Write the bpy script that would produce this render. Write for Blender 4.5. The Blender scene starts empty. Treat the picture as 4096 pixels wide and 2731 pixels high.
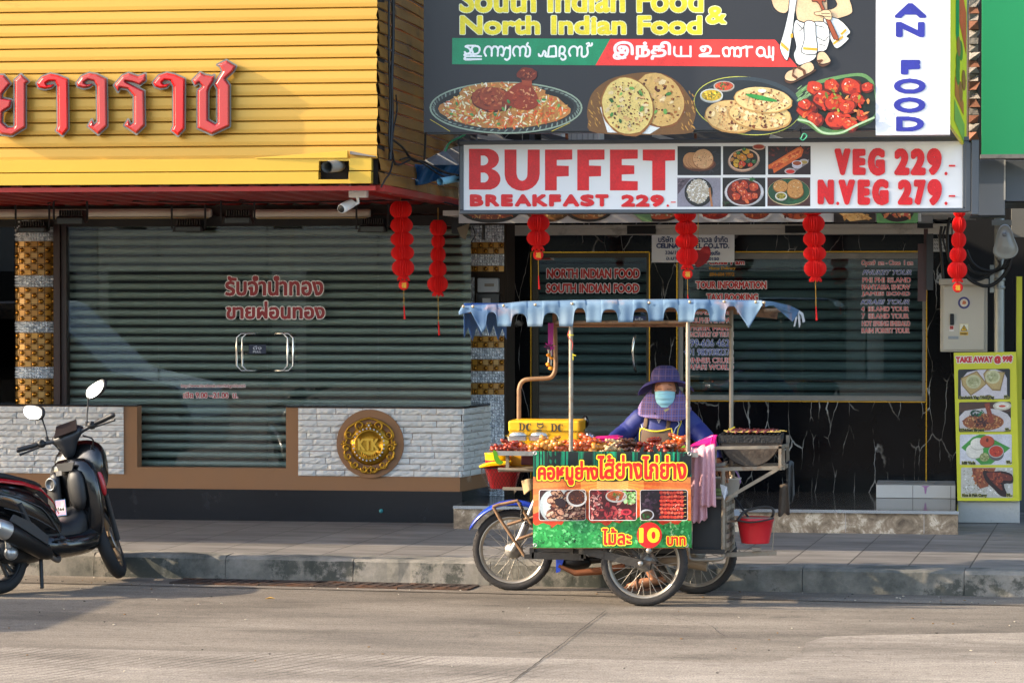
import bpy, bmesh, math, random
import numpy as np
from mathutils import Vector as V, Matrix
R = random.Random(7)
sc = bpy.context.scene
COL = sc.collection
rad = math.radians
# ------------------------------------------------------------------ camera
F, H, XV, HY = 11500.0, 2.05, 3729.0, 1176.0
YAW = math.atan((XV-2048)/F); PIT = math.atan((1365-HY)/F)
FW = V((-math.sin(YAW)*math.cos(PIT), math.cos(YAW)*math.cos(PIT), -math.sin(PIT)))
RI = V((math.cos(YAW), math.sin(YAW), 0)); UP = RI.cross(FW)
CAM = V((0, 0, H))
def ray(x, y): return FW*F + RI*(x-2048) + UP*(1365.5-y)
def P(x, y, Y):
    r = ray(x, y); return CAM + r*(Y/r.y)
def G(x, y, z=0.0):
    r = ray(x, y); return CAM + r*((z-H)/r.z)
cd = bpy.data.cameras.new('camera'); cam = bpy.data.objects.new('camera', cd); COL.objects.link(cam)
cam.matrix_world = Matrix(((RI.x, UP.x, -FW.x, 0), (RI.y, UP.y, -FW.y, 0), (RI.z, UP.z, -FW.z, H), (0, 0, 0, 1)))
cd.sensor_width = 36; cd.lens = 36*F/4096; cd.clip_end = 2000; sc.camera = cam
# ------------------------------------------------------------------ colours and materials
def C(h, k=1.0):
    h = h.lstrip('#'); o = []
    for i in (0, 2, 4):
        c = int(h[i:i+2], 16)/255
        o.append((c/12.92 if c <= .04045 else ((c+.055)/1.055)**2.4)*k)
    return (*o, 1)
MATS = {}
def M(name, col, rough=.55, metal=0, var=.12, sc_=5, bump=0, bsc=60, coat=0, dirt=None, dsc=2.5, dth=.55, spec=.5, stretch=None):
    if name in MATS: return MATS[name]
    m = bpy.data.materials.new(name); m.use_nodes = True; MATS[name] = m
    n = m.node_tree.nodes; L = m.node_tree.links; b = n['Principled BSDF']
    if isinstance(col, str): col = C(col)
    b.inputs['Roughness'].default_value = rough; b.inputs['Metallic'].default_value = metal
    b.inputs['Specular IOR Level'].default_value = spec
    if coat: b.inputs['Coat Weight'].default_value = coat; b.inputs['Coat Roughness'].default_value = .06
    tc = n.new('ShaderNodeTexCoord'); src = tc.outputs['Object']
    if stretch:
        mp = n.new('ShaderNodeMapping'); mp.inputs['Scale'].default_value = stretch; L.new(src, mp.inputs[0]); src = mp.outputs[0]
    if var or dirt:
        nz = n.new('ShaderNodeTexNoise'); nz.inputs['Scale'].default_value = sc_; nz.inputs['Detail'].default_value = 6
        L.new(src, nz.inputs['Vector'])
        mx = n.new('ShaderNodeMix'); mx.data_type = 'RGBA'; L.new(nz.outputs[0], mx.inputs[0])
        mx.inputs[6].default_value = tuple(max(0, c*(1-2*var)) for c in col[:3])+(1,)
        mx.inputs[7].default_value = tuple(min(1, c*(1+2*var)) for c in col[:3])+(1,)
        out = mx.outputs[2]
        if dirt:
            d = n.new('ShaderNodeTexNoise'); d.inputs['Scale'].default_value = dsc; d.inputs['Detail'].default_value = 9; d.inputs['Roughness'].default_value = .7
            L.new(src, d.inputs['Vector'])
            rp = n.new('ShaderNodeMapRange'); rp.inputs[1].default_value = dth; rp.inputs[2].default_value = dth+.12; L.new(d.outputs[0], rp.inputs[0])
            mx2 = n.new('ShaderNodeMix'); mx2.data_type = 'RGBA'; L.new(rp.outputs[0], mx2.inputs[0]); L.new(out, mx2.inputs[6])
            mx2.inputs[7].default_value = C(dirt) if isinstance(dirt, str) else dirt
            out = mx2.outputs[2]
        L.new(out, b.inputs['Base Color'])
        rr = n.new('ShaderNodeMapRange'); rr.inputs[3].default_value = max(.02, rough*.8); rr.inputs[4].default_value = min(1, rough*1.25); L.new(nz.outputs[0], rr.inputs[0]); L.new(rr.outputs[0], b.inputs['Roughness'])
    else:
        b.inputs['Base Color'].default_value = col
    if bump:
        bn = n.new('ShaderNodeTexNoise'); bn.inputs['Scale'].default_value = bsc; bn.inputs['Detail'].default_value = 5; L.new(src, bn.inputs['Vector'])
        bp = n.new('ShaderNodeBump'); bp.inputs['Strength'].default_value = bump; bp.inputs['Distance'].default_value = .01; L.new(bn.outputs[0], bp.inputs['Height']); L.new(bp.outputs[0], b.inputs['Normal'])
    return m
def nodes(name):
    m = bpy.data.materials.new(name); m.use_nodes = True; MATS[name] = m
    return m, m.node_tree.nodes, m.node_tree.links, m.node_tree.nodes['Principled BSDF']
def ramp(n, pts):
    r = n.new('ShaderNodeValToRGB'); e = r.color_ramp.elements
    while len(e) < len(pts): e.new(.5)
    for i, (p, c) in enumerate(pts): e[i].position = p; e[i].color = C(c) if isinstance(c, str) else c
    return r
def glass(name, tint='#ffffff', refl=.10, rough=.0, ior=1.5, trans=.8):
    m = bpy.data.materials.new(name); m.use_nodes = True; MATS[name] = m
    n = m.node_tree.nodes; L = m.node_tree.links; n.remove(n['Principled BSDF'])
    t = n.new('ShaderNodeBsdfTransparent'); t.inputs[0].default_value = tuple(c*trans for c in C(tint)[:3])+(1,)
    g = n.new('ShaderNodeBsdfGlossy'); g.inputs['Roughness'].default_value = rough; g.inputs[0].default_value = (.95, .97, 1, 1)
    lw = n.new('ShaderNodeLayerWeight'); lw.inputs[0].default_value = .35
    mr = n.new('ShaderNodeMapRange'); mr.inputs[3].default_value = refl; mr.inputs[4].default_value = .9; L.new(lw.outputs['Fresnel'], mr.inputs[0])
    mr.inputs[1].default_value = .042
    mx = n.new('ShaderNodeMixShader'); L.new(mr.outputs[0], mx.inputs[0]); L.new(t.outputs[0], mx.inputs[1]); L.new(g.outputs[0], mx.inputs[2])
    L.new(mx.outputs[0], n['Material Output'].inputs[0]); return m
def printmat(name, rough=.4, coat=0, bump=0):
    m, n, L, b = nodes(name)
    a = n.new('ShaderNodeVertexColor'); a.layer_name = 'Col'
    tc = n.new('ShaderNodeTexCoord'); nz = n.new('ShaderNodeTexNoise'); nz.inputs['Scale'].default_value = 9; nz.inputs['Detail'].default_value = 7; L.new(tc.outputs['Object'], nz.inputs['Vector'])
    mr = n.new('ShaderNodeMapRange'); mr.inputs[1].default_value = .3; mr.inputs[2].default_value = .7; mr.inputs[3].default_value = .84; mr.inputs[4].default_value = 1.06; L.new(nz.outputs[0], mr.inputs[0])
    n2 = n.new('ShaderNodeTexNoise'); n2.inputs['Scale'].default_value = 95; n2.inputs['Detail'].default_value = 4; L.new(tc.outputs['Object'], n2.inputs['Vector'])
    m2 = n.new('ShaderNodeMapRange'); m2.inputs[1].default_value = .3; m2.inputs[2].default_value = .7; m2.inputs[3].default_value = .86; m2.inputs[4].default_value = 1.1; L.new(n2.outputs[0], m2.inputs[0])
    m3 = n.new('ShaderNodeMath'); m3.operation = 'MULTIPLY'; L.new(mr.outputs[0], m3.inputs[0]); L.new(m2.outputs[0], m3.inputs[1])
    vm = n.new('ShaderNodeVectorMath'); vm.operation = 'SCALE'; L.new(a.outputs[0], vm.inputs[0]); L.new(m3.outputs[0], vm.inputs['Scale'])
    L.new(vm.outputs[0], b.inputs['Base Color']); b.inputs['Roughness'].default_value = rough
    if bump:
        bn = n.new('ShaderNodeTexNoise'); bn.inputs['Scale'].default_value = 3.5; L.new(tc.outputs['Object'], bn.inputs['Vector'])
        bp = n.new('ShaderNodeBump'); bp.inputs['Strength'].default_value = bump; bp.inputs['Distance'].default_value = .05; L.new(bn.outputs[0], bp.inputs['Height']); L.new(bp.outputs[0], b.inputs['Normal'])
    return m
PRINT = printmat('printed_vinyl', .38, bump=.06)
PAPER = printmat('printed_paper', .6)
VINYLTXT = printmat('window_lettering', .45)
# ------------------------------------------------------------------ mesh builder
class MB:
    def __init__(s, local=False): s.v = []; s.f = []; s.m = []; s.s = []; s.c = []; s.local = local
    def add(s, vs, fs, mi=0, sm=False, col=None):
        o = len(s.v); s.v += [V(v) for v in vs]
        for f in fs: s.f.append([i+o for i in f]); s.m.append(mi); s.s.append(sm); s.c.append(col)
        return s
    def box(s, x0, y0, z0, x1, y1, z1, mi=0):
        x0, x1 = min(x0, x1), max(x0, x1); y0, y1 = min(y0, y1), max(y0, y1); z0, z1 = min(z0, z1), max(z0, z1)
        return s.add([(x0,y0,z0),(x1,y0,z0),(x1,y1,z0),(x0,y1,z0),(x0,y0,z1),(x1,y0,z1),(x1,y1,z1),(x0,y1,z1)],
              [(0,3,2,1),(4,5,6,7),(0,1,5,4),(1,2,6,5),(2,3,7,6),(3,0,4,7)], mi)
    def pbox(s, x0, y0, x1, y1, Y, d, mi=0):
        a = P(x0, y0, Y); b = P(x1, y1, Y); return s.box(a.x, Y, a.z, b.x, Y+d, b.z, mi)
    def hexa(s, p, mi=0, sm=False):     # 8 points: bottom 4 ccw, top 4 ccw
        return s.add(p, [(0,3,2,1),(4,5,6,7),(0,1,5,4),(1,2,6,5),(2,3,7,6),(3,0,4,7)], mi, sm)
    def slab(s, pts, d, mi=0, sm=False):  # polygon (3d, any plane) extruded by vector d
        n = len(pts); d = V(d); a = [V(p) for p in pts]; b = [p+d for p in a]
        fs = [tuple(range(n)), tuple(range(2*n-1, n-1, -1))] + [(i, i+n, (i+1) % n+n, (i+1) % n) for i in range(n)]
        return s.add(a+b, fs, mi, sm)
    def bar(s, a, b, w, h=None, mi=0, up=(0,0,1)):
        a = V(a); b = V(b); h = h or w; t = (b-a).normalized(); u = V(up)
        if abs(t.dot(u)) > .98: u = V((0, 1, 0))
        r = t.cross(u).normalized(); u = r.cross(t)
        q = [(-1,-1),(1,-1),(1,1),(-1,1)]
        p = [a+r*(i*w/2)+u*(j*h/2) for i, j in q]+[b+r*(i*w/2)+u*(j*h/2) for i, j in q]
        return s.hexa(p, mi)
    def tube(s, pts, r, n=8, mi=0, closed=False, cap=True):
        pts = [V(p) for p in pts]; k = len(pts); rs = r if isinstance(r, (list, tuple)) else [r]*k
        vs = []; up = None
        for i, p in enumerate(pts):
            if closed: t = (pts[(i+1) % k]-pts[i-1]).normalized()
            else: t = (pts[min(i+1, k-1)]-pts[max(i-1, 0)]).normalized()
            if up is None:
                up = V((0, 0, 1)) if abs(t.z) < .9 else V((0, 1, 0))
            u = (up-t*up.dot(t)).normalized(); w = t.cross(u); up = u
            vs += [p+(u*math.cos(2*math.pi*j/n)+w*math.sin(2*math.pi*j/n))*rs[i] for j in range(n)]
        fs = []
        for i in range(k if closed else k-1):
            a = i*n; b = ((i+1) % k)*n
            fs += [(a+j, a+(j+1) % n, b+(j+1) % n, b+j) for j in range(n)]
        s.add(vs, fs, mi, True)
        if cap and not closed: s.add(vs[:n], [tuple(range(n-1, -1, -1))], mi); s.add(vs[-n:], [tuple(range(n))], mi)
        return s
    def lathe(s, prof, c, n=20, mi=0, ax=(0,0,1), sm=True, a0=0, a1=2*math.pi):
        c = V(c); ax = V(ax).normalized(); u = V((1, 0, 0)) if abs(ax.x) < .9 else V((0, 1, 0)); u = (u-ax*u.dot(ax)).normalized(); w = ax.cross(u)
        full = abs(a1-a0-2*math.pi) < 1e-6; m = n if full else n+1; vs = []
        for r, z in prof: vs += [c+ax*z+(u*math.cos(a0+(a1-a0)*j/n)+w*math.sin(a0+(a1-a0)*j/n))*r for j in range(m)]
        fs = []
        for i in range(len(prof)-1):
            for j in range(n): k = (j+1) % m; fs.append((i*m+j, i*m+k, (i+1)*m+k, (i+1)*m+j))
        return s.add(vs, fs, mi, sm)
    def ball(s, c, r, n=10, mi=0, rot=None, jit=0):
        r = V(r) if isinstance(r, (tuple, list)) else V((r, r, r)); vs = []; k = max(4, n//2+1)
        for i in range(k+1):
            th = math.pi*i/k
            for j in range(n):
                ph = 2*math.pi*j/n; q = V((math.sin(th)*math.cos(ph)*r.x, math.sin(th)*math.sin(ph)*r.y, math.cos(th)*r.z))
                if jit and 0 < i < k: q *= 1+R.uniform(-jit, jit)
                if rot: q = rot @ q
                vs.append(V(c)+q)
        fs = [(i*n+j, (i+1)*n+j, (i+1)*n+(j+1) % n, i*n+(j+1) % n) for i in range(k) for j in range(n)]
        return s.add(vs, fs, mi, True)
    def grid(s, fn, nu, nv, mi=0, sm=True, cu=False):
        m = nu if cu else nu+1
        vs = [fn(i/nu, j/nv) for j in range(nv+1) for i in range(m)]
        fs = [(j*m+i, j*m+(i+1) % m, (j+1)*m+(i+1) % m, (j+1)*m+i) for j in range(nv) for i in range(nu)]
        return s.add(vs, fs, mi, sm)
    def wheel(s, c, r, w, ax, n=40, mi=0, prof=None):
        prof = prof or [(r-.05, -w/2), (r-.012, -w/2), (r, -w*.28), (r, w*.28), (r-.012, w/2), (r-.05, w/2), (r-.05, -w/2)]
        return s.lathe(prof, c, n, mi, ax)
def rootloc(p):
    while p.parent: p = p.parent
    return p.location
def obj(name, mb, mats, parent=None, bevel=0, solid=0, subs=0, wn=False):
    me = bpy.data.meshes.new(name); vs = mb.v
    if not parent and not mb.local:
        xs = [v.x for v in vs]; ys = [v.y for v in vs]; zs = [v.z for v in vs]
        loc = V(((min(xs)+max(xs))/2, (min(ys)+max(ys))/2, min(zs)))
    elif mb.local: loc = V((0, 0, 0))
    else: loc = rootloc(parent)
    me.from_pydata([v-loc for v in vs], [], mb.f)
    mats = mats if isinstance(mats, (list, tuple)) else [mats]
    for m in mats: me.materials.append(m)
    me.polygons.foreach_set('material_index', mb.m); me.polygons.foreach_set('use_smooth', mb.s)
    if any(c is not None for c in mb.c):
        a = me.color_attributes.new('Col', 'FLOAT_COLOR', 'CORNER'); buf = []
        for p, c in zip(me.polygons, mb.c): buf += list(c or (1, 1, 1, 1))*p.loop_total
        a.data.foreach_set('color', buf)
    o = bpy.data.objects.new(name, me); COL.objects.link(o)
    if parent: o.parent = parent
    elif not mb.local: o.location = loc
    if solid: md = o.modifiers.new('s', 'SOLIDIFY'); md.thickness = solid; md.offset = 0
    if bevel: md = o.modifiers.new('b', 'BEVEL'); md.width = bevel; md.segments = 2; md.limit_method = 'ANGLE'; md.angle_limit = rad(40)
    if subs: md = o.modifiers.new('u', 'SUBSURF'); md.levels = subs; md.render_levels = subs
    me.update(); return o
def tag(o, label=None, cat=None, group=None, kind=None):
    if label: o['label'] = label
    if cat: o['category'] = cat
    if group: o['group'] = group
    if kind: o['kind'] = kind
    return o
def thing(name, label, cat, loc, group=None, rz=0):
    o = bpy.data.objects.new(name, None); COL.objects.link(o); o.location = loc; o.rotation_euler = (0, 0, rz); o.empty_display_size = .1
    return tag(o, label, cat, group)
def struct(name, mb, m, parent=None, **k):
    o = obj(name, mb, m, parent, **k)
    if not parent: o['kind'] = 'structure'
    return o
def curve(pts, n=6):     # Catmull-Rom through points
    pts = [V(p) for p in pts]; out = []
    q = [pts[0]*2-pts[1]]+pts+[pts[-1]*2-pts[-2]]
    for i in range(1, len(q)-2):
        a, b, c, d = q[i-1:i+3]
        for k in range(n):
            t = k/n; out.append(.5*((2*b)+(c-a)*t+(2*a-5*b+4*c-d)*t*t+(3*b-a-3*c+d)*t**3))
    return out+[pts[-1]]
def c2(pts, n=5, closed=False):
    pts = [V((p[0], p[1], 0)) for p in pts]
    if closed:
        k = len(pts); r = curve(pts[-2:]+pts+pts[:2], n); return [(p.x, p.y) for p in r[2*n:(2+k)*n]]
    return [(p.x, p.y) for p in curve(pts, n)]
# ------------------------------------------------------------------ lettering: signed distance fields
def text_edges(body, shear=0, spacing=1):
    c = bpy.data.curves.new('t', 'FONT'); c.body = body; c.size = 1; c.resolution_u = 4; c.shear = shear; c.space_character = spacing
    o = bpy.data.objects.new('t', c); me = bpy.data.meshes.new_from_object(o)
    cnt = {}
    for p in me.polygons:
        for e in p.edge_keys: cnt[e] = cnt.get(e, 0)+1
    co = [(v.co.x, -v.co.y) for v in me.vertices]
    E = np.array([[co[a], co[b]] for (a, b), k in cnt.items() if k == 1])
    me.calc_loop_triangles(); T = np.array([[co[i] for i in t.vertices] for t in me.loop_triangles])
    bpy.data.meshes.remove(me); bpy.data.objects.remove(o); bpy.data.curves.remove(c)
    return E, T
def sdf(E, strokes, x0, y0, nx, ny, cell, tris=None):
    xs = x0+np.arange(nx)*cell; ys = y0+np.arange(ny)*cell
    X, Y = np.meshgrid(xs, ys); D = np.full(X.shape, 1e9); ins = np.zeros(X.shape, bool)
    def seg(a, b):
        d = b-a; l = max(1e-9, d@d); t = np.clip(((X-a[0])*d[0]+(Y-a[1])*d[1])/l, 0, 1)
        return np.hypot(X-a[0]-t*d[0], Y-a[1]-t*d[1])
    if E is not None and len(E):
        for a, b in E:
            mn = np.minimum(a, b); mxx = np.maximum(a, b); pad = 32
            i0 = max(0, int((mn[0]-pad-x0)/cell)); i1 = min(nx, int((mxx[0]+pad-x0)/cell)+2)
            j0 = max(0, int((mn[1]-pad-y0)/cell)); j1 = min(ny, int((mxx[1]+pad-y0)/cell)+2)
            if i1 > i0 and j1 > j0:
                Xs = X[j0:j1, i0:i1]; Ys = Y[j0:j1, i0:i1]; d = b-a; l = max(1e-9, d@d)
                t = np.clip(((Xs-a[0])*d[0]+(Ys-a[1])*d[1])/l, 0, 1)
                D[j0:j1, i0:i1] = np.minimum(D[j0:j1, i0:i1], np.hypot(Xs-a[0]-t*d[0], Ys-a[1]-t*d[1]))
            if tris is None and a[1] != b[1]:
                lo, hi = (a, b) if a[1] < b[1] else (b, a)
                rows = (ys >= lo[1]) & (ys < hi[1])
                if rows.any():
                    xc = lo[0]+(ys[rows]-lo[1])*(hi[0]-lo[0])/(hi[1]-lo[1])
                    ins[rows] ^= (X[rows] > xc[:, None])
        for t in (tris if tris is not None else []):
            mn = t.min(axis=0); mxx = t.max(axis=0)
            i0 = max(0, int((mn[0]-x0)/cell)); i1 = min(nx, int((mxx[0]-x0)/cell)+2); j0 = max(0, int((mn[1]-y0)/cell)); j1 = min(ny, int((mxx[1]-y0)/cell)+2)
            if i1 <= i0 or j1 <= j0: continue
            Xs = X[j0:j1, i0:i1]; Ys = Y[j0:j1, i0:i1]; c = [(t[(k+1) % 3][0]-t[k][0])*(Ys-t[k][1])-(t[(k+1) % 3][1]-t[k][1])*(Xs-t[k][0]) for k in range(3)]
            ins[j0:j1, i0:i1] |= ((c[0] >= -1e-9) & (c[1] >= -1e-9) & (c[2] >= -1e-9)) | ((c[0] <= 1e-9) & (c[1] <= 1e-9) & (c[2] <= 1e-9))
        D = np.where(ins, -np.minimum(D, 14), D)
    for st, hw in strokes or []:
        st = [np.array(p, float) for p in st]
        for a, b in zip(st[:-1], st[1:]): D = np.minimum(D, seg(a, b)-hw)
    return D
def runs(row, x0, cell, thr):
    s = row-thr; ins = s < 0; out = []; n = len(row); i = 0
    ch = np.nonzero(ins[1:] != ins[:-1])[0]; st = x0 if ins[0] else None
    for k in ch:
        x = x0+(k+s[k]/(s[k]-s[k+1]))*cell
        if st is None: st = x
        else: out.append((st, x)); st = None
    if st is not None: out.append((st, x0+(n-1)*cell))
    return out
def field_quads(D, thr, x0, y0, cell):
    q = []; prev = runs(D[0], x0, cell, thr)
    for j in range(1, D.shape[0]):
        cur = runs(D[j], x0, cell, thr); ya = y0+(j-1)*cell; yb = ya+cell
        if prev or cur:
            if len(prev) == len(cur) and all(a[0] < b[1] and b[0] < a[1] for a, b in zip(prev, cur)):
                for a, b in zip(prev, cur): q.append(((a[0], ya), (a[1], ya), (b[1], yb), (b[0], yb)))
            else:
                ym = (ya+yb)/2
                for a in prev: q.append(((a[0], ya), (a[1], ya), (a[1], ym), (a[0], ym)))
                for b in cur: q.append(((b[0], ym), (b[1], ym), (b[1], yb), (b[0], yb)))
        prev = cur
    return q
class Print:            # flat printed artwork in layers on a real surface; mp(x, y, lift) -> 3d point
    def __init__(s, mp, step=.00025): s.mp = mp; s.mb = MB(); s.l = 0; s.step = step
    def lift(s, k=1): s.l += s.step*k
    def raw(s, pts, col, l=None):
        l = s.l if l is None else l
        s.mb.add([s.mp(x, y, l) for x, y in pts], [tuple(range(len(pts)))], 0, False, col)
    def poly(s, pts, col): s.lift(); s.raw(pts, C(col) if isinstance(col, str) else col)
    def rect(s, x0, y0, x1, y1, col): s.poly([(x0, y0), (x0, y1), (x1, y1), (x1, y0)], col)
    def rrect(s, x0, y0, x1, y1, r, col):
        p = []
        for cx, cy, a in ((x0+r, y0+r, 180), (x1-r, y0+r, 270), (x1-r, y1-r, 0), (x0+r, y1-r, 90)):
            p += [(cx+r*math.cos(rad(a+t)), cy+r*math.sin(rad(a+t))) for t in (0, 30, 60, 90)]
        s.poly(p, col)
    def ep(s, cx, cy, rx, ry, rot=0, n=20, jit=0):
        c, d = math.cos(rot), math.sin(rot); p = []
        for i in range(n):
            a = 2*math.pi*i/n; k = 1+R.uniform(-jit, jit); x = rx*k*math.cos(a); y = ry*k*math.sin(a); p.append((cx+x*c-y*d, cy+x*d+y*c))
        return p
    def ell(s, cx, cy, rx, ry, col, rot=0, n=24, jit=0): s.poly(s.ep(cx, cy, rx, ry, rot, n, jit), col)
    def scat(s, inside, n, size, cols, asp=1, rot=None, jit=.25, k=5, clip=None):   # n random blobs within inside() sampler
        s.lift(2)
        for i in range(n):
            x, y = inside(); z = R.uniform(*size); a = R.uniform(0, 6.3) if rot is None else rot+R.uniform(-.4, .4)
            c = C(R.choice(cols), R.uniform(.8, 1.12)); pts = s.ep(x, y, z, z*asp, a, k, jit)
            if clip: pts = [(min(max(px, clip[0]), clip[2]), min(max(py, clip[1]), clip[3])) for px, py in pts]
            s.raw(pts, c, s.l+s.step*3*i/n)
        s.lift(3)
    def inell(s, cx, cy, rx, ry, rot=0):
        def f():
            a = R.uniform(0, 6.283); q = math.sqrt(R.random()); x = rx*q*math.cos(a); y = ry*q*math.sin(a)
            return cx+x*math.cos(rot)-y*math.sin(rot), cy+x*math.sin(rot)+y*math.cos(rot)
        return f
    def inrect(s, x0, y0, x1, y1): return lambda: (R.uniform(x0, x1), R.uniform(y0, y1))
    def text(s, body, rect, layers, w=0, shear=0, cell=None, strokes=None, spacing=1, inset=True):
        x0, y0, x1, y1 = rect; E = None; tr = None; big = max([o for o, c in layers]+[0])
        if body:
            E, tr = text_edges(body, shear, spacing); mn = E.min(axis=(0, 1)); mx = E.max(axis=(0, 1)); k = w if inset else 0
            sc2 = np.array([x1-x0-2*k, y1-y0-2*k])/(mx-mn); of = np.array([x0+k, y0+k]); E = (E-mn)*sc2+of; tr = (tr-mn)*sc2+of
        cell = cell or max(.9, min(1.9, (y1-y0)/26)); pad = big+w+2
        nx = int((x1-x0+2*pad)/cell)+2; ny = int((y1-y0+2*pad)/cell)+2
        D = sdf(E, strokes, x0-pad, y0-pad, nx, ny, cell, tr)
        for o, col in layers:
            s.lift(2); c = C(col)
            for q in field_quads(D, o+w, x0-pad, y0-pad, cell): s.raw([q[0], q[3], q[2], q[1]], c)
        return D
    def line(s, pts, hw, col):
        s.lift(); c = C(col)
        for (ax, ay), (bx, by) in zip(pts[:-1], pts[1:]):
            d = math.hypot(bx-ax, by-ay) or 1; nx, ny = -(by-ay)/d*hw, (bx-ax)/d*hw
            s.raw([(ax+nx, ay+ny), (ax-nx, ay-ny), (bx-nx, by-ny), (bx+nx, by+ny)], c, s.l)
            s.l += s.step*.02
    def build(s, name, parent, mat=None):
        return obj(name, s.mb, mat or PRINT, parent)
def onY(Y): return lambda x, y, l: P(x, y, Y-l)
# ================================================================== world, sun
SUN = V((2.0, .45, -1.0)).normalized()
w = bpy.data.worlds.new('World'); sc.world = w; w.use_nodes = True
wn, wl = w.node_tree.nodes, w.node_tree.links
sky = wn.new('ShaderNodeTexSky'); sky.sky_type = 'NISHITA'; sky.sun_disc = False
sky.sun_elevation = math.asin(-SUN.z); sky.sun_rotation = math.atan2(-SUN.x, -SUN.y); sky.dust_density = 2.0; sky.air_density = 1.0
wl.new(sky.outputs[0], wn['Background'].inputs[0]); wn['Background'].inputs[1].default_value = .15
sd = bpy.data.lights.new('sun', 'SUN'); sd.energy = 2.5; sd.angle = rad(.6); sd.color = (1, .83, .62)
so = bpy.data.objects.new('sun', sd); COL.objects.link(so); so.rotation_euler = SUN.to_track_quat('-Z', 'Y').to_euler()
sc.view_settings.view_transform = 'Standard'; sc.view_settings.look = 'None'; sc.view_settings.exposure = 1.95; sc.view_settings.gamma = 1
sc.cycles.max_bounces = 7; sc.cycles.transparent_max_bounces = 12; sc.cycles.use_denoising = True
# ================================================================== ground
KA, KB = V((-5.967, 20.165, 0)), V((-1.239, 19.828, 0))
KD = (KB-KA).normalized(); KN = V((-KD.y, KD.x, 0))        # along the kerb, away from the road
def K(t, n, z=0): return KA+KD*t+KN*n+V((0, 0, z))
def concrete(name, base, dark, light, groove=0, gs=30):
    m, n, L, b = nodes(name)
    tc = n.new('ShaderNodeTexCoord'); s = tc.outputs['Object']
    def nz(sc__, det=8, st=(1, 1, 1), ro=.6):
        mp = n.new('ShaderNodeMapping'); mp.inputs['Scale'].default_value = st; L.new(s, mp.inputs[0])
        t = n.new('ShaderNodeTexNoise'); t.inputs['Scale'].default_value = sc__; t.inputs['Detail'].default_value = det; t.inputs['Roughness'].default_value = ro; L.new(mp.outputs[0], t.inputs['Vector']); return t
    a = nz(1.1, 7, (.5, 1.6, 1)); r1 = ramp(n, [(.3, dark), (.52, base), (.75, light)]); L.new(a.outputs[0], r1.inputs[0])
    f = nz(90, 4); r2 = ramp(n, [(.3, '#565452'), (.48, '#bab8b6'), (.68, '#ffffff')]); L.new(f.outputs[0], r2.inputs[0])
    mx = n.new('ShaderNodeMix'); mx.data_type = 'RGBA'; mx.blend_type = 'MULTIPLY'; mx.inputs[0].default_value = .75; L.new(r1.outputs[0], mx.inputs[6]); L.new(r2.outputs[0], mx.inputs[7])
    g = nz(7, 8, (.22, 3.2, 1), .7); r3 = ramp(n, [(.33, '#8a8078'), (.5, '#ffffff')]); L.new(g.outputs[0], r3.inputs[0])
    mx2 = n.new('ShaderNodeMix'); mx2.data_type = 'RGBA'; mx2.blend_type = 'MULTIPLY'; mx2.inputs[0].default_value = .4; L.new(mx.outputs[2], mx2.inputs[6]); L.new(r3.outputs[0], mx2.inputs[7])
    out = mx2.outputs[2]
    sp = nz(26, 7, (.7, 1.3, 1), .75); r5 = ramp(n, [(.34, '#6e665c'), (.47, '#e8e4de'), (.62, '#ffffff')]); L.new(sp.outputs[0], r5.inputs[0])
    bs = nz(.55, 5, (.6, 1.5, 1), .6); r6 = ramp(n, [(.36, '#8c857c'), (.5, '#ffffff')]); L.new(bs.outputs[0], r6.inputs[0])
    st_ = nz(2.4, 6, (.8, 1.4, 1), .7); r7 = ramp(n, [(.60, '#ffffff'), (.70, '#6a645c')]); L.new(st_.outputs[0], r7.inputs[0])
    for rr_, k_ in ((r5, .65), (r6, .6), (r7, .6)):
        mm = n.new('ShaderNodeMix'); mm.data_type = 'RGBA'; mm.blend_type = 'MULTIPLY'; mm.inputs[0].default_value = k_; L.new(out, mm.inputs[6]); L.new(rr_.outputs[0], mm.inputs[7]); out = mm.outputs[2]
    bp = n.new('ShaderNodeBump'); bp.inputs['Strength'].default_value = .6; bp.inputs['Distance'].default_value = .006; L.new(f.outputs[0], bp.inputs['Height'])
    last = bp
    if groove:
        mp = n.new('ShaderNodeMapping'); mp.inputs['Rotation'].default_value = (0, 0, rad(24)); L.new(s, mp.inputs[0])
        wv = n.new('ShaderNodeTexWave'); wv.bands_direction = 'X'; wv.inputs['Scale'].default_value = gs; wv.inputs['Distortion'].default_value = 5.5; wv.inputs['Detail'].default_value = 3; wv.inputs['Detail Scale'].default_value = .35; L.new(mp.outputs[0], wv.inputs['Vector'])
        msk = nz(.9, 3); mr = n.new('ShaderNodeMapRange'); mr.inputs[1].default_value = .42; mr.inputs[2].default_value = .6; L.new(msk.outputs[0], mr.inputs[0])
        ge = n.new('ShaderNodeNewGeometry'); sx = n.new('ShaderNodeSeparateXYZ'); L.new(ge.outputs['Position'], sx.inputs[0]); gx = n.new('ShaderNodeMapRange'); gx.inputs[1].default_value = -1.3; gx.inputs[2].default_value = -2.3; L.new(sx.outputs[0], gx.inputs[0]); mq = n.new('ShaderNodeMath'); mq.operation = 'MULTIPLY'; L.new(mr.outputs[0], mq.inputs[0]); L.new(gx.outputs[0], mq.inputs[1]); mr = mq
        r4 = ramp(n, [(.03, '#857d74'), (.18, '#ffffff')]); L.new(wv.outputs[0], r4.inputs[0])
        m3 = n.new('ShaderNodeMix'); m3.data_type = 'RGBA'; m3.blend_type = 'MULTIPLY'; L.new(mr.outputs[0], m3.inputs[0]); L.new(out, m3.inputs[6]); L.new(r4.outputs[0], m3.inputs[7]); out = m3.outputs[2]
    L.new(out, b.inputs['Base Color']); L.new(last.outputs[0], b.inputs['Normal']); b.inputs['Roughness'].default_value = .85
    return m
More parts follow.
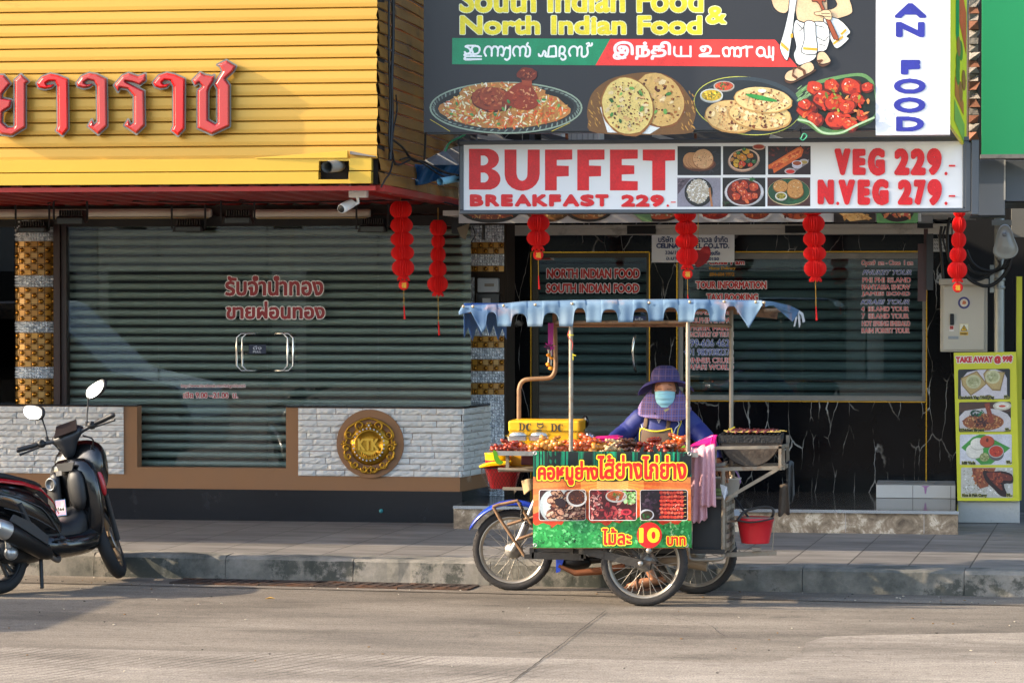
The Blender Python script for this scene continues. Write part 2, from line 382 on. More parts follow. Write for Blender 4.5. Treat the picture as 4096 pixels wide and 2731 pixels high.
road_m = concrete('old_concrete', '#8f8577', '#766d61', '#a29889')
slab_m = concrete('broomed_concrete', '#aba193', '#958b7d', '#bcb2a4', 1, 4.2)
gut_m = concrete('gutter_concrete', '#918779', '#6f665a', '#a69b8d')
mb = MB(); mb.add([(-150, -150, 0), (150, -150, 0), (150, 150, 0), (-150, 150, 0)], [(0, 1, 2, 3)])
struct('road', mb, road_m)
edge = [(-900, 2575), (0, 2587), (1000, 2606), (2048, 2628), (2600, 2640), (3000, 2650), (3130, 2640), (3200, 2610), (3225, 2568), (3300, 2545), (3500, 2538), (4096, 2528), (4900, 2515)]
q = [G(x, y, .004) for x, y in edge]
mb = MB(); mb.add(q+[V((22, 17, .004)), V((22, 2, .004)), V((-22, 2, .004)), V((-22, 16, .004))], [tuple(range(len(q)+3, -1, -1))])
struct('road_slab', mb, slab_m)
mb = MB(); mb.add([K(-40, -.52, .004), K(60, -.52, .004), K(60, .03, .004), K(-40, .03, .004)], [(0, 1, 2, 3)])
struct('gutter', mb, gut_m)
def crack(pts, wd, name, z=.008):
    mb = MB(); n = len(pts)
    vs = []
    for i, (x, y) in enumerate(pts):
        p = G(x, y, z); w_ = wd*R.uniform(.5, 1.5); vs += [p-V((w_, 0, 0)), p+V((w_, 0, 0))]
    mb.add(vs, [(2*i, 2*i+1, 2*i+3, 2*i+2) for i in range(n-1)])
    return struct(name, mb, M('joint_dark', '#1d1a18', .95, var=.3))
pts = []
for i in range(40):
    t = i/39; x = 2424+(2037-2424)*t+R.uniform(-3, 3); pts.append((x, 2440+(2733-2440)*t))
crack(pts, .003, 'road_joint')
for pts_, w_ in (([(300, 2475), (420, 2490), (560, 2484), (700, 2505), (820, 2500)], .002), ([(2700, 2470), (2840, 2500), (2900, 2540), (3060, 2560)], .002), ([(1180, 2560), (1300, 2540), (1500, 2552)], .0015), ([(3300, 2600), (3500, 2650), (3640, 2660)], .002)):
    fine = c2(pts_, 9); crack([(x+R.uniform(-2, 2), y+R.uniform(-1.2, 1.2)) for x, y in fine], w_, 'road_crack')
mb = MB()
for i in range(150):
    p = G(R.uniform(-100, 4200), 2320+R.random()**1.6*380, .006)
    if R.random() < .5: p = K(R.uniform(-2, 7), R.uniform(-.5, -.02), .006)
    mb.ball(p, (R.uniform(.003, .012), R.uniform(.003, .009), .003), 5, R.randrange(3), None, .3)
tag(obj('road_grit', mb, [M('pale_grit', '#b3a894', .9), M('dark_grit', '#2c2824', .9), M('leaf_grit', '#7a5a34', .9)]), kind='stuff')
# thin joint along the lane edge
mb = MB(); vs = []
for i in range(120):
    t = -6+i*.12; w_ = .004*R.uniform(.4, 1.6); vs += [K(t, -.53-w_, .009), K(t, -.53+w_, .009)]
mb.add(vs, [(2*i, 2*i+2, 2*i+3, 2*i+1) for i in range(119)])
struct('gutter_joint', mb, MATS['joint_dark'])
# kerb
def kerbmat():
    m, n, L, b = nodes('kerb_concrete')
    tc = n.new('ShaderNodeTexCoord'); s = tc.outputs['Object']
    a = n.new('ShaderNodeTexNoise'); a.inputs['Scale'].default_value = 2.2; a.inputs['Detail'].default_value = 10; a.inputs['Roughness'].default_value = .68; L.new(s, a.inputs['Vector'])
    r = ramp(n, [(.33, '#383933'), (.43, '#5c5a52'), (.55, '#777268'), (.66, '#8b847a')]); L.new(a.outputs[0], r.inputs[0])
    st = n.new('ShaderNodeTexNoise'); st.inputs['Scale'].default_value = 6; st.inputs['Detail'].default_value = 10; st.inputs['Roughness'].default_value = .75; L.new(s, st.inputs['Vector'])
    big = n.new('ShaderNodeTexNoise'); big.inputs['Scale'].default_value = 1.1; L.new(s, big.inputs['Vector'])
    ad = n.new('ShaderNodeMath'); ad.operation = 'ADD'; L.new(st.outputs[0], ad.inputs[0]); L.new(big.outputs[0], ad.inputs[1])
    mr = n.new('ShaderNodeMapRange'); mr.inputs[1].default_value = 1.03; mr.inputs[2].default_value = 1.12; L.new(ad.outputs[0], mr.inputs[0])
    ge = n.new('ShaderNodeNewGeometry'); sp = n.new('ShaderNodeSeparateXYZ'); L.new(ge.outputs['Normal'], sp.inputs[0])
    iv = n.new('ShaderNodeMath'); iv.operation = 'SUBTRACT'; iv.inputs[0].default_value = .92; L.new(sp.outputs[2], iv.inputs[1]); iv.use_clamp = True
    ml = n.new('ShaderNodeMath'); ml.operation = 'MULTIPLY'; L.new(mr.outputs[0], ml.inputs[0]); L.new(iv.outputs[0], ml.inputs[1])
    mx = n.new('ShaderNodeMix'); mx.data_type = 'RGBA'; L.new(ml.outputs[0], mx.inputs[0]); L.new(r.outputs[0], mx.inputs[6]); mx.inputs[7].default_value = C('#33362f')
    L.new(mx.outputs[2], b.inputs['Base Color']); b.inputs['Roughness'].default_value = .9
    bp = n.new('ShaderNodeBump'); bp.inputs['Distance'].default_value = .012; bp.inputs['Strength'].default_value = .8; L.new(st.outputs[0], bp.inputs['Height']); L.new(bp.outputs[0], b.inputs['Normal'])
    return m
mb = MB(); js = [-14, -12, -10, -8, -6, -4, -2.1, -.05, .95, 1.9, 2.9, 3.9, 5.1, 6.2, 7.4, 9, 11, 13, 16, 20, 26]
for a, b_ in zip(js[:-1], js[1:]):
    a += .0022; b_ -= .0022; prof = [(0, -.02), (.012, .15), (.035, .172), (.22, .178), (.22, -.02)]
    prof = [(n_+R.uniform(-.004, .004), z+R.uniform(-.003, .003) if z > 0 else z) for n_, z in prof]
    vs = []; ns = 12
    for i in range(ns+1):
        t = a+(b_-a)*i/ns
        for n_, z in prof: vs.append(K(t, n_+(R.uniform(-.006, .006) if z > .1 and n_ < .2 else 0), z+(R.uniform(-.004, .002) if z > .1 else 0)))
    k = len(prof); fs = []
    for i in range(ns): fs += [(i*k+j, (i+1)*k+j, (i+1)*k+(j+1) % k, i*k+(j+1) % k) for j in range(k)]
    fs += [tuple(range(k-1, -1, -1)), tuple(range(ns*k, ns*k+k))]
    mb.add(vs, fs)
struct('kerb', mb, kerbmat())
# pavement
def pavemat():
    m, n, L, b = nodes('pavement_tiles')
    tc = n.new('ShaderNodeTexCoord'); mp = n.new('ShaderNodeMapping'); mp.inputs['Rotation'].default_value = (0, 0, -math.atan2(KD.y, KD.x)); L.new(tc.outputs['Object'], mp.inputs[0])
    br = n.new('ShaderNodeTexBrick'); br.offset = 0; br.inputs['Scale'].default_value = 1; br.inputs['Mortar Size'].default_value = .005; br.inputs['Brick Width'].default_value = .42; br.inputs['Row Height'].default_value = .42; br.inputs['Mortar Smooth'].default_value = .2
    br.inputs['Color1'].default_value = C('#8a8681'); br.inputs['Color2'].default_value = C('#74716e'); br.inputs['Mortar'].default_value = C('#37332f'); br.inputs['Bias'].default_value = -.3
    L.new(mp.outputs[0], br.inputs['Vector'])
    nz = n.new('ShaderNodeTexNoise'); nz.inputs['Scale'].default_value = 3; nz.inputs['Detail'].default_value = 9; nz.inputs['Roughness'].default_value = .7
    m2 = n.new('ShaderNodeMapping'); m2.inputs['Scale'].default_value = (.4, 1.6, 1); L.new(mp.outputs[0], m2.inputs[0]); L.new(m2.outputs[0], nz.inputs['Vector'])
    r = ramp(n, [(.32, '#70706c'), (.5, '#d8d4d0'), (.68, '#ffffff')]); L.new(nz.outputs[0], r.inputs[0])
    mx = n.new('ShaderNodeMix'); mx.data_type = 'RGBA'; mx.blend_type = 'MULTIPLY'; mx.inputs[0].default_value = .8; L.new(br.outputs[0], mx.inputs[6]); L.new(r.outputs[0], mx.inputs[7])
    L.new(mx.outputs[2], b.inputs['Base Color']); b.inputs['Roughness'].default_value = .55
    bp = n.new('ShaderNodeBump'); bp.inputs['Strength'].default_value = .4; bp.inputs['Distance'].default_value = .004; L.new(br.outputs[1], bp.inputs['Height']); bp.invert = True; L.new(bp.outputs[0], b.inputs['Normal'])
    return m
mb = MB(); mb.add([K(-14, .2, .174), K(26, .2, .174), V((20, 26, .174)), V((-20, 26, .174))], [(0, 1, 2, 3)])
struct('pavement', mb, pavemat())
# drain grates
iron = M('rusty_iron', '#3a2f28', .8, .3, .25, 12, .4, 80, dirt='#5c3d28', dth=.5)
pit = M('pit_dark_sheet', '#0a0908', .9, var=0)
for gi, (x0, x1, slot, lab) in enumerate([(615, 985, 0, 'leftmost iron drain grate in the gutter, nearest the scooter'), (990, 1215, 1, 'drain grate of long slanted bars with open slots beside the kerb'),
        (1222, 1560, 0, 'rusty drain grate between the slotted one and the one nearest the cart wheel'), (1566, 1850, 0, 'drain grate in the gutter nearest the cart front wheel')]):
    a = G(x0, 2354+(x0-600)*.014, 0); b_ = G(x1, 2354+(x1-600)*.014, 0)
    ta = (a-KA).dot(KD); tb = (b_-KA).dot(KD); n0, n1 = -.36, -.06
    mb = MB(); z0, z1 = .0045, .014
    nb = max(3, int((tb-ta)/(.16 if slot else .085)))
    def gbar(a_, b2, w_): mb.bar(a_, b2, w_, z1-z0, 0)
    zc = (z0+z1)/2
    gbar(K(ta, n0, zc), K(tb, n0, zc), .035); gbar(K(ta, n1, zc), K(tb, n1, zc), .035)
    for i in range(nb+1):
        t = ta+.012+(tb-ta-.024)*i/nb; sl = .16 if slot else .03
        gbar(K(min(t, tb-.01), n0+.018, zc), K(min(t+sl, tb-.005), n1-.018, zc), .075 if slot else .04)
    if not slot:
        for k in (.33, .66): gbar(K(ta, n0+(n1-n0)*k, zc-.001), K(tb, n0+(n1-n0)*k, zc-.001), .03)
    g = obj('drain_grate', mb, iron); tag(g, lab, 'drain grate', 'drain grates in the gutter')
    mb = MB(); mb.add([K(ta, n0, .0043), K(tb, n0, .0043), K(tb, n1, .0043), K(ta, n1, .0043)], [(0, 1, 2, 3)]); struct('pit_dark_sheet', mb, pit, g)  # flat black sheet, its colour stands in for the shade below the bars
# fallen leaf by the gutter
p = G(1080, 2393, .012); mb = MB(); mb.add([p+V((-.03, -.012, 0)), p+V((-.005, -.018, .008)), p+V((.035, .0, .002)), p+V((0, .015, .012))], [(0, 1, 2, 3)])
tag(obj('fallen_leaf', mb, M('dry_leaf', '#a8823f', .7, var=.2), solid=.002), 'dry yellow leaf lying on the road below the drain grates', 'leaf')
# ================================================================== opposite side of the street (seen only in reflections)
opp = thing('opposite_shophouses', 'row of plain shophouses across the street, mirrored in the shop glass', 'building', (0, -20, 0))
mb = MB(); mbw = MB(); xx = -34
while xx < 22:
    wd = R.uniform(4.2, 5); h = R.uniform(3.4, 4.6); mb.box(xx, -28, 0, xx+wd-.05, -20-R.uniform(0, .6), h, R.randrange(3))
    for fl in range(1, int(h/3)):
        for k in (0, 1): pass
        mbw.box(xx+.1, -20, 2.8, xx+wd-.2, -19, 2.95)
    mbw.box(xx+.4, -20.1, 0, xx+wd-.5, -19.8, 2.6)
    xx += wd
obj('wall', mb, [M('render_grey', '#b9b6b0', .9, dirt='#8d8a84'), M('render_cream', '#d8cfba', .9), M('render_blue', '#a9a69d', .9)], opp)
obj('window', mbw, M('dark_window', '#22282c', .2, var=.2), opp)['kind'] = 'stuff'
# ================================================================== left (gold) shop
gs = thing('gold_shop', 'shopfront with gold metal board canopy, roller shutter and white brick plinth', 'shop', (-6, 24, .178))
YA, YG, YS, YW = 20.0, 23.42, 23.54, 23.25
gold = M('gold_sheet', '#c6973e', .34, .35, .07, 1.2, .08, 3, stretch=(.5, 1, 3), dirt='#9c7434', dth=.62, dsc=1.5)
lemon = M('lemon_sheet', '#caa23c', .25, .35, .06, 1.5, .10, 2.5)
goldside = M('gold_side_shaded', '#8a5f22', .5, .1, .22, 3, .15, 4, dirt='#4a3214', dth=.55)  # same gold boards, with the shade of the canopy side put into the colour
xc = P(1507, 745, YA).x
mb = MB(); zt = [P(1000, y, YA).z for y in (640, 586, 536, 486, 437, 386, 337, 287, 237, 187, 138, 88, 38, -12, -62, -112, -162, -212, -262)]
xs = [-16]+[xc-.0-i*.35 for i in range(24, -1, -1)]
for i in range(len(zt)-1):
    z0, z1 = zt[i]+.003, zt[i+1]; w0 = [R.uniform(-.002, .002) for _ in xs]
    def row(k, y, z, jz=0): return [V((x+(R.uniform(-.008, .008) if x == xs[-1] else 0), y+w0[j]*k, z+jz*R.uniform(-1, 1))) for j, x in enumerate(xs)]
    rows = [row(.5, YA+.012, z0), row(.5, YA+.001, z0+.004), row(.4, YA+.0, z0+.03), row(.3, YA+.003, z1-.008), row(0, YA+.012, z1)]
    n = len(xs); vs = sum(rows, []); mb.add(vs, [(r*n+j, r*n+j+1, (r+1)*n+j+1, (r+1)*n+j) for r in range(4) for j in range(n-1)])
obj('canopy_fascia', mb, gold, gs)
mb = MB(); zl = [P(1000, y, YA).z for y in (738, 690, 686, 636)]
xl = P(1490, 700, YA).x
hole0, hole1 = P(1280, 700, YA).x, P(1400, 700, YA).x
for (z0, z1, yo) in ((zl[0], zl[1], -.05), (zl[2], zl[3], -.035)):
    for a, b_ in ((-16, hole0), (hole1, xl)): mb.box(a, YA+yo, z0, b_, YA+.03, z1)
    zm = z0+(z1-z0)*.45
    if yo == -.05: mb.box(hole0, YA+yo, z0, hole1, YA+.03, z0+(z1-z0)*.35)
    else: mb.box(hole0, YA+yo, z1-(z1-z0)*.25, hole1, YA+.03, z1)
a = P(1030, 637, YA); b_ = P(1397, 637, YA); t0 = P(1030, 632, YA).z; t1 = P(1397, 604, YA).z
mb.hexa([(a.x, YA-.04, a.z), (b_.x, YA-.06, a.z), (b_.x, YA-.02, a.z), (a.x, YA-.02, a.z), (a.x, YA-.04, t0), (b_.x, YA-.06, t1), (b_.x, YA-.02, t1), (a.x, YA-.02, t0)])
obj('canopy_trim', mb, lemon, gs, bevel=.003)
mb = MB(); mb.box(-16, YA+.05, zl[0], xc, YA+.3, 5.2); obj('canopy_backing', mb, M('dark_backing', '#1d1712', .9, var=0), gs)
# side boards
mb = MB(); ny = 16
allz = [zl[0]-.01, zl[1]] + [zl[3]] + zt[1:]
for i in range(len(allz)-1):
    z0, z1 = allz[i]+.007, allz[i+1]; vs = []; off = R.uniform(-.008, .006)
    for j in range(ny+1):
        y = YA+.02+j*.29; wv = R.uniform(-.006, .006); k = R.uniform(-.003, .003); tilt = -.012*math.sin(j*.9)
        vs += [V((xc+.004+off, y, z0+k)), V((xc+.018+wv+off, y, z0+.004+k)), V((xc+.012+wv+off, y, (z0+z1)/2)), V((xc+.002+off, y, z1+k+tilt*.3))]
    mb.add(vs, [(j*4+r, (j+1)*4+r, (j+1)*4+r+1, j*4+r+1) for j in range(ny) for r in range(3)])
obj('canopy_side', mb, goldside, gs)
# soffit
red = M('red_soffit_paint', '#9a1e15', .42, .1, .15, 3, dirt='#5c140e', dth=.6)
mb = MB(); x = -13.0; zf, zb = P(1000, 752, YA).z, P(1000, 833, 24.2).z; pr = []
while x < xc-.02:
    pr += [(x, 0), (x+.05, .035), (x+.09, .035), (x+.13, 0)]; x += .22
pr = [q for q in pr if q[0] < xc-.01]
vs = []
for y, z in ((YA+.06, zf), (YA+1.4, zf+(zb-zf)*.34), (24.3, zb)): vs += [V((x, y, z+d)) for x, d in pr]
n = len(pr); mb.add(vs, [(r*n+j, r*n+j+1, (r+1)*n+j+1, (r+1)*n+j) for r in (0, 1) for j in range(n-1)])
mb.box(-13, YA+.0, zf-.022, xc-.01, YA+.05, zf+.01)
obj('soffit', mb, red, gs)
# red edge trim running back along the side
mb = MB(); a = P(1507, 752, YA); mb.box(xc-.03, YA+.1, zf-.025, xc+.035, 24.2, zf+.02); obj('soffit_edge', mb, red, gs)
# shutter
shm = M('shutter_steel', '#919b90', .42, .15, .10, 4, .05, 20, dirt='#858e86', dth=.56, dsc=3, stretch=(.6, 1, 4))
def shutter(x0, x1, z0, z1, Y, pitch, m, parent, gap=.30):
    mb = MB(); z = z0; mi = 0
    while z < z1:
        h = pitch; g = h*gap
        pr = [(0, 0), (-.004, h*.04), (-.018, h*.16), (-.021, h*.35), (-.018, h*.58), (-.006, h*(1-gap)), (.012, h*(1-gap)+.001), (.014, h*.86), (-.002, h*.87), (-.003, h*.93), (.013, h*.94), (.012, h)]
        vs = [V((x0, Y+d, z+q)) for d, q in pr]+[V((x1, Y+d, z+q)) for d, q in pr]; n = len(pr)
        mb.add(vs, [(j, n+j, n+j+1, j+1) for j in range(5)], 0, False); mb.add(vs, [(j, n+j, n+j+1, j+1) for j in range(5, n-1)], 1, False); z += h
    return obj('roller_shutter', mb, [m, M('groove_shade', '#16191a', .6, .2, .1)], parent)  # groove faces coloured black for the shade in the gaps between slats
xsl, xsr = P(262, 1000, YS).x, P(1885, 1000, YS).x
shutter(xsl, xsr, .45, 2.82, YS, .0745, shm, gs)
mb = MB(); mb.box(-16, YS+.1, .17, xc, YS+.3, 5.5); obj('back_wall', mb, M('interior_dark', '#0c0c0c', .9, var=0), gs)
# glass panes in front of the shutter
gl = glass('shop_glass', '#fcfefc', .026, 0, trans=.97)
px = [262, 633, 1068, 1512, 1885]
for a, b_ in zip(px[:-1], px[1:]):
    mb = MB(); A = P(a+2, 1000, YG).x; B = P(b_-2, 1000, YG).x; mb.box(A, YG, .5, B, YG+.012, 2.72); obj('glass_pane', mb, gl, gs)
chrome = M('chrome', '#c9c9c6', .12, 1, .04, 6)
for side in (-1, 1):
    mb = MB()
    for dd in (0, 22):
        xo = (955+dd) if side < 0 else (1180-dd); xi = 1022 if side < 0 else 1106
        pts = [P(xi, 1333, YG)+V((0, 0, 0)), P(xi, 1333, YG)+V((0, -.05, 0)), P(xo+18*(-side if 0 else (1 if side < 0 else -1)), 1333, YG)+V((0, -.07, 0)), P(xo, 1350, YG)+V((0, -.07, 0)),
               P(xo, 1462, YG)+V((0, -.07, 0)), P(xo+18*(1 if side < 0 else -1), 1481, YG)+V((0, -.07, 0)), P(xi, 1481, YG)+V((0, -.05, 0)), P(xi, 1481, YG)]
        mb.tube(pts, .0085, 8)
    obj('door_handle', mb, chrome, gs)
mb = MB(); pr_ = Print(onY(YG-.004)); pr_.rect(995, 1378, 1064, 1414, '#14203c'); pr_.text('ดึง', (1012, 1383, 1046, 1398), [(0, '#c8ced8')], .4, cell=.9); pr_.text('PULL', (1012, 1402, 1045, 1411), [(0, '#c8ced8')], .2, cell=.8)
pr_.build('door_sticker', gs, VINYLTXT)
# window lettering
pr_ = Print(onY(YG-.004))
for t, r_ in (('รับจำนำทอง', (902, 1104, 1292, 1182)), ('ขายผ่อนทอง', (906, 1206, 1298, 1275))):
    pr_.text(t, r_, [(4.4, '#e4e0dc'), (1.6, '#8a1418')], 1.6)
pr_.text('http://www.facebook.com/ktkgoldsmith', (724, 1536, 982, 1552), [(1.4, '#d8d4d0'), (0, '#8a2022')], .3, cell=.9)
pr_.text('เปิด 9.00 –21.00  น.', (734, 1567, 952, 1592), [(1.8, '#e0dcd8'), (.3, '#9a1c20')], .7, cell=1)
pr_.build('window_lettering', gs, VINYLTXT)
# frame strip and header
brown = M('brown_frame', '#2d1a14', .4, .2, .2, 4)
mb = MB(); mb.pbox(213, 900, 240, 1640, YG-.06, .12); mb.pbox(244, 900, 266, 1640, YG-.03, .1); obj('window_frame', mb, brown, gs)
mb = MB(); mb.pbox(-900, 872, 1880, 902, YG-.02, .1); obj('shutter_box', mb, M('shutter_box_dark', '#141413', .6, var=.1), gs)
mb = MB(); mb.pbox(-2500, 838, 1840, 880, YG+.06, .2); obj('lintel', mb, M('lintel_paint', '#3a302a', .7), gs)
# left glimpse beyond the pillar
mb = MB(); mb.pbox(-1800, 900, 60, 1640, YG+.0, .012); obj('glass_pane', mb, glass('dark_glass', '#56606a', .03, 0, trans=.5), gs)
# plinth wall
brownp = M('brown_render', '#8a6342', .75, 0, .06, 5, .1, 50, dirt='#7a5334', dth=.66)
blackg = M('black_granite', '#15161a', .22, 0, .3, 30, dirt='#2a2b2e', dth=.58, dsc=4)
zs = lambda y: P(1500, y, YW).z
zbt, zst, ztop = zs(1962), zs(1905), zs(1630)
xR = P(1849, 1900, YW).x
ox0, ox1 = P(548, 1700, YW).x, P(1144, 1700, YW).x; bx0, bx1 = P(496, 1700, YW).x, P(1193, 1700, YW).x
zd = zs(1876)
ang = V((.165, 1, 0)); RB = V((xR, YW, 0))+ang*.85       # splayed return
mbk, mbr = MB(), MB()
def lowseg(mb, x0, x1, z0, z1, y0=YW, y1=YG-.03): mb.box(x0, y0, z0, x1, y1, z1)
lowseg(mbk, -16, xR, .17, zbt, YW-.012)
mbk.hexa([(xR, YW-.012, .17), (RB.x+.012, RB.y, .17), (RB.x-.3, RB.y, .17), (xR-.1, YW+.1, .17)]+[(xR, YW-.012, zbt), (RB.x+.012, RB.y, zbt), (RB.x-.3, RB.y, zbt), (xR-.1, YW+.1, zbt)])
obj('plinth_base', mbk, blackg, gs)
lowseg(mbr, -16, ox0, zbt, ztop); lowseg(mbr, ox1, xR-.02, zbt, ztop); lowseg(mbr, ox0, ox1, zbt, zd)
mbr.hexa([(xR-.02, YW, zbt), (RB.x, RB.y, zbt), (RB.x-.3, RB.y, zbt), (xR-.1, YW+.1, zbt)]+[(xR-.02, YW, ztop), (RB.x, RB.y, ztop), (RB.x-.3, RB.y, ztop), (xR-.1, YW+.1, ztop)])
obj('plinth', mbr, brownp, gs)
mb = MB(); lowseg(mb, -16, ox0+.0, ztop, ztop+.012, YW-.02); mb.slab([(ox1, YW-.02, ztop), (xR+.01, YW-.02, ztop), (RB.x+.02, RB.y, ztop), (ox1, YG-.03, ztop)], (0, 0, .014))
obj('ledge', mb, blackg, gs)
# white split-face stones
stone = M('white_split_stone', '#cfccc6', .85, 0, .07, 6, .9, 28, dirt='#aaa59d', dth=.6, dsc=6)
mort = M('stone_joint', '#4d4a46', .9, var=.1)
def stones(mb, o, du, L_, z0, z1, rows, nrm, hole=None, wmin=.16, wmax=.42):
    h = (z1-z0)/rows
    for r in range(rows):
        u = -R.uniform(0, .2)
        while u < L_:
            wd = R.uniform(wmin, wmax); a, b_ = max(0, u), min(L_, u+wd); u += wd
            if b_-a < .02: continue
            za, zb_ = z0+r*h+.0022, z0+(r+1)*h-.0022; a += .002; b_ -= .002
            nx, nz_ = max(2, int((b_-a)/.028)), 3; d0 = R.uniform(.012, .024); vs = []
            if hole:
                cu, cz, cr = hole; mu, mz = (a+b_)/2, (za+zb_)/2
            for j in range(nz_+1):
                for i in range(nx+1):
                    uu = a+(b_-a)*i/nx; zz = za+(zb_-za)*j/nz_; edge_ = i in (0, nx) or j in (0, nz_)
                    dd = d0*(.55 if edge_ else 1)+R.uniform(-.005, .006)
                    vs.append(o+du*uu+V((0, 0, zz))+nrm*dd)
            fs = []
            for j in range(nz_):
                for i in range(nx):
                    if hole:
                        uc = a+(b_-a)*(i+.5)/nx; zc_ = za+(zb_-za)*(j+.5)/nz_
                        if math.hypot(uc-cu, zc_-cz) < cr: continue
                    fs.append((j*(nx+1)+i, j*(nx+1)+i+1, (j+1)*(nx+1)+i+1, (j+1)*(nx+1)+i))
            mb.add(vs, fs, 0)
            if not hole or math.hypot((a+b_)/2-cu, (za+zb_)/2-cz) > cr+.25:
                bk = [o+du*a+V((0, 0, za)), o+du*b_+V((0, 0, za)), o+du*b_+V((0, 0, zb_)), o+du*a+V((0, 0, zb_))]
                fr = [vs[0], vs[nx], vs[(nx+1)*nz_+nx], vs[(nx+1)*nz_]]
                mb.add(bk+fr, [(0, 1, 5, 4), (1, 2, 6, 5), (2, 3, 7, 6), (3, 0, 4, 7)])
mc = P(1483, 1773, YW); mr_ = (P(1617, 1773, YW).x-mc.x)
mb = MB(); stones(mb, V((bx1, YW, 0)), V((1, 0, 0)), xR-bx1, zst, ztop-.004, 11, V((0, -1, 0)), (mc.x-bx1, mc.z, mr_-.035))
mb2 = MB(); stones(mb2, V((-13, YW, 0)), V((1, 0, 0)), bx0+13, zst, ztop-.004, 11, V((0, -1, 0)))
sd_ = ang.normalized(); mb3 = MB(); stones(mb3, V((xR, YW-.01, 0)), sd_, .85, zst, ztop-.004, 11, V((sd_.y, -sd_.x, 0)))
for m_ in (mb, mb2, mb3): obj('stone_facing', m_, stone, gs)
mb = MB(); mb.lathe([(0, 0), (mr_+.002, 0), (mr_, .033), (0, .034)], (mc.x, YW+.001, mc.z), 60, 0, (0, -1, 0), sm=False); obj('round_panel', mb, brownp, gs)
mb = MB(); c_ = P(1525, 2042, YW-.012); mb.lathe([(0, .03), (.008, .03), (.008, .02), (.016, .018), (.016, 0)], c_, 12, 0, (0, -1, 0)); obj('pipe_stub', mb, M('teal_plastic', '#3d8d93', .5), gs)

# van parked beyond the left edge of the frame: its shadow lies on the road and it is mirrored in the glass
van = thing('silver_van', 'silver van parked left of the frame, mirrored in the shop glass', 'van', (-10, 16.9, 0))
VS = [(-12.4, .5), (-12.35, 1.75), (-12.0, 1.95), (-9.3, 1.98), (-8.5, 1.25), (-7.75, 1.08), (-7.62, .75), (-7.65, .42), (-8.0, .36), (-12.2, .36)]
mb = MB(); mb.slab([(x, 16.0, z) for x, z in VS], (0, 1.8, 0)); obj('body', mb, M('silver_car_paint', '#7b7d7e', .25, 0, .03, coat=.5), van, bevel=.08)
mb = MB()
for a in ([(-12.1, 1.15), (-12.0, 1.75), (-10.9, 1.8), (-10.9, 1.15)], [(-10.8, 1.15), (-10.8, 1.8), (-9.9, 1.8), (-9.9, 1.15)], [(-9.8, 1.15), (-9.8, 1.8), (-9.4, 1.78), (-8.75, 1.2)]): mb.slab([(x, 15.99, z) for x, z in a], (0, 1.82, 0))
obj('window', mb, M('car_window', '#14181c', .08, 0, .05), van)
for x in (-11.6, -8.55):
    for y in (16.1, 17.7): obj('wheel', MB().lathe([(0, -.11), (.18, -.11), (.2, -.1), (.3, -.1), (.33, -.06), (.33, .06), (.3, .1), (.2, .1), (.18, .11), (0, .11)], (x, y, .33), 28, 0, (0, 1, 0)), M('van_tyre', '#1a1a1b', .7), van)
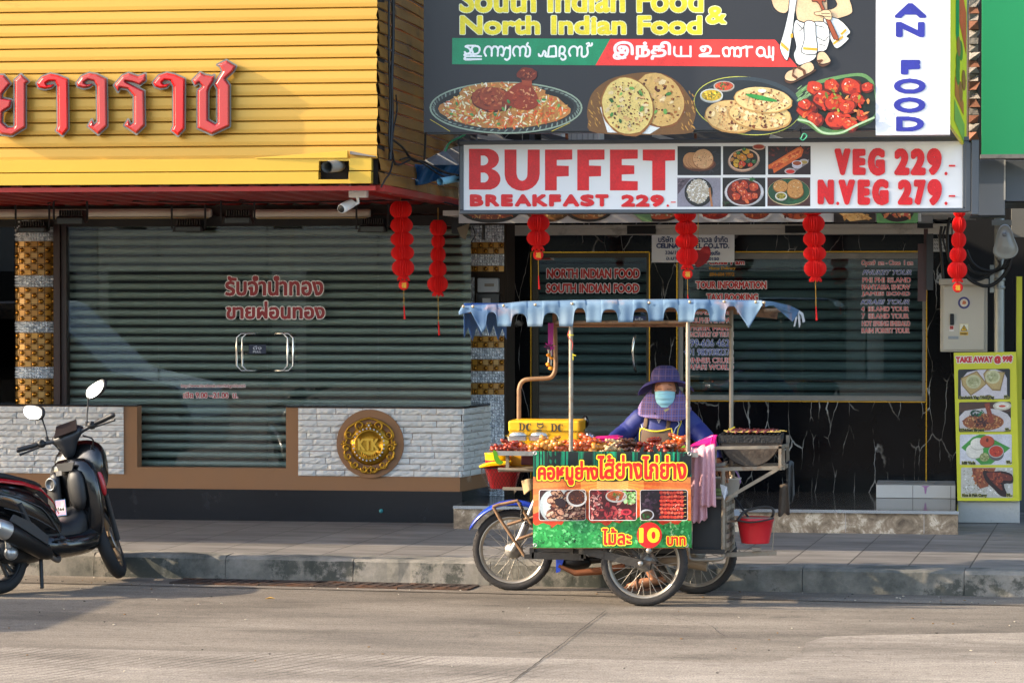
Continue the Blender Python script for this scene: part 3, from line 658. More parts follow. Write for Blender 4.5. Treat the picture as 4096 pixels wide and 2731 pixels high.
# ------------------------------------------------------------------ pillars with gold and crystal tiles
goldt = M('gold_tile', '#9a6820', .2, .85, .15, 5)
golds = [M('gold_tile_%s' % n_, c_, .3, .15, .12, 8) for n_, c_ in (('pale', '#b58a48'), ('deep', '#a87526'), ('amber', '#c08a30'))]
cryst = [M('crystal_%s' % n_, c_, .15, 0, 0, coat=.8) for n_, c_ in (('clear', '#f6f8fa'), ('grey', '#d8dcdf'), ('smoke', '#b4b9be'))]
backt = M('tile_joint', '#2b1d0d', .8, var=0)
tm = [backt]+golds+[goldt]+cryst
def tile_surface(mb, fn, u0, u1, cols, bands, crys):
    # fn(u, z, d) -> point; bands = [(z0, z1, kind, rows)]
    for z0, z1, kind, rows in bands:
        if kind == 'g':
            h = (z1-z0)/rows; wd = (u1-u0)/cols
            for r in range(rows):
                for c_ in range(cols):
                    a, b_ = u0+c_*wd, u0+(c_+1)*wd; za, zb_ = z0+r*h, z0+(r+1)*h; e = wd*.04; ez = h*.05
                    if (r+c_) % 2:
                        g = 6; uc, zc = (a+b_)/2, (za+zb_)/2
                        mb.add([fn(a+e, za+ez, .003), fn(b_-e, za+ez, .003), fn(b_-e, zb_-ez, .003), fn(a+e, zb_-ez, .003)], [(0, 1, 2, 3)], 2)
                        vs = [fn(uc+(b_-a)*.42*math.cos(t)*k, zc+h*.42*math.sin(t)*k, .003+d) for k, d in ((1, 0), (.8, .010), (.45, .016)) for t in [i*math.pi/4 for i in range(8)]]+[fn(uc, zc, .018)]
                        fs = [(q*8+i, q*8+(i+1) % 8, q*8+8+(i+1) % 8, q*8+8+i) for q in (0, 1) for i in range(8)]+[(16+i, 16+(i+1) % 8, 24) for i in range(8)]
                        mb.add(vs, fs, 4, True)
                    else:
                        t_ = R.uniform(-.0012, .0012); s_ = R.uniform(-.0012, .0012)
                        mb.add([fn(a+e, za+ez, .005+t_), fn(b_-e, za+ez, .005+s_), fn(b_-e, zb_-ez, .005-t_), fn(a+e, zb_-ez, .005-s_)], [(0, 1, 2, 3)], R.choice((1, 1, 2, 3)))
        else:
            n = crys; wd = (u1-u0)/n; h = (z1-z0)/rows
            for r in range(rows):
                for c_ in range(n):
                    a, b_ = u0+c_*wd, u0+(c_+1)*wd; za, zb_ = z0+r*h, z0+(r+1)*h; e = wd*.015; ez = h*.015
                    p = [fn(a+e, za+ez, 0), fn(b_-e, za+ez, 0), fn(b_-e, zb_-ez, 0), fn(a+e, zb_-ez, 0), fn((a+b_)/2+R.uniform(-.25, .25)*wd, (za+zb_)/2+R.uniform(-.25, .25)*h, wd*.28)]
                    m_ = 5+R.randrange(3); mb.add(p, [(0, 1, 4)], m_); mb.add(p, [(1, 2, 4)], 5+R.randrange(3)); mb.add(p, [(2, 3, 4)], m_); mb.add(p, [(3, 0, 4)], 5+R.randrange(3))
def zY(y, Y): return P(1000, y, Y).z
pc = P(158, 1200, 23.62); pr0 = (P(262, 1200, 23.62).x-P(55, 1200, 23.62).x)/2
mb = MB(); mb.lathe([(pr0-.002, .2), (pr0-.002, 2.75)], (pc.x, 23.62, 0), 36)
zy = lambda y: P(158, y, 23.42).z
fn = lambda u, z, d: V((pc.x+(pr0+d)*math.sin(u), 23.62-(pr0+d)*math.cos(u), z))
bands = [(zy(965), zy(880), 'c', 5), (zy(1101), zy(965), 'g', 6), (zy(1148), zy(1101), 'c', 4), (zy(1285), zy(1148), 'g', 6), (zy(1331), zy(1285), 'c', 4), (zy(1467), zy(1331), 'g', 6), (zy(1514), zy(1467), 'c', 4), (zy(1640), zy(1514), 'g', 5)]
tile_surface(mb, fn, -math.pi*.55, math.pi*.55, 14, bands, 34)
pil = obj('pillar', mb, tm); tag(pil, 'round pillar clad in gold studded tiles and silver crystal bands at the left edge', 'pillar')
YP = 23.92
x0, x1 = P(1868, 1200, YP).x, P(2016, 1200, YP).x
mb = MB(); mb.box(x0, YP+.012, .3, x1+.02, YP+.5, 2.75)
zy = lambda y: P(1940, y, YP).z
fn = lambda u, z, d: V((x0+(x1-x0)*u, YP+.01-d, z))
bands = [(zy(969), zy(900), 'c', 5), (zy(1016), zy(969), 'g', 2), (zy(1063), zy(1016), 'c', 4), (zy(1087), zy(1063), 'g', 1), (zy(1344), zy(1262), 'c', 6), (zy(1391), zy(1344), 'g', 2), (zy(1437), zy(1391), 'c', 4), (zy(1484), zy(1437), 'g', 2), (zy(1531), zy(1484), 'c', 4), (zy(1578), zy(1531), 'g', 2), (zy(1990), zy(1578), 'c', 34)]
tile_surface(mb, fn, 0, 1, 7, bands, 15)
tile_surface(mb, fn, 0, .2, 1, [(zy(1230), zy(1110), 'c', 9)], 3)
mb.pbox(1905, 1090, 2022, 1262, YP-.004, .02, 0)
pil2 = obj('pillar', mb, tm); tag(pil2, 'square pillar of silver crystal and gold tiles between the two shops', 'pillar')
# electricity meter
em = thing('electricity_meter', 'grey electricity meter in the dark recess of the square pillar', 'meter', P(1955, 1230, YP-.1))
mb = MB(); mb.pbox(1910, 1112, 1992, 1170, YP-.09, .09); obj('meter_body', mb, M('meter_grey', '#9fa3a6', .35), em, bevel=.01)
mb = MB(); mb.pbox(1906, 1172, 1996, 1225, YP-.1, .1); obj('terminal_cover', mb, M('meter_black', '#141518', .3), em, bevel=.008)
mb = MB(); mb.pbox(1938, 1134, 1976, 1146, YP-.095, .01); obj('display', mb, M('lcd', '#6b5d4c', .3), em)
mb = MB(); mb.pbox(1930, 1193, 1962, 1214, YP-.106, .008); obj('paper_tag', mb, M('tag_paper', '#a9a9a6', .7), em)
# ------------------------------------------------------------------ gold medallion
md = thing('medallion', 'ornate gold scroll medallion with raised initials on the brown disc', 'emblem', (mc.x, YW-.04, mc.z-.2))
gm = M('antique_gold', '#b8892a', .34, .8, .25, 14, .3, 40, dirt='#4a3510', dth=.56, dsc=9)
u = mr_/134.0
def q3(x, y, d=0): return V((mc.x+(x-1483)*u, YW-.036-d, mc.z-(y-1773)*u))
mb = MB(); mb.lathe([(0, .02), (.05*1.2, .02), (.105, .022), (.112, .035), (.122, .035), (.128, .022), (.15, .016), (.17, .004), (.17, 0)], q3(1483, 1776, 0), 48, 0, (0, -1, 0)); obj('plate', mb, gm, md)
mb = MB()
def scroll(cx, cy, r0, turns, a0, sgn, rr):
    pts = [q3(cx+r0*(1-.8*t)*math.cos(a0+sgn*turns*6.283*t), cy+r0*(1-.8*t)*math.sin(a0+sgn*turns*6.283*t), .022) for t in [i/22 for i in range(23)]]
    mb.tube(pts, [rr*(.5+.5*math.sin(math.pi*min(1, .15+i/24))) for i in range(23)], 6)
sc0 = [(1445, 1702, 22, 1.4, .6, 1), (1402, 1738, 18, 1.3, .0, 1), (1392, 1790, 16, 1.2, -.4, -1), (1398, 1822, 16, 1.1, 3.4, -1), (1425, 1855, 18, 1.2, 3.8, -1), (1463, 1874, 15, 1.2, 3.6, -1)]
for cx, cy, r_, t_, a_, s_ in sc0:
    scroll(cx, cy, r_, t_, a_, s_, .0085); scroll(2*1481-cx, cy, r_, t_, math.pi-a_, -s_, .0085)
outl = [(1482, 1672), (1450, 1680), (1420, 1695), (1398, 1712), (1384, 1740), (1392, 1760), (1378, 1775), (1392, 1792), (1382, 1812), (1398, 1838), (1420, 1862), (1448, 1876), (1478, 1888)]
for s_ in (1, -1):
    mb.tube(curve([q3(1481+s_*(x-1481), y, .012) for x, y in outl], 4), .009, 6)
    for k in range(5): mb.ball(q3(1481+s_*100+s_*math.cos(k*1.25)*8, 1775+math.sin(k*1.25)*11, .02), (.01, .006, .01), 6)
for k in range(6): mb.ball(q3(1482+9*math.cos(k*1.05), 1700+9*math.sin(k*1.05), .03), (.011, .007, .011), 6)
for k in range(5): mb.ball(q3(1476+(k-2)*7, 1872+abs(k-2)*-4, .025), (.007, .006, .014), 6)
for k in range(9): mb.tube([q3(1450+k*7.5, 1825-((k-4)**2)*.6+12, .028), q3(1455+k*6.5, 1812-((k-4)**2)*.9+8, .03)], .006, 5)
obj('scrollwork', mb, gm, md)
mb = MB()
for k in range(26):
    a_ = k*2*math.pi/26; mb.ball(q3(1481+62*math.cos(a_), 1776+63*math.sin(a_), .036), (.0075, .006, .0075), 6)
mb.ball(q3(1482, 1700, .04), (.009, .006, .009), 8)
obj('pearl_ring', mb, M('pearl_paint', '#c9c9cc', .3, .2), md)
pr_ = Print(lambda x, y, l: q3(x, y, .032+l)); Dk = pr_.text('KTK', (1437, 1752, 1522, 1798), [(0, '#d9ad48')], 2.2); pr_.mb.s = [False]*len(pr_.mb.f)
o = obj('initials', pr_.mb, M('bright_gold', '#d7a93e', .35, .6, .08), md); mdf = o.modifiers.new('s', 'SOLIDIFY'); mdf.thickness = .008; mdf.offset = 0
# ------------------------------------------------------------------ big red channel letters (traced outlines)
zs1 = 1024/2007.0
LET = [
 ('first', 'faded red channel letter cut by the left frame edge', '#aa2a2b', [[(-40,590),(30,590),(70,640),(82,655),(45,700),(15,740),(15,770),(90,785),(80,840),(20,880),(15,960),(60,1000),(105,1000),(115,985),(115,630),(165,585),(225,640),(200,660),(200,1000),(95,1065),(10,1055),(-60,1000)]]),
 ('second', 'bright red channel letter with a hooked top, second from the left edge', '#d00810', [[(288,655),(330,605),(395,580),(450,590),(530,620),(535,1010),(490,1065),(440,1025),(455,990),(450,680),(430,640),(385,640),(360,655),(370,668),(430,660),(400,690),(350,700),(305,690)]]),
 ('third', 'faded red letter with hooked top and barbed foot between two bright letters', '#aa2a2b', [[(600,655),(640,600),(700,575),(760,585),(835,620),(840,990),(770,1055),(690,990),(720,940),(735,980),(765,960),(760,680),(735,640),(690,630),(660,650),(685,662),(735,655),(700,685),(655,695),(610,680)]]),
 ('fourth', 'faded red letter with an S shaped top stroke and barbed foot', '#aa2a2b', [[(895,670),(960,595),(1010,575),(1085,600),(1140,580),(1140,635),(1095,670),(1045,650),(985,640),(1000,650),(1130,715),(1135,985),(1070,1050),(975,985),(1005,940),(1020,980),(1050,965),(1050,755),(1000,700),(940,690),(925,720)]]),
 ('fifth', 'bright red channel letter with a hooked top, second from the right end', '#d00810', [[(1200,650),(1245,595),(1310,573),(1370,585),(1448,618),(1445,1010),(1395,1065),(1345,1025),(1362,985),(1360,680),(1335,635),(1290,632),(1270,650),(1285,662),(1335,655),(1305,688),(1255,695),(1215,680)]]),
 ('sixth', 'tall faded red letter with a loop and raised tail at the right end', '#aa2a2b', [[(1510,630),(1570,570),(1610,590),(1665,600),(1680,590),(1672,640),(1640,690),(1630,720),(1630,940),(1690,975),(1705,965),(1705,700),(1680,660),(1720,600),(1745,560),(1725,520),(1705,510),(1775,475),(1850,520),(1830,560),(1765,620),(1800,670),(1800,990),(1660,1055),(1550,1005),(1550,710),(1585,680),(1560,650),(1530,670)]]),
]
lgrey = M('letter_return_grey', '#76736c', .4, .4, .1)
for nm, lab, colr, polys in LET:
    poly = [(x*zs1, y*zs1) for x, y in polys[0]]
    c0 = P(sum(p[0] for p in poly)/len(poly), max(p[1] for p in poly), YA)
    t = thing('sign_letter', lab, 'sign letter', c0, 'red letters on the gold canopy')
    E = np.array([[poly[i], poly[(i+1) % len(poly)]] for i in range(len(poly))])
    x0_, y0_ = E.min(axis=(0, 1))-9; x1_, y1_ = E.max(axis=(0, 1))+9; cell = 1.7
    nx, ny_ = int((x1_-x0_)/cell)+2, int((y1_-y0_)/cell)+2
    D = sdf(E, None, x0_, y0_, nx, ny_, cell)
    # grey return: silhouette walls
    mb = MB(); thr = 6.0
    for q in field_quads(D, thr, x0_, y0_, cell): mb.add([P(x, y, YA-.085) for x, y in q], [(0, 3, 2, 1)])
    qs = field_quads(D, thr, x0_, y0_, cell)
    for a, b_, c_, d_ in qs:
        for s_, e_ in ((a, d_), (b_, c_)):
            mb.add([P(*s_, YA-.085), P(*e_, YA-.085), P(*e_, YA-.02), P(*s_, YA-.02)], [(0, 1, 2, 3)])
    # top/bottom caps where runs start or end: close with slightly smaller back copy
    for q in field_quads(D, thr-1.2, x0_, y0_, cell): mb.add([P(x, y, YA-.04) for x, y in q], [(0, 3, 2, 1)])
    obj('letter_return', mb, lgrey, t)
    # domed red face
    mb = MB(); idx = {}; vs = []
    for j in range(ny_):
        for i in range(nx):
            d = D[j, i]
            if d < .8:
                k = min(1, max(0, -d)/8.0); idx[j, i] = len(vs); vs.append(P(x0_+i*cell, y0_+j*cell, YA-.088-.03*math.sin(k*math.pi/2)))
    fs = [(idx[j, i], idx[j+1, i], idx[j+1, i+1], idx[j, i+1]) for j in range(ny_-1) for i in range(nx-1) if (j, i) in idx and (j+1, i) in idx and (j, i+1) in idx and (j+1, i+1) in idx]
    mb.add(vs, fs, 0, True); obj('letter_face', mb, M('letter_red_'+('bright' if colr == '#d00810' else 'faded'), colr, .3, 0, .05, 3, coat=.3), t)
# ------------------------------------------------------------------ fittings under the gold canopy
black = M('black_plastic', '#0d0d0e', .5, 0, .2)
def flood(x0, x1, y0, y1, Y, lab, wires=True):
    t = thing('floodlight', lab, 'floodlight', P((x0+x1)/2, y1, Y), 'black floodlights under the gold canopy')
    a, b_ = P(x0, y0, Y), P(x1, y1, Y); mb = MB(); n = 10; zmid = a.z+(b_.z-a.z)*.45
    mb.hexa([(a.x, Y, b_.z), (b_.x, Y, b_.z), (b_.x-.02, Y+.14, b_.z+.02), (a.x+.02, Y+.14, b_.z+.02), (a.x+.02, Y, zmid), (b_.x-.02, Y, zmid), (b_.x-.05, Y+.14, a.z), (a.x+.05, Y+.14, a.z)])
    for i in range(n): xx_ = a.x+.04+(b_.x-a.x-.08)*i/(n-1); mb.box(xx_-.006, Y+.02, zmid-.01, xx_+.006, Y+.15, a.z+.012)
    obj('lamp_body', mb, black, t, bevel=.005)
    mb = MB(); top = P((x0+x1)/2, 800, Y).z
    for xx_ in (a.x-.015, b_.x+.0): mb.bar((xx_, Y+.05, b_.z+.03), (xx_, Y+.05, top), .014)
    mb.bar((a.x-.02, Y+.05, top), (b_.x+.005, Y+.05, top), .014); obj('bracket', mb, black, t)
    mb = MB(); mb.box(a.x+.03, Y-.004, b_.z+.008, b_.x-.03, Y, zmid-.01); obj('lens', mb, M('flood_lens', '#1a1c1f', .15, var=0), t)
flood(215, 342, 845, 898, 22.5, 'large black floodlight hanging over the left pillar in a wire bracket')
flood(885, 1012, 845, 895, 22.5, 'large black floodlight hanging in a bracket over the middle of the shutter')
flood(62, 190, 890, 930, 23.2, 'small low black floodlight in front of the top of the round pillar')
flood(688, 815, 884, 928, 23.2, 'small black floodlight low over the left part of the shutter')
flood(1428, 1548, 880, 930, 23.2, 'small black floodlight near the red paper lanterns')
for x0, x1, lab in ((-60, 838, 'long cream tube light casing above the left pillar'), (1008, 1476, 'cream tube light casing with rounded end above the glass door')):
    t = thing('tube_light', lab, 'light fitting', P((x0+x1)/2, 872, 23.3), 'cream tube light casings'); a, b_ = P(x0, 838, 23.3), P(x1, 870, 23.3)
    mb = MB(); mb.tube([(a.x, 23.36, (a.z+b_.z)/2), (b_.x, 23.36, (a.z+b_.z)/2)], .032, 12); mb.box(a.x+.02, 23.36, b_.z, b_.x-.02, 23.44, a.z); obj('casing', mb, M('cream_plastic', '#cfc6b4', .5, var=.06), t)
    mb = MB(); mb.box(a.x+.03, 23.335, b_.z-.006, b_.x-.03, 23.40, b_.z+.003); obj('diffuser', mb, M('aged_diffuser', '#b09a6a', .5), t)
mb = MB(); mb.tube(curve([P(190, 815, 22.55), P(260, 800, 22.55), P(600, 806, 22.55), P(1000, 810, 22.55), P(1400, 806, 22.5), P(1700, 800, 22.6), P(1860, 830, 22.7)], 6), .007, 6)
tag(obj('cable', mb, black), 'black cable strung across under the red soffit between the floodlights', 'cable')
# security camera
cc = thing('security_camera', 'white bullet security camera hanging under the gold canopy edge', 'camera', P(1410, 845, 20.3)); wht = M('white_plastic', '#dcdcd8', .35, var=.04)
mb = MB(); mb.pbox(1394, 750, 1466, 790, 20.3, .08); obj('junction_box', mb, wht, cc, bevel=.006)
mb = MB(); mb.tube(curve([P(1414, 768, 20.29), P(1402, 752, 20.26), P(1402, 738, 20.26), P(1412, 730, 20.3)], 5), .008, 8); obj('conduit', mb, wht, cc)
mb = MB(); mb.tube([P(1430, 788, 20.34), P(1432, 812, 20.34), P(1418, 815, 20.33)], [.012, .012, .018], 8); obj('arm', mb, wht, cc)
mb = MB(); a, b_ = P(1410, 812, 20.34), P(1364, 836, 20.2); mb.tube([a, a+(b_-a)*.1, a+(b_-a)*.9, b_], [.02, .033, .036, .03], 16); dd = (b_-a).normalized(); obj('camera_body', mb, wht, cc)
mb = MB(); mb.lathe([(0, .004), (.026, .003), (.028, 0)], b_, 16, 0, dd); obj('lens', mb, black, cc)
# pipe stub through the gold trim
mb = MB(); a, b_ = P(1392, 660, 20.25), P(1308, 668, 19.75); mb.tube([a, b_], .042, 14, cap=False); mb.tube([b_, a], .036, 14, cap=False)
tag(obj('drain_pipe', mb, M('grey_zinc', '#8b8f8d', .5, .3, .15)), 'grey pipe end poking out through a hole in the gold trim', 'pipe')
mb = MB(); a = P(1400, 617, YA-.05); b_ = P(1500, 628, YA-.05); mb.hexa([a+V((0, 0, 0)), b_, b_+V((0, .06, 0)), a+V((0, .06, 0)), a+V((0, .0, .022)), b_+V((0, 0, .004)), b_+V((0, .06, .006)), a+V((0, .06, .024))])
tag(obj('metal_scrap', mb, M('dull_tin', '#75706a', .6, .3)), 'bent grey metal strip on the gold canopy ledge beside the pipe end', 'metal strip')
# cable bundles on the canopy corner
def cable(pts, r, lab, col=None): return tag(obj('cable', MB().tube(curve(pts, 7), r, 6), col or black), lab, 'cable')
cb = [(20.25, xc+.06)]
def side(px_, py_, off=.05): # point just off the side boards seen at this pixel
    r = ray(px_, py_); t = (xc+off)/r.x; return CAM+r*t
def along(pxs): return [side(x, y) for x, y in pxs]
cable(along([(1572, -40), (1572, 150), (1566, 330), (1568, 460), (1562, 590), (1560, 640)]), .014, 'thick black cable running down the dark side of the gold canopy', black)
cable(along([(1556, -40), (1555, 200), (1560, 420), (1556, 560), (1565, 620), (1590, 660), (1640, 640)]), .008, 'thin black cable left of the thick one on the canopy side')
cable(along([(1584, 380), (1588, 440), (1574, 520), (1570, 600), (1580, 660)]), .006, 'thin looping black wire beside the thick cable on the canopy side')
cable(along([(1566, 556), (1610, 590), (1650, 640)])+[P(1700, 650, 21.3), P(1780, 690, 21.2), P(1835, 702, 21.1)], .009, 'black cable swooping from the canopy corner to the buffet sign')
cable(along([(1570, 650), (1560, 690), (1540, 720), (1525, 748)]), .007, 'dark cable end hanging at the lower canopy corner')
cable([P(1702, 530, 21.2), P(1700, 590, 21.2), P(1697, 640, 21.2)], .009, 'black cable hanging down under the billboard corner')
cable([P(1780, 606, 21.0), P(1800, 570, 21.0), P(1850, 545, 21.0), P(1870, 528, 21.0)], .008, 'green twisted wire above the buffet sign corner', M('green_wire', '#2f8f6a', .5))
cable([P(1776, 606, 21.05), P(1790, 580, 21.05), P(1835, 545, 21.05)], .008, 'grey wire beside the green one above the buffet sign corner', M('grey_wire', '#8a8a88', .5))
cable(along([(1600, 640), (1640, 632)])+[P(1700, 660, 21.25), P(1760, 700, 21.2), P(1835, 720, 21.1)], .007, 'lower black cable drooping across the blue tarpaulin')
# ================================================================== right (restaurant) shop
rs = thing('restaurant', 'restaurant front of black veined marble with gold trim and shuttered windows', 'shop', (-1, 25, .178))
YR = 24.75
def marblemat(name, base, v1, v2, sc_=1.6, th=.02, rough=.08, base2=None):
    m, n, L, b = nodes(name)
    tc = n.new('ShaderNodeTexCoord'); s = tc.outputs['Object']
    nz = n.new('ShaderNodeTexNoise'); nz.inputs['Scale'].default_value = sc_*1.2; nz.inputs['Detail'].default_value = 6; L.new(s, nz.inputs['Vector'])
    mp = n.new('ShaderNodeMapping'); mp.inputs['Rotation'].default_value = (0, rad(32), 0); mp.inputs['Scale'].default_value = (2.9, 1, .75); L.new(s, mp.inputs[0])
    mx = n.new('ShaderNodeMix'); mx.data_type = 'RGBA'; mx.inputs[0].default_value = .22; L.new(mp.outputs[0], mx.inputs[6]); L.new(nz.outputs[1], mx.inputs[7])
    vo = n.new('ShaderNodeTexVoronoi'); vo.feature = 'DISTANCE_TO_EDGE'; vo.inputs['Scale'].default_value = sc_*1.5; L.new(mx.outputs[2], vo.inputs['Vector'])
    mr = n.new('ShaderNodeMapRange'); mr.inputs[1].default_value = th; mr.inputs[2].default_value = 0; L.new(vo.outputs[0], mr.inputs[0])
    mk = n.new('ShaderNodeTexNoise'); mk.inputs['Scale'].default_value = sc_*1.7; mk.inputs['Detail'].default_value = 3; L.new(s, mk.inputs['Vector'])
    mr2 = n.new('ShaderNodeMapRange'); mr2.inputs[1].default_value = .43; mr2.inputs[2].default_value = .60; L.new(mk.outputs[0], mr2.inputs[0])
    ml = n.new('ShaderNodeMath'); ml.operation = 'MULTIPLY'; L.new(mr.outputs[0], ml.inputs[0]); L.new(mr2.outputs[0], ml.inputs[1])
    bb = ramp(n, [(.3, base), (.7, base2 or base)]); L.new(nz.outputs[0], bb.inputs[0])
    vc = ramp(n, [(.35, v1), (.65, v2)]); L.new(mk.outputs[0], vc.inputs[0])
    fx = n.new('ShaderNodeMix'); fx.data_type = 'RGBA'; L.new(ml.outputs[0], fx.inputs[0]); L.new(bb.outputs[0], fx.inputs[6]); L.new(vc.outputs[0], fx.inputs[7])
    L.new(fx.outputs[2], b.inputs['Base Color']); b.inputs['Roughness'].default_value = rough; b.inputs['Specular IOR Level'].default_value = .16; return m
marb = marblemat('black_marble', '#08090b', '#8f806a', '#b4b4b2', 2.1, .019, .10, '#101216')
bmarb, n, L, b = nodes('brown_marble')
tc = n.new('ShaderNodeTexCoord'); a = n.new('ShaderNodeTexNoise'); a.inputs['Scale'].default_value = 8; a.inputs['Detail'].default_value = 12; a.inputs['Roughness'].default_value = .72; a.inputs['Distortion'].default_value = .5; L.new(tc.outputs['Object'], a.inputs['Vector'])
r1 = ramp(n, [(.30, '#54483c'), (.43, '#86745f'), (.52, '#a08c74'), (.60, '#d8c8b0'), (.66, '#8d7a66')]); L.new(a.outputs[0], r1.inputs[0]); L.new(r1.outputs[0], b.inputs['Base Color']); b.inputs['Roughness'].default_value = .22
stepm = marblemat('dark_step_marble', '#3a3531', '#8a7d70', '#6a6058', 2.2, .012, .09, '#4a443f')
trim = M('gold_trim', '#c99a2b', .22, .75, .05, 6)
alu = M('grey_aluminium', '#7a766f', .4, .35, .08, 5, dirt='#8c877e')
Zr = lambda y, Y=YR: P(2900, y, Y).z
Xr = lambda x, Y=YR: P(x, 1300, Y).x
dx0, dx1, wx0, wx1 = Xr(2124), Xr(2598), Xr(2708), Xr(3706)
zf = .356; ztp = Zr(1008); zwb = Zr(1603)
mb = MB()
def mpan(x0, z0, x1, z1): mb.box(x0, YR, z0, x1, YR+.14, z1)
mpan(Xr(2018), zf-.1, dx0, 2.85); mpan(dx1, zf-.1, wx0, 2.85); mpan(dx0, ztp, dx1, 2.85); mpan(wx0, ztp, wx1, 2.85)
mpan(wx0, zf-.1, wx1, zwb); mpan(wx1, zf-.1, Xr(3835), 2.85)
obj('marble_wall', mb, marb, rs)
mb = MB(); t_ = .009
for x in (dx0, dx1, wx0, wx1): mb.box(x-t_/2, YR-.008, zf, x+t_/2, YR, ztp)
mb.box(dx0, YR-.008, ztp-t_/2, dx1, YR, ztp+t_/2); mb.box(wx0, YR-.008, ztp-t_/2, wx1, YR, ztp+t_/2); mb.box(wx0+t_, YR-.0085, zwb-t_/2, wx1-t_, YR, zwb+t_/2)
obj('gold_trim', mb, trim, rs)
# window frames, sill, glass, shutters
mb = MB(); fw = .05
mb.box(wx0+.008, YR+.02, zwb+.006, wx0+fw, YR+.1, ztp-.008); mb.box(wx1-fw*.7, YR+.02, zwb+.006, wx1-.008, YR+.1, ztp-.008); mb.box(wx0+fw, YR+.02, ztp-fw-.01, wx1-fw*.7, YR+.1, ztp-.008)
obj('window_frame', mb, alu, rs)
mb = MB(); mb.box(wx0+fw, YR-.005, zwb+.007, wx1-fw*.7, YR+.1, zwb+.05); obj('window_sill', mb, alu, rs)
mb = MB(); mb.box(dx0+.006, YR+.03, zf, dx0+.06, YR+.1, ztp-.006); mb.box(dx1-.03, YR+.03, zf, dx1-.006, YR+.1, ztp-.006); mb.box(dx0+.06, YR+.03, Zr(1030), dx1-.03, YR+.1, ztp-.006); obj('door_frame', mb, M('bronze_aluminium', '#3b352b', .35, .5), rs)
gl2 = glass('dark_shop_glass', '#e4ecec', .035, 0, trans=.92)
for x0, x1, z0, z1 in ((dx0+.06, dx1-.03, zf, Zr(1030)), (wx0+fw, wx1-fw*.7, zwb+.05, ztp-fw-.01)):
    mb = MB(); mb.box(x0, YR+.05, z0, x1, YR+.06, z1); obj('glass_pane', mb, gl2, rs)
    shutter(x0-.05, x1+.05, z0-.05, z1+.05, YR+.17, .088, M('dark_shutter', '#84938f', .42, .15, .12, 4, .04, 20), rs, .2)
mb = MB(); mb.tube(curve([P(2540, 1343, YR+.04), P(2537, 1350, YR-.01), P(2531, 1410, YR-.03), P(2538, 1470, YR-.01), P(2545, 1488, YR+.04)], 6), [.006]+[.011]*23+[.006], 8); obj('door_handle', mb, chrome, rs)
mb = MB(); mb.box(Xr(2018), YR+.5, .17, Xr(4200), YR+.7, 6); obj('back_wall', mb, MATS['interior_dark'], rs)
# header: ceiling, cornice
cw = M('dusty_white', '#bdb6aa', .7, 0, .06, 4, dirt='#8a8378', dth=.56)
mb = MB(); zc0 = P(2900, 905, 24.4).z
mb.box(Xr(1960), 24.5, P(2900, 938, 24.5).z, Xr(3835), 24.74, P(2900, 916, 24.5).z); mb.box(Xr(1960), 24.45, P(2900, 915, 24.45).z, Xr(3835), 24.74, P(2900, 898, 24.45).z)
mb.box(Xr(1930), 22.7, P(2900, 890, 24.45).z+.02, Xr(3900), 24.7, P(2900, 890, 24.45).z+.06)
obj('cornice', mb, cw, rs)
mb = MB(); mb.pbox(2508, 903, 2622, 936, 24.43, .05); mb.pbox(3140, 903, 3222, 932, 24.43, .05); obj('vent', mb, M('vent_black', '#101010', .7, var=0), rs)
# blue push sticker on the door
pr_ = Print(onY(YR+.048)); pr_.rect(2528, 1264, 2583, 1291, '#16306e'); pr_.text('ผลัก', (2540, 1268, 2572, 1288), [(0, '#dfe6f0')], .6, cell=.9); pr_.build('door_sticker', rs, VINYLTXT)
# white sticker in the door glass corner
pr_ = Print(onY(YR+.048)); pr_.rect(2143, 1018, 2216, 1041, '#c8c4be'); pr_.poly([(2150, 1040), (2178, 1020), (2213, 1040)], '#8c2a22'); pr_.build('paper_sticker', rs, VINYLTXT)
# lettering on the door and window
pr_ = Print(onY(YR+.046)); red_, wh_, blu_ = '#d42a22', '#f6f5f3', '#2f4ea6'
for t, r_ in (('NORTH INDIAN FOOD', (2187, 1074, 2559, 1114)), ('SOUTH INDIAN FOOD', (2185, 1134, 2557, 1172))): pr_.text(t, r_, [(2.4, wh_), (0, red_)], 1.9)
pr_.build('window_lettering', rs, VINYLTXT)
pr_ = Print(onY(YR+.046))
pr_.text('Open 9 am - Close 1 am', (2668, 1040, 2978, 1064), [(2, wh_), (0, red_)], 1.2)
pr_.text('Home Delivery', (2836, 1066, 2942, 1082), [(0, '#c28a18')], .9, cell=.9); pr_.text('094-604 9972', (2838, 1089, 2938, 1105), [(0, '#a87412')], 1.1, cell=.9)
pr_.text('TOUR INFORMATION', (2783, 1124, 3066, 1155), [(2.2, wh_), (0, red_)], 1.5)
pr_.text('TAXI BOOKING', (2826, 1174, 3032, 1204), [(2.2, wh_), (0, red_)], 1.5)
for t, r_, c_ in (('CORAL ISLAND', (2750, 1232, 2930, 1258), red_), ('DOLPHIN SHOW', (2750, 1270, 2925, 1292), red_), ('TIGER PARK', (2752, 1306, 2930, 1322), red_), ('SANCTUARY OF TRUTH', (2742, 1328, 2934, 1347), red_), ('099-606 4620', (2744, 1357, 2934, 1386), blu_), ('+91 9839382370', (2736, 1394, 2934, 1421), blu_), ('DINNER CRUISE', (2745, 1430, 2935, 1451), red_), ('SAFARI WORLD', (2745, 1457, 2935, 1478), red_)):
    pr_.text(t, r_, [(1.3, wh_), (0, c_)], .35, cell=.8)
pr_.build('window_lettering', rs, VINYLTXT)
pr_ = Print(onY(YR+.046))
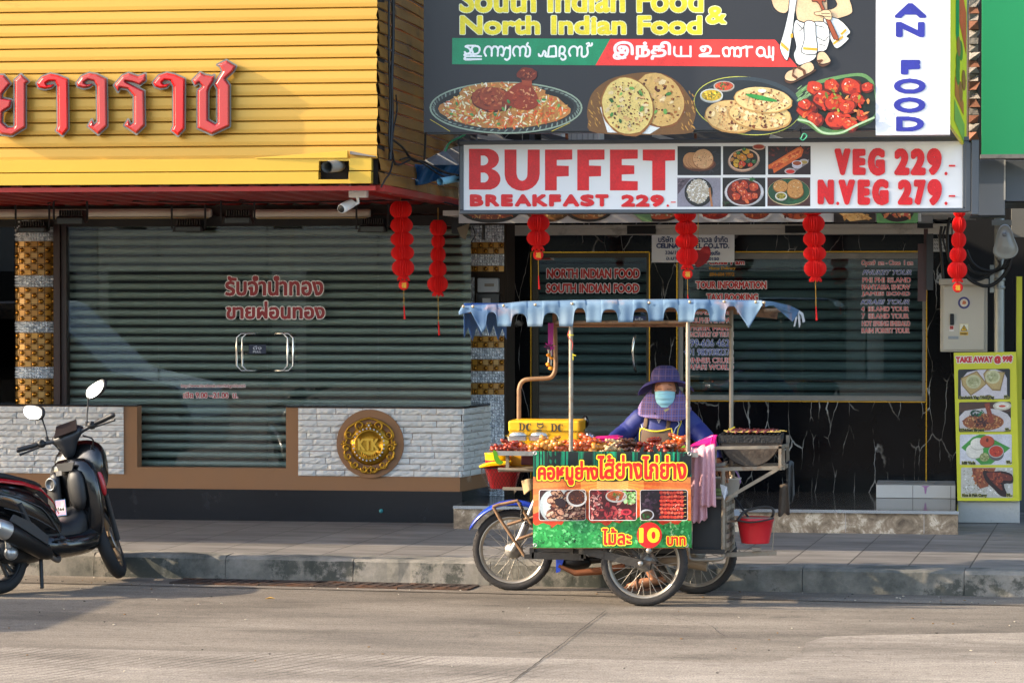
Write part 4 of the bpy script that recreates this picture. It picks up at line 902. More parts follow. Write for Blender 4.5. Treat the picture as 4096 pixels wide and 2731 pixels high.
for t, r_, c_, sh in (('Open9  am - Close  1 am', (3446, 1041, 3652, 1066), red_, 0), ('PHUKET TOUR', (3450, 1080, 3646, 1099), blu_, .35), ('PHI PHI ISLAND', (3450, 1110, 3643, 1130), red_, 0), ('FANTASIA SHOW', (3448, 1138, 3640, 1158), red_, .0), ('JAMES BOND', (3447, 1167, 3640, 1186), red_, 0),
       ('KRABI TOUR', (3443, 1198, 3638, 1217), blu_, .35), ('4  ISLAND TOUR', (3445, 1226, 3636, 1245), red_, 0), ('7  ISLAND TOUR', (3447, 1254, 3635, 1274), red_, 0), ('HOT SPRING EMERALD', (3448, 1284, 3640, 1304), red_, 0), ('RAIN FOREST TOUR', (3447, 1312, 3638, 1332), red_, 0)):
    pr_.text(t, r_, [(1.3, wh_), (0, c_)], .4, shear=sh, cell=.8)
pr_.build('window_lettering', rs, VINYLTXT)
# ---- step
st = thing('shop_step', 'marble step with metal nosing in front of the restaurant', 'step', (-1.7, 23, .178))
X0, X1 = xR+.02, P(3832, 2100, 22.7).x
mb = MB(); mb.box(X0, 22.70, .17, X1, 24.76, .340); obj('riser', mb, bmarb, st)
mb = MB(); mb.box(X0, 22.69, .341, X1+.003, 24.755, .356); obj('tread', mb, stepm, st)
mb = MB(); mb.box(X0, 22.672, .335, X1+.006, 22.70, .359); obj('nosing', mb, M('steel_nosing', '#b9bcbe', .25, .8), st)
mb = MB()
for x in (2210, 3382, 3696): 
    p = P(x, 2100, 22.7); mb.box(p.x-.003, 22.698, .18, p.x+.003, 22.71, .334)
obj('joint', mb, M('pale_joint', '#a79c90', .8, var=.1), st)
tb = thing('tiled_block', 'low white tiled block on the right end of the marble step', 'step', P(3660, 1987, 24.1))
wt = M('white_tile', '#c6c4c0', .22, 0, .05, 5, dirt='#a8a4a0', dth=.6)
a, b_ = P(3505, 1938, 24.1), P(3822, 1987, 24.1)
mb = MB(); mb.box(a.x, 24.1, .357, b_.x, 24.7, a.z); obj('block', mb, wt, tb, bevel=.004)
mb = MB()
for x in (3651, 3803): p = P(x, 1950, 24.1); mb.box(p.x-.0025, 24.098, .36, p.x+.0025, 24.11, a.z-.004)
mb.box(a.x+.06, 24.3, a.z, b_.x-.17, 24.34, a.z+.008); obj('joint', mb, M('grey_grout', '#6f6c68', .8, var=0), tb)
mb = MB(); p = P(3702, 1940, 24.098); mb.add([p+V((-.035, 0, -.003)), p+V((.035, 0, -.003)), p+V((.012, 0, -.02)), p+V((.004, 0, -.07)), p+V((-.006, 0, -.07)), p+V((-.012, 0, -.02))], [(0, 1, 2, 3, 4, 5)]); obj('stain', mb, M('purple_stain', '#a878a4', .4, var=.2), tb)
# ---- food artwork helpers
def clipf(f, c): 
    return f
def rice(pr, cx, cy, rx, ry, n=150, cols=('#e8dcb0', '#d9a254', '#e0793a', '#f0ead0', '#c9b25c', '#d8552a'), size=(4, 9), rot=0):
    pr.ell(cx, cy, rx, ry, '#b3763a', rot, 30, .04); pr.scat(pr.inell(cx, cy, rx*.97, ry*.97, rot), n, size, cols, .32, None, .2, 6)
def chunk(pr, cx, cy, r, cols, asp=.8, rot=0, dark='#5a1408', hi='#f6b08a'):
    pr.ell(cx, cy, r, r*asp, dark, rot, 14, .12); pr.ell(cx-r*.05, cy-r*.07, r*.88, r*asp*.84, cols[0], rot, 14, .14); pr.scat(pr.inell(cx, cy, r*.7, r*asp*.65, rot), 9, (r*.12, r*.34), cols, .6)
    pr.scat(pr.inell(cx-r*.2, cy-r*.3, r*.4, r*.25*asp, rot), 3, (r*.06, r*.13), [hi, '#ffe6d8'], .5)
def flatbread(pr, cx, cy, rx, ry, rot=0, base='#d9b98a', edge='#a5713f', spots=('#7a3f1c', '#5b2a12', '#b5814e'), n=40, leaf=6):
    pr.ell(cx, cy+2, rx, ry, edge, rot, 30, .02); pr.ell(cx, cy-1, rx*.95, ry*.94, base, rot, 30, .02)
    pr.scat(pr.inell(cx, cy, rx*.85, ry*.85, rot), n, (rx*.02, rx*.075), spots, .7); pr.scat(pr.inell(cx, cy, rx*.8, ry*.8, rot), n//2, (rx*.05, rx*.14), [base, '#e6cf9c', '#cfa66c'], .6)
    pr.scat(pr.inell(cx, cy, rx*.8, ry*.8, rot), n//2, (rx*.015, rx*.05), spots, .8)
    if leaf: pr.scat(pr.inell(cx, cy, rx*.7, ry*.75, rot), leaf, (rx*.06, rx*.13), ['#3f7a35', '#2d5a2a', '#6aa04a'], .6)
def bowl(pr, cx, cy, rx, ry, rim, inner, spots, n=40, size=(3, 7)):
    pr.ell(cx, cy+ry*.18, rx, ry, C(rim, .6)); pr.ell(cx, cy, rx, ry, rim); pr.ell(cx, cy, rx*.88, ry*.86, C(inner, .7)); pr.ell(cx, cy+1, rx*.84, ry*.82, inner); pr.scat(pr.inell(cx, cy, rx*.75, ry*.72), n, size, spots, .7)
# ================================================================== big billboard
YB = 20.55
bb = thing('billboard', 'large black restaurant billboard with yellow lettering and four printed dishes', 'billboard', P(2600, 532, YB))
a, b_ = P(1695, 530, YB), P(3502, 530, YB); xe = P(3800, 530, YB)
mb = MB(); mb.box(a.x, YB, a.z, b_.x, YB+.12, 4.75); obj('panel', mb, M('black_vinyl', '#25262b', .4, 0, .08, 1.5, .05, 3), bb)
mb = MB(); mb.box(b_.x+.001, YB-.004, P(3650, 540, YB).z, xe.x, YB+.12, 4.75); obj('side_panel', mb, M('white_vinyl', '#d6d9de', .4, 0, .04, 3, dirt='#bfc1c4', dth=.66), bb)
mb = MB(); mb.box(a.x+.02, YB+.02, a.z-.012, xe.x-.01, YB+.1, a.z); obj('edge_frame', mb, M('dark_steel', '#3b3f43', .45, .5, .15), bb)
Q = onY(YB-.001)
pr_ = Print(Q); ye, ol = '#ecd928', '#e9edc8'
pr_.text('South Indian Food', (1838, -52, 2814, 52), [(2.8, ol), (0, ye)], 4.4); pr_.text('North Indian Food', (1840, 64, 2808, 140), [(2.8, ol), (0, ye)], 4.4); pr_.text('&', (2824, 26, 2906, 98), [(2.8, ol), (0, ye)], 3.6)
pr_.build('title_lettering', bb)
pr_ = Print(Q); pr_.poly([(1809, 153), (1808, 258), (2382, 262), (2441, 157)], '#0e8a5c'); pr_.poly([(2441, 157), (2382, 262), (3190, 269), (3100, 160)], '#ee3a34')
k = .4354
def ST(pts, hw=4.4): return ([(1700+x*k, y*k) for x, y in c2(pts, 4)], hw)
mal = [ST([(375, 520), (362, 545), (400, 548), (515, 546)], 4), ST([(515, 520), (380, 518), (372, 500), (470, 498), (500, 470), (495, 435), (455, 425), (430, 450), (440, 485)], 4), ST([(365, 480), (380, 495), (412, 488), (415, 460), (395, 440), (372, 430), (400, 422), (450, 424)], 4),
       ST([(560, 515), (545, 480), (560, 440), (590, 430), (612, 455), (612, 515)], 4), ST([(612, 460), (630, 432), (655, 432), (670, 455), (668, 515)], 4), ST([(668, 455), (690, 430), (715, 436), (725, 470), (715, 515), (700, 505)], 4), ST([(725, 470), (745, 440), (770, 445), (780, 425), (782, 480), (778, 530), (755, 552), (735, 545)], 4),
       ST([(822, 515), (808, 480), (820, 440), (850, 430), (872, 455), (872, 515)], 4), ST([(872, 455), (890, 432), (920, 436), (928, 470), (922, 515), (955, 518), (965, 480), (960, 440), (935, 420), (945, 398)], 4),
       ST([(1045, 500), (1050, 515), (1075, 515), (1085, 490), (1095, 470), (1110, 490), (1110, 520), (1200, 520)], 4), ST([(1130, 518), (1140, 440), (1165, 430), (1200, 432), (1205, 520)], 4), ST([(1235, 520), (1240, 440), (1270, 432), (1285, 455), (1275, 490), (1255, 495), (1285, 510), (1290, 540), (1265, 552), (1250, 540)], 4),
       ST([(1335, 515), (1322, 480), (1340, 440), (1375, 430), (1400, 455), (1398, 515)], 4), ST([(1398, 460), (1420, 432), (1440, 440), (1440, 515), (1475, 520), (1495, 490), (1490, 440)], 4), ST([(1485, 405), (1505, 398), (1510, 415), (1495, 425), (1530, 420), (1535, 400)], 3.6)]
pr_.text('', (1850, 165, 2380, 250), [(0, '#eef1ef')], 0, strokes=mal, cell=1.5)
pr_.text('இந்தி', (2451, 166, 2684, 240), [(0, '#f4f0ef')], 3.0, cell=1.4); k = .4252
k = .4252; r0 = [([(2600+x*k, y*k) for x, y in c2(p_, 4)], 4.3) for p_ in ([(230, 445), (228, 500), (245, 526), (290, 530)], [(292, 445), (292, 530)], [(250, 530), (383, 530)], [(381, 440), (381, 533)], [(490, 480), (478, 455), (500, 442), (520, 460), (505, 485), (490, 475)], [(500, 442), (545, 440), (570, 465), (560, 500), (520, 510), (480, 520), (480, 530), (650, 530)], [(960, 445), (900, 448), (880, 450)],
   [(705, 530), (690, 500), (690, 465), (720, 450), (745, 470), (745, 525), (715, 530)], [(745, 470), (775, 450), (795, 470), (795, 530)], [(795, 470), (825, 450), (850, 470), (850, 530), (820, 530)], [(850, 460), (890, 447), (910, 447), (912, 530)],
   [(1030, 530), (1005, 500), (1015, 460), (1050, 450), (1075, 475), (1070, 520), (1035, 530)], [(1075, 470), (1085, 530), (1120, 532), (1120, 445)], [(1120, 530), (1155, 532), (1158, 450)], [(1155, 532), (1156, 565)])]
pr_.text('', (2690, 175, 3100, 245), [(0, '#f4f0ef')], 0, strokes=r0, cell=1.4)
pr_.build('ribbon', bb)
# plain figure in a white wrap, feet in sandals (generic drawing)
pr_ = Print(Q); sk = '#e2bf95'; ik = '#17181a'; k = .4252
def fg(pts, col, line=True, hw=1.6):
    p_ = [(2600+x*k, y*k) for x, y in c2(pts, 3, True)]; pr_.poly(p_, col)
    if line: pr_.lift(); pr_.line(p_+[p_[0]], hw, ik)
pr_.line([(3080, 0), (3090, 40), (3110, 53)], 1, '#3a3b40')
fg([(1700, -60), (1850, -40), (1905, 90), (1880, 140), (1760, 180), (1690, 200), (1620, 160), (1620, 80), (1700, 90), (1760, 40)], sk); fg([(1145, -80), (1320, -80), (1320, 40), (1280, 125), (1200, 110), (1150, 40)], sk)
fg([(1380, -60), (1640, -80), (1660, 180), (1560, 230), (1420, 205), (1375, 150)], sk)
fg([(1630, 180), (1770, 180), (1885, 295), (1850, 345), (1870, 370), (1760, 460), (1700, 380)], '#eef1ee'); fg([(1320, -60), (1385, -60), (1360, 130), (1330, 380), (1290, 575), (1220, 455), (1250, 330), (1300, 120)], '#eef1ee')
fg([(1370, 190), (1440, 215), (1640, 210), (1690, 330), (1660, 470), (1580, 490), (1545, 560), (1400, 615), (1350, 520), (1375, 440), (1345, 300)], '#f1f4f1')
fg([(1455, 210), (1550, 215), (1560, 330), (1575, 460), (1550, 515), (1425, 495), (1450, 380)], '#f4f6f4')
for q_ in ([(1440, 445), (1575, 455), (1570, 480), (1440, 470)], [(1235, 395), (1305, 460), (1300, 490), (1230, 430)], [(1720, 405), (1815, 335), (1820, 355), (1728, 425)], [(1320, 320), (1345, 318), (1345, 355), (1320, 360)], [(1790, 320), (1840, 270), (1850, 290), (1805, 335)]): pr_.poly([(2600+x*k, y*k) for x, y in q_], '#e0a52c')
for l_ in ([(1380, 220), (1430, 270)], [(1560, 240), (1640, 260)], [(1570, 350), (1640, 385), (1680, 340)], [(1590, 420), (1650, 430)], [(1400, 300), (1445, 260)]): pr_.line([(2600+x*k, y*k) for x, y in c2(l_, 3)], 1.3, ik)
fg([(1515, -60), (1640, -60), (1650, 20), (1620, 35), (1770, 350), (1740, 372), (1715, 345), (1590, 40), (1530, 20)], '#9a4a2a', True, 1.2)
fg([(1545, 120), (1600, 110), (1640, 95), (1690, 100), (1710, 150), (1700, 190), (1650, 180), (1620, 150), (1560, 145)], sk, True, 1.2)
for l_ in ([(1610, 130), (1690, 130)], [(1630, 155), (1700, 160)]): pr_.line([(2600+x*k, y*k) for x, y in l_], 1.1, ik)
for pts, so_ in (([(1390, 640), (1450, 600), (1520, 590), (1540, 660), (1430, 720), (1350, 765), (1280, 755), (1265, 720), (1300, 670)], [(1265, 735), (1300, 700), (1540, 650), (1545, 680), (1400, 760), (1320, 790), (1270, 770)]), ([(1580, 500), (1640, 490), (1690, 550), (1695, 585), (1620, 605), (1570, 580)], [(1560, 560), (1600, 590), (1695, 570), (1695, 600), (1640, 630), (1590, 620)])):
    fg(so_, '#5a3722', True, 1); fg(pts, sk, True, 1.3)
for q_ in ([(1370, 640), (1395, 620), (1460, 660), (1470, 700), (1445, 715), (1435, 670)], [(1345, 640), (1365, 640), (1350, 700), (1390, 730), (1380, 750), (1335, 720)], [(1560, 570), (1620, 560), (1630, 570), (1600, 600)]): pr_.poly([(2600+x*k, y*k) for x, y in q_], '#6a3f26')
pr_.build('printed_figure', bb)
# four dishes
pr_ = Print(Q)
pr_.ell(2024, 432, 306, 104, '#8fa08a', .0, 48); pr_.ell(2024, 432, 299, 98, '#2b2f30', 0, 48)
for i in range(64):
    t = 2*math.pi*i/64; pr_.raw(pr_.ep(2024+290*math.cos(t), 432+91*math.sin(t), 9, 3.2, t+.9, 6), C('#7d8c80', R.uniform(.5, 1.2)), pr_.l+.0003)
pr_.lift(2); pr_.ell(2024, 428, 272, 82, '#15181a', 0, 40); pr_.line([(1720, 478), (1800, 526)], 1.2, '#c9b23a'); pr_.line([(2206, 526), (2280, 492)], 1.2, '#c9b23a')
rice(pr_, 2020, 436, 258, 78, 520, size=(6, 13)); rice(pr_, 2010, 372, 170, 42, 150, size=(5, 11))
pr_.ell(1970, 400, 84, 50, '#5a1c10', .1, 24, .05); pr_.ell(1965, 395, 80, 46, '#8e3a1e', .1, 24, .05); pr_.scat(pr_.inell(1965, 392, 70, 38), 70, (4, 12), ['#b05a30', '#6f2412', '#c9794a', '#7d2f18', '#a8462a'], .4)
pr_.poly(c2([(2020, 380), (2060, 340), (2090, 330), (2120, 340), (2148, 380), (2150, 420), (2120, 440), (2070, 436), (2025, 415)], 4, True), '#8e3018'); pr_.scat(pr_.inell(2090, 390, 50, 40), 50, (4, 11), ['#b8522c', '#7c2814', '#d08a5e', '#99381c'], .4)
pr_.poly([(2088, 340), (2086, 310), (2126, 310), (2128, 345)], '#9a4022'); pr_.ell(2109, 298, 40, 28, '#6e2413', 0, 18, .1); pr_.scat(pr_.inell(2109, 298, 34, 22), 26, (3, 9), ['#9a4426', '#5a1a0e', '#c07048'], .5)
pr_.scat(pr_.inell(2020, 470, 230, 45), 60, (7, 15), ['#e0602a', '#d98838', '#f0e2b8', '#d64a22'], .25); pr_.scat(pr_.inell(2020, 440, 240, 60), 12, (6, 11), ['#3f8a4a', '#5a9a4e'], .6)
pr_.build('printed_dish', bb)
pr_ = Print(Q)
pr_.poly(c2([(2352, 480), (2352, 420), (2380, 360), (2460, 310), (2600, 290), (2700, 320), (2760, 390), (2784, 440), (2770, 500), (2740, 536), (2390, 534)], 4, True), '#6e4a22')
for i in range(46):
    x = R.choice((R.uniform(2356, 2400), R.uniform(2725, 2778))); pr_.raw(pr_.ep(x, R.uniform(370, 520), 9, 2.4, R.uniform(.8, 1.4), 6), C('#b8863c', R.uniform(.5, 1.2)), pr_.l+R.uniform(.0002, .0006))
pr_.lift(3); pr_.poly([(2400, 430), (2430, 530), (2600, 536), (2740, 450), (2700, 330)], '#d8dcd8')
flatbread(pr_, 2635, 400, 118, 100, .9, '#c9a35e', '#7d4a1e', ('#6e3416', '#4d2210', '#a0642c'), 60, 5); flatbread(pr_, 2510, 425, 104, 122, -.35, '#d6bf72', '#8d5a24', ('#7a421a', '#55290f', '#b07a36'), 80, 9)
pr_.scat(pr_.inell(2520, 460, 70, 60), 40, (1.5, 3), ['#141210'], 1)
pr_.build('printed_dish', bb)
pr_ = Print(Q)
pr_.ell(2988, 424, 214, 116, '#b4b84a', .12, 48); pr_.ell(2988, 424, 211, 113, '#22272b', .12, 48); pr_.ell(3010, 400, 190, 90, '#2f3a42', .12, 40); pr_.ell(3000, 416, 190, 92, '#1e2429', .12, 40)
bowl(pr_, 2896, 345, 42, 20, '#a8a49a', '#b8462a', ['#d8602a', '#7d2814', '#3f6a30'], 26); bowl(pr_, 2846, 382, 46, 26, '#b9beb8', '#b09628', ['#e0c23a', '#8a7420', '#5a6a24', '#d8a820'], 40)
flatbread(pr_, 2930, 466, 112, 66, .1, '#c9a86c', '#a07840', n=60, leaf=0); flatbread(pr_, 3040, 462, 128, 58, .1, '#cfb274', '#a8824a', n=70, leaf=0); flatbread(pr_, 3052, 400, 118, 52, .1, '#d6bc80', '#b08a50', n=60, leaf=0)
pr_.poly(c2([(2984, 376), (3030, 380), (3090, 395), (3108, 407), (3060, 404), (3000, 390)], 3, True), '#2f8a3c'); pr_.ell(3048, 364, 17, 8, '#ece6c8')
pr_.build('printed_dish', bb)
pr_ = Print(Q)
pr_.poly(c2([(3182, 385), (3220, 345), (3300, 315), (3430, 293), (3480, 310), (3500, 350), (3500, 470), (3440, 510), (3380, 535), (3290, 538), (3230, 500), (3185, 475)], 4, True), '#5f8a52'); pr_.poly(c2([(3195, 390), (3240, 350), (3320, 325), (3430, 305), (3480, 330), (3499, 380), (3498, 460), (3420, 500), (3330, 520), (3240, 480), (3200, 460)], 4, True), '#1d2a1e')
for i in range(30): pr_.raw(pr_.ep(R.uniform(3190, 3260), R.uniform(350, 400), 14, 2, -.7, 6), C('#8ab07c', R.uniform(.5, 1.1)), pr_.l+R.uniform(.0002, .0005))
pr_.lift(3); cr_ = ('#b8321a', '#d64a22', '#8e1f10', '#e06a34')
for cx, cy, r_ in ((3260, 355, 36), (3330, 345, 34), (3405, 350, 46), (3470, 350, 26), (3230, 440, 44), (3262, 478, 34), (3300, 400, 48), (3340, 410, 44), (3430, 400, 32), (3345, 480, 46), (3400, 500, 34), (3450, 470, 26), (3220, 420, 28), (3390, 430, 36)): chunk(pr_, cx, cy, r_, cr_, .85, R.uniform(-.4, .4))
pr_.scat(pr_.inell(3380, 420, 95, 70), 26, (8, 18), ['#d98a4a', '#6a7a2a', '#a85a2a', '#e0381c', '#8a9a3a'], .45); pr_.line(c2([(3190, 478), (3240, 490), (3290, 530), (3360, 532), (3430, 500), (3498, 470)], 5), 4, '#a8c49a')
pr_.build('printed_dish', bb)
# vertical blue letters
pr_ = Print(onY(YB-.006)); bl = '#2b2f96'
for t, r_ in (('A', (3579, 14, 3705, 73)), ('N', (3583, 89, 3699, 149)), ('F', (3603, 240, 3681, 299)), ('O', (3575, 315, 3703, 376)), ('O', (3574, 390, 3702, 452)), ('D', (3584, 467, 3696, 526))): pr_.text(t, r_, [(0, bl)], 5.2 if t in 'OD' else 6.5)
pr_.build('vertical_lettering', bb)
# angled yellow return of the billboard
yr = thing('yellow_side_banner', 'narrow yellow food banner set at an angle beside the white billboard panel', 'banner', P(3830, 560, YB+.2))
p0, p1 = P(3802, 500, YB), P(3866, 560, YB+.55)
def ym(u, v, l=0): return V((p0.x+(p1.x-p0.x)*u+.9*l, p0.y+(p1.y-p0.y)*u-.4*l, 4.6+(p0.z-4.6)*v-.14*u*v))
mb = MB(); q_ = [ym(0, 0), ym(1, 0), ym(1, 1), ym(0, 1)]; mb.slab(q_, (-.02, .01, 0)); obj('panel', mb, M('yellow_vinyl', '#dfd61e', .4, 0, .05), yr)
pr_ = Print(lambda x, y, l: ym(x, y, l+.002))
pr_.poly([(.3, .0), (.5, .0), (.5, .62), (.3, .5)], '#178a4a'); pr_.poly([(.5, .2), (.95, .35), (.95, .55), (.5, .42)], '#e0402a')
pr_.poly([(.25, .72), (.8, .80), (.8, .86), (.25, .82)], '#c9602a'); pr_.poly([(.22, .84), (.85, .90), (.85, .995), (.22, .95)], '#8fae4a')
for i in range(6): pr_.ell(R.uniform(.35, .85), R.uniform(.55, .8), .12, .05, R.choice(['#b8792a', '#5a7a2a', '#a8542a']))
pr_.build('printed_menu', yr)
# ================================================================== buffet light box
YS2 = 21.0
bs = thing('buffet_sign', 'white light box sign with red buffet prices and six food photos', 'sign', P(2850, 848, YS2))
a, b_ = P(1836, 563, YS2), P(3876, 848, YS2); a2, b2 = P(1853, 580, YS2), P(3850, 832, YS2)
fr = M('grey_sign_frame', '#55595e', .42, .4, .1, 6)
mb = MB()
mb.hexa([(a.x, YS2, b_.z), (b_.x, YS2, b_.z), (b_.x, YS2+.2, b_.z), (a.x, YS2+.2, b_.z), (a.x, YS2, b2.z), (b_.x, YS2, b2.z), (b_.x, YS2+.2, b2.z), (a.x, YS2+.2, b2.z)]); mb.box(a.x, YS2, a2.z, b_.x, YS2+.2, a.z); mb.box(a.x, YS2+.001, b2.z, a2.x, YS2+.2, a2.z); mb.box(b2.x, YS2+.001, b2.z, b_.x, YS2+.2, a2.z)
obj('frame', mb, fr, bs, bevel=.006)
mb = MB(); mb.box(a2.x, YS2+.018, b2.z, b2.x, YS2+.15, a2.z); obj('panel', mb, M('white_acrylic', '#e8e9ea', .3, 0, .03, 1.2, .05, 2), bs)
mb = MB(); mb.pbox(3862, 572, 3884, 846, YS2-.006, .1); mb.pbox(3886, 560, 3915, 858, YS2-.03, .28); obj('end_bracket', mb, fr, bs, bevel=.004)
Q = onY(YS2+.017)
pr_ = Print(Q); rd = '#e3101c'
for ch, r_ in (('B', (1876, 596, 2002, 760)), ('U', (2018, 599, 2159, 764)), ('F', (2180, 599, 2289, 762)), ('F', (2309, 599, 2418, 762)), ('E', (2440, 599, 2551, 762)), ('T', (2571, 599, 2700, 763))): 
    st_ = None
    x0, y0, x1, y1 = r_; S = 47; ym_ = (y0+y1)/2
    E_ = {'F': [(x0, y0), (x1, y0), (x1, y0+41), (x0+S, y0+41), (x0+S, y0+64), (x1-14, y0+64), (x1-14, y0+107), (x0+S, y0+107), (x0+S, y1), (x0, y1)],
          'E': [(x0, y0), (x1, y0), (x1, y0+37), (x0+S, y0+37), (x0+S, y0+62), (x1-14, y0+62), (x1-14, y0+99), (x0+S, y0+99), (x0+S, y1-37), (x1, y1-37), (x1, y1), (x0, y1)],
          'T': [(x0, y0), (x1, y0), (x1, y0+45), (x1-39, y0+45), (x1-39, y1), (x0+38, y1), (x0+38, y0+45), (x0, y0+45)]}.get(ch)
    def arc(cx, cy, rx, ry, a0, a1, n=10): return [(cx+rx*math.cos(rad(a0+(a1-a0)*i/n)), cy+ry*math.sin(rad(a0+(a1-a0)*i/n))) for i in range(n+1)]
    loops = [E_] if E_ else []
    if ch == 'U': loops = [[(x0, y0), (x0+48, y0), (x0+48, y1-70)]+arc((x0+x1)/2, y1-66, 21, 26, 180, 0)[1:]+[(x1-48, y0), (x1, y0), (x1, y1-62)]+arc((x0+x1)/2, y1-66, 70, 66, 0, 180)]
    if ch == 'B': loops = [[(x0, y0)]+[(x1-50, y0)]+arc(x1-52, y0+41, 46, 41, -90, 70)+arc(x1-52, y1-43, 52, 43, -70, 90)+[(x0, y1)], [(x0+S, y0+27), (x0+S, y0+66)]+arc(x0+S+10, y0+46.5, 20, 19.5, 90, -90), [(x0+S, y0+95), (x0+S, y1-29)]+arc(x0+S+10, (y0+95+y1-29)/2, 21, 20, 90, -90)]
    E = np.array([[lp[i], lp[(i+1) % len(lp)]] for lp in loops for i in range(len(lp))])
    D = sdf(E, None, x0-6, y0-6, int((x1-x0+12)/1.7)+2, int((y1-y0+14)/1.7)+2, 1.7); pr_.lift()
    for q_ in field_quads(D, 0, x0-6, y0-6, 1.7): pr_.raw([q_[0], q_[3], q_[2], q_[1]], C(rd))
x = 1879
for ch, wd in (('B', 55), ('R', 56), ('E', 48), ('A', 66), ('K', 60), ('F', 48), ('A', 66), ('S', 56), ('T', 53)):
    pr_.text(ch, (x, 778, x+wd, 826), [(0, rd)], 4.8, cell=1.4); x += wd+(7 if ch in 'BREKF' else 4)
for i, ch in enumerate('229'): pr_.text(ch, (2485+i*58, 779, 2485+i*58+55, 828), [(0, rd)], 4.8, cell=1.4)
pr_.ell(2671, 823, 5, 5, rd); pr_.rect(2683, 807, 2703, 811, rd)
for t, r_ in (('V', (3338, 594, 3402, 701)), ('E', (3410, 595, 3463, 701)), ('G', (3471, 592, 3540, 703)), ('2', (3577, 594, 3638, 701)), ('2', (3642, 594, 3703, 701)), ('9', (3707, 593, 3767, 701)),
              ('N', (3270, 718, 3336, 818)), ('V', (3354, 718, 3420, 819)), ('E', (3430, 718, 3480, 819)), ('G', (3488, 716, 3555, 821)), ('2', (3591, 718, 3650, 820)), ('7', (3655, 718, 3703, 820)), ('9', (3709, 716, 3768, 821))): pr_.text(t, r_, [(0, rd)], 9.5)
for cx, cy in ((3784, 695), (3784, 814), (3351, 814)): pr_.ell(cx, cy, 6, 7, rd)
pr_.rect(3795, 660, 3821, 667, rd); pr_.rect(3795, 781, 3821, 788, rd)
pr_.build('lettering', bs)
kx, ky = 620/2352.0, 290/1100.0
def T(x, y): return (2650+x*kx, 560+y*ky)
def photo(nm, x0, y0, x1, y1, bg, fnc):
    p_ = Print(Q); a_ = T(x0, y0); b__ = T(x1, y1); p_.rect(a_[0], a_[1], b__[0], b__[1], bg); fnc(p_); p_.build('food_photo', bs)
def e(p_, cx, cy, rx, ry, col, rot=0, n=24, jit=0): x, y = T(cx, cy); p_.ell(x, y, rx*kx, ry*ky, col, rot, n, jit)
def f1(p_):
    p_.scat(p_.inrect(*T(240, 110), *T(870, 520)), 40, (5, 14), ['#2a2830', '#34303a', '#1a181d'], .3)
    e(p_, 560, 370, 250, 110, '#5a2c18'); e(p_, 560, 350, 225, 95, '#8a4a28')
    for cx in (440, 480, 520): e(p_, cx, 315, 130, 125, '#8d5a34'); e(p_, cx-6, 308, 122, 118, '#c08a5a')
    x, y = T(615, 290); flatbread(p_, x, y, 42, 41, 0, '#d9a878', '#9a6238', ('#8a4524', '#5a2a14', '#b57a48'), 26, 0)
def f2(p_):
    e(p_, 1460, 110, 95, 45, '#c9a08a'); e(p_, 1460, 105, 80, 30, '#a8381e'); e(p_, 1235, 310, 245, 175, '#a8826c', -.15); e(p_, 1235, 300, 235, 165, '#d9b8a0', -.15); e(p_, 1235, 300, 210, 145, '#241812', -.15)
    for cx, cy, r_, c_ in ((1130, 230, 60, '#d98a1c'), (1190, 260, 70, '#e0a028'), (1270, 180, 60, '#e8b43c'), (1330, 240, 55, '#d0781c'), (1230, 280, 65, '#d98818'), (1120, 330, 50, '#e8bc3a'), (1120, 385, 45, '#e0ac2a'), (1210, 370, 60, '#d8401a'), (1330, 380, 45, '#c83a18'), (1390, 330, 40, '#2f6a34'), (1150, 200, 35, '#3f8040'), (1240, 145, 30, '#2f7a3c'), (1300, 320, 45, '#28552e'), (1060, 300, 40, '#b87a34'), (1190, 410, 35, '#b8742c')):
        x, y = T(cx, cy); chunk(p_, x, y, r_*kx, (c_, C(c_, 1.25), C(c_, .7)) if 0 else (c_, c_), .85, R.uniform(-.5, .5), '#40200c', '#ffe9a0')
def f3(p_):
    p_.scat(p_.inrect(*T(1605, 110), *T(2240, 230)), 30, (6, 12), ['#5a1a14', '#4a1512', '#6a2018'], .4)
    p_.poly([T(1860, 500), T(2230, 290), T(2200, 360), T(1960, 515)], '#8a7a80')
    p_.poly([T(*q_) for q_ in ((1605, 385), (2050, 115), (2100, 105), (2140, 150), (2110, 250), (1690, 505), (1670, 430), (1610, 440))], '#d8601c')
    p_.poly([T(*q_) for q_ in ((1650, 380), (2060, 130), (2110, 140), (2100, 200), (1700, 440))], '#e8803a'); p_.scat(lambda: T(1700+(t_ := R.random())*380+R.uniform(-20, 20), 400-t_*230+R.uniform(-30, 40)), 26, (5, 13), ['#d0501a', '#ee9a50', '#c8481a'], .4, -.55)
    e(p_, 2145, 330, 70, 40, '#b8b0b4'); e(p_, 2145, 340, 55, 26, '#a8904a'); e(p_, 2042, 390, 76, 45, '#c4c0d0'); e(p_, 2042, 355, 80, 42, '#dcd8e4'); e(p_, 2042, 355, 66, 32, '#a04a1c'); e(p_, 1935, 475, 85, 48, '#b8a8a8'); e(p_, 1940, 480, 66, 30, '#d02a20')
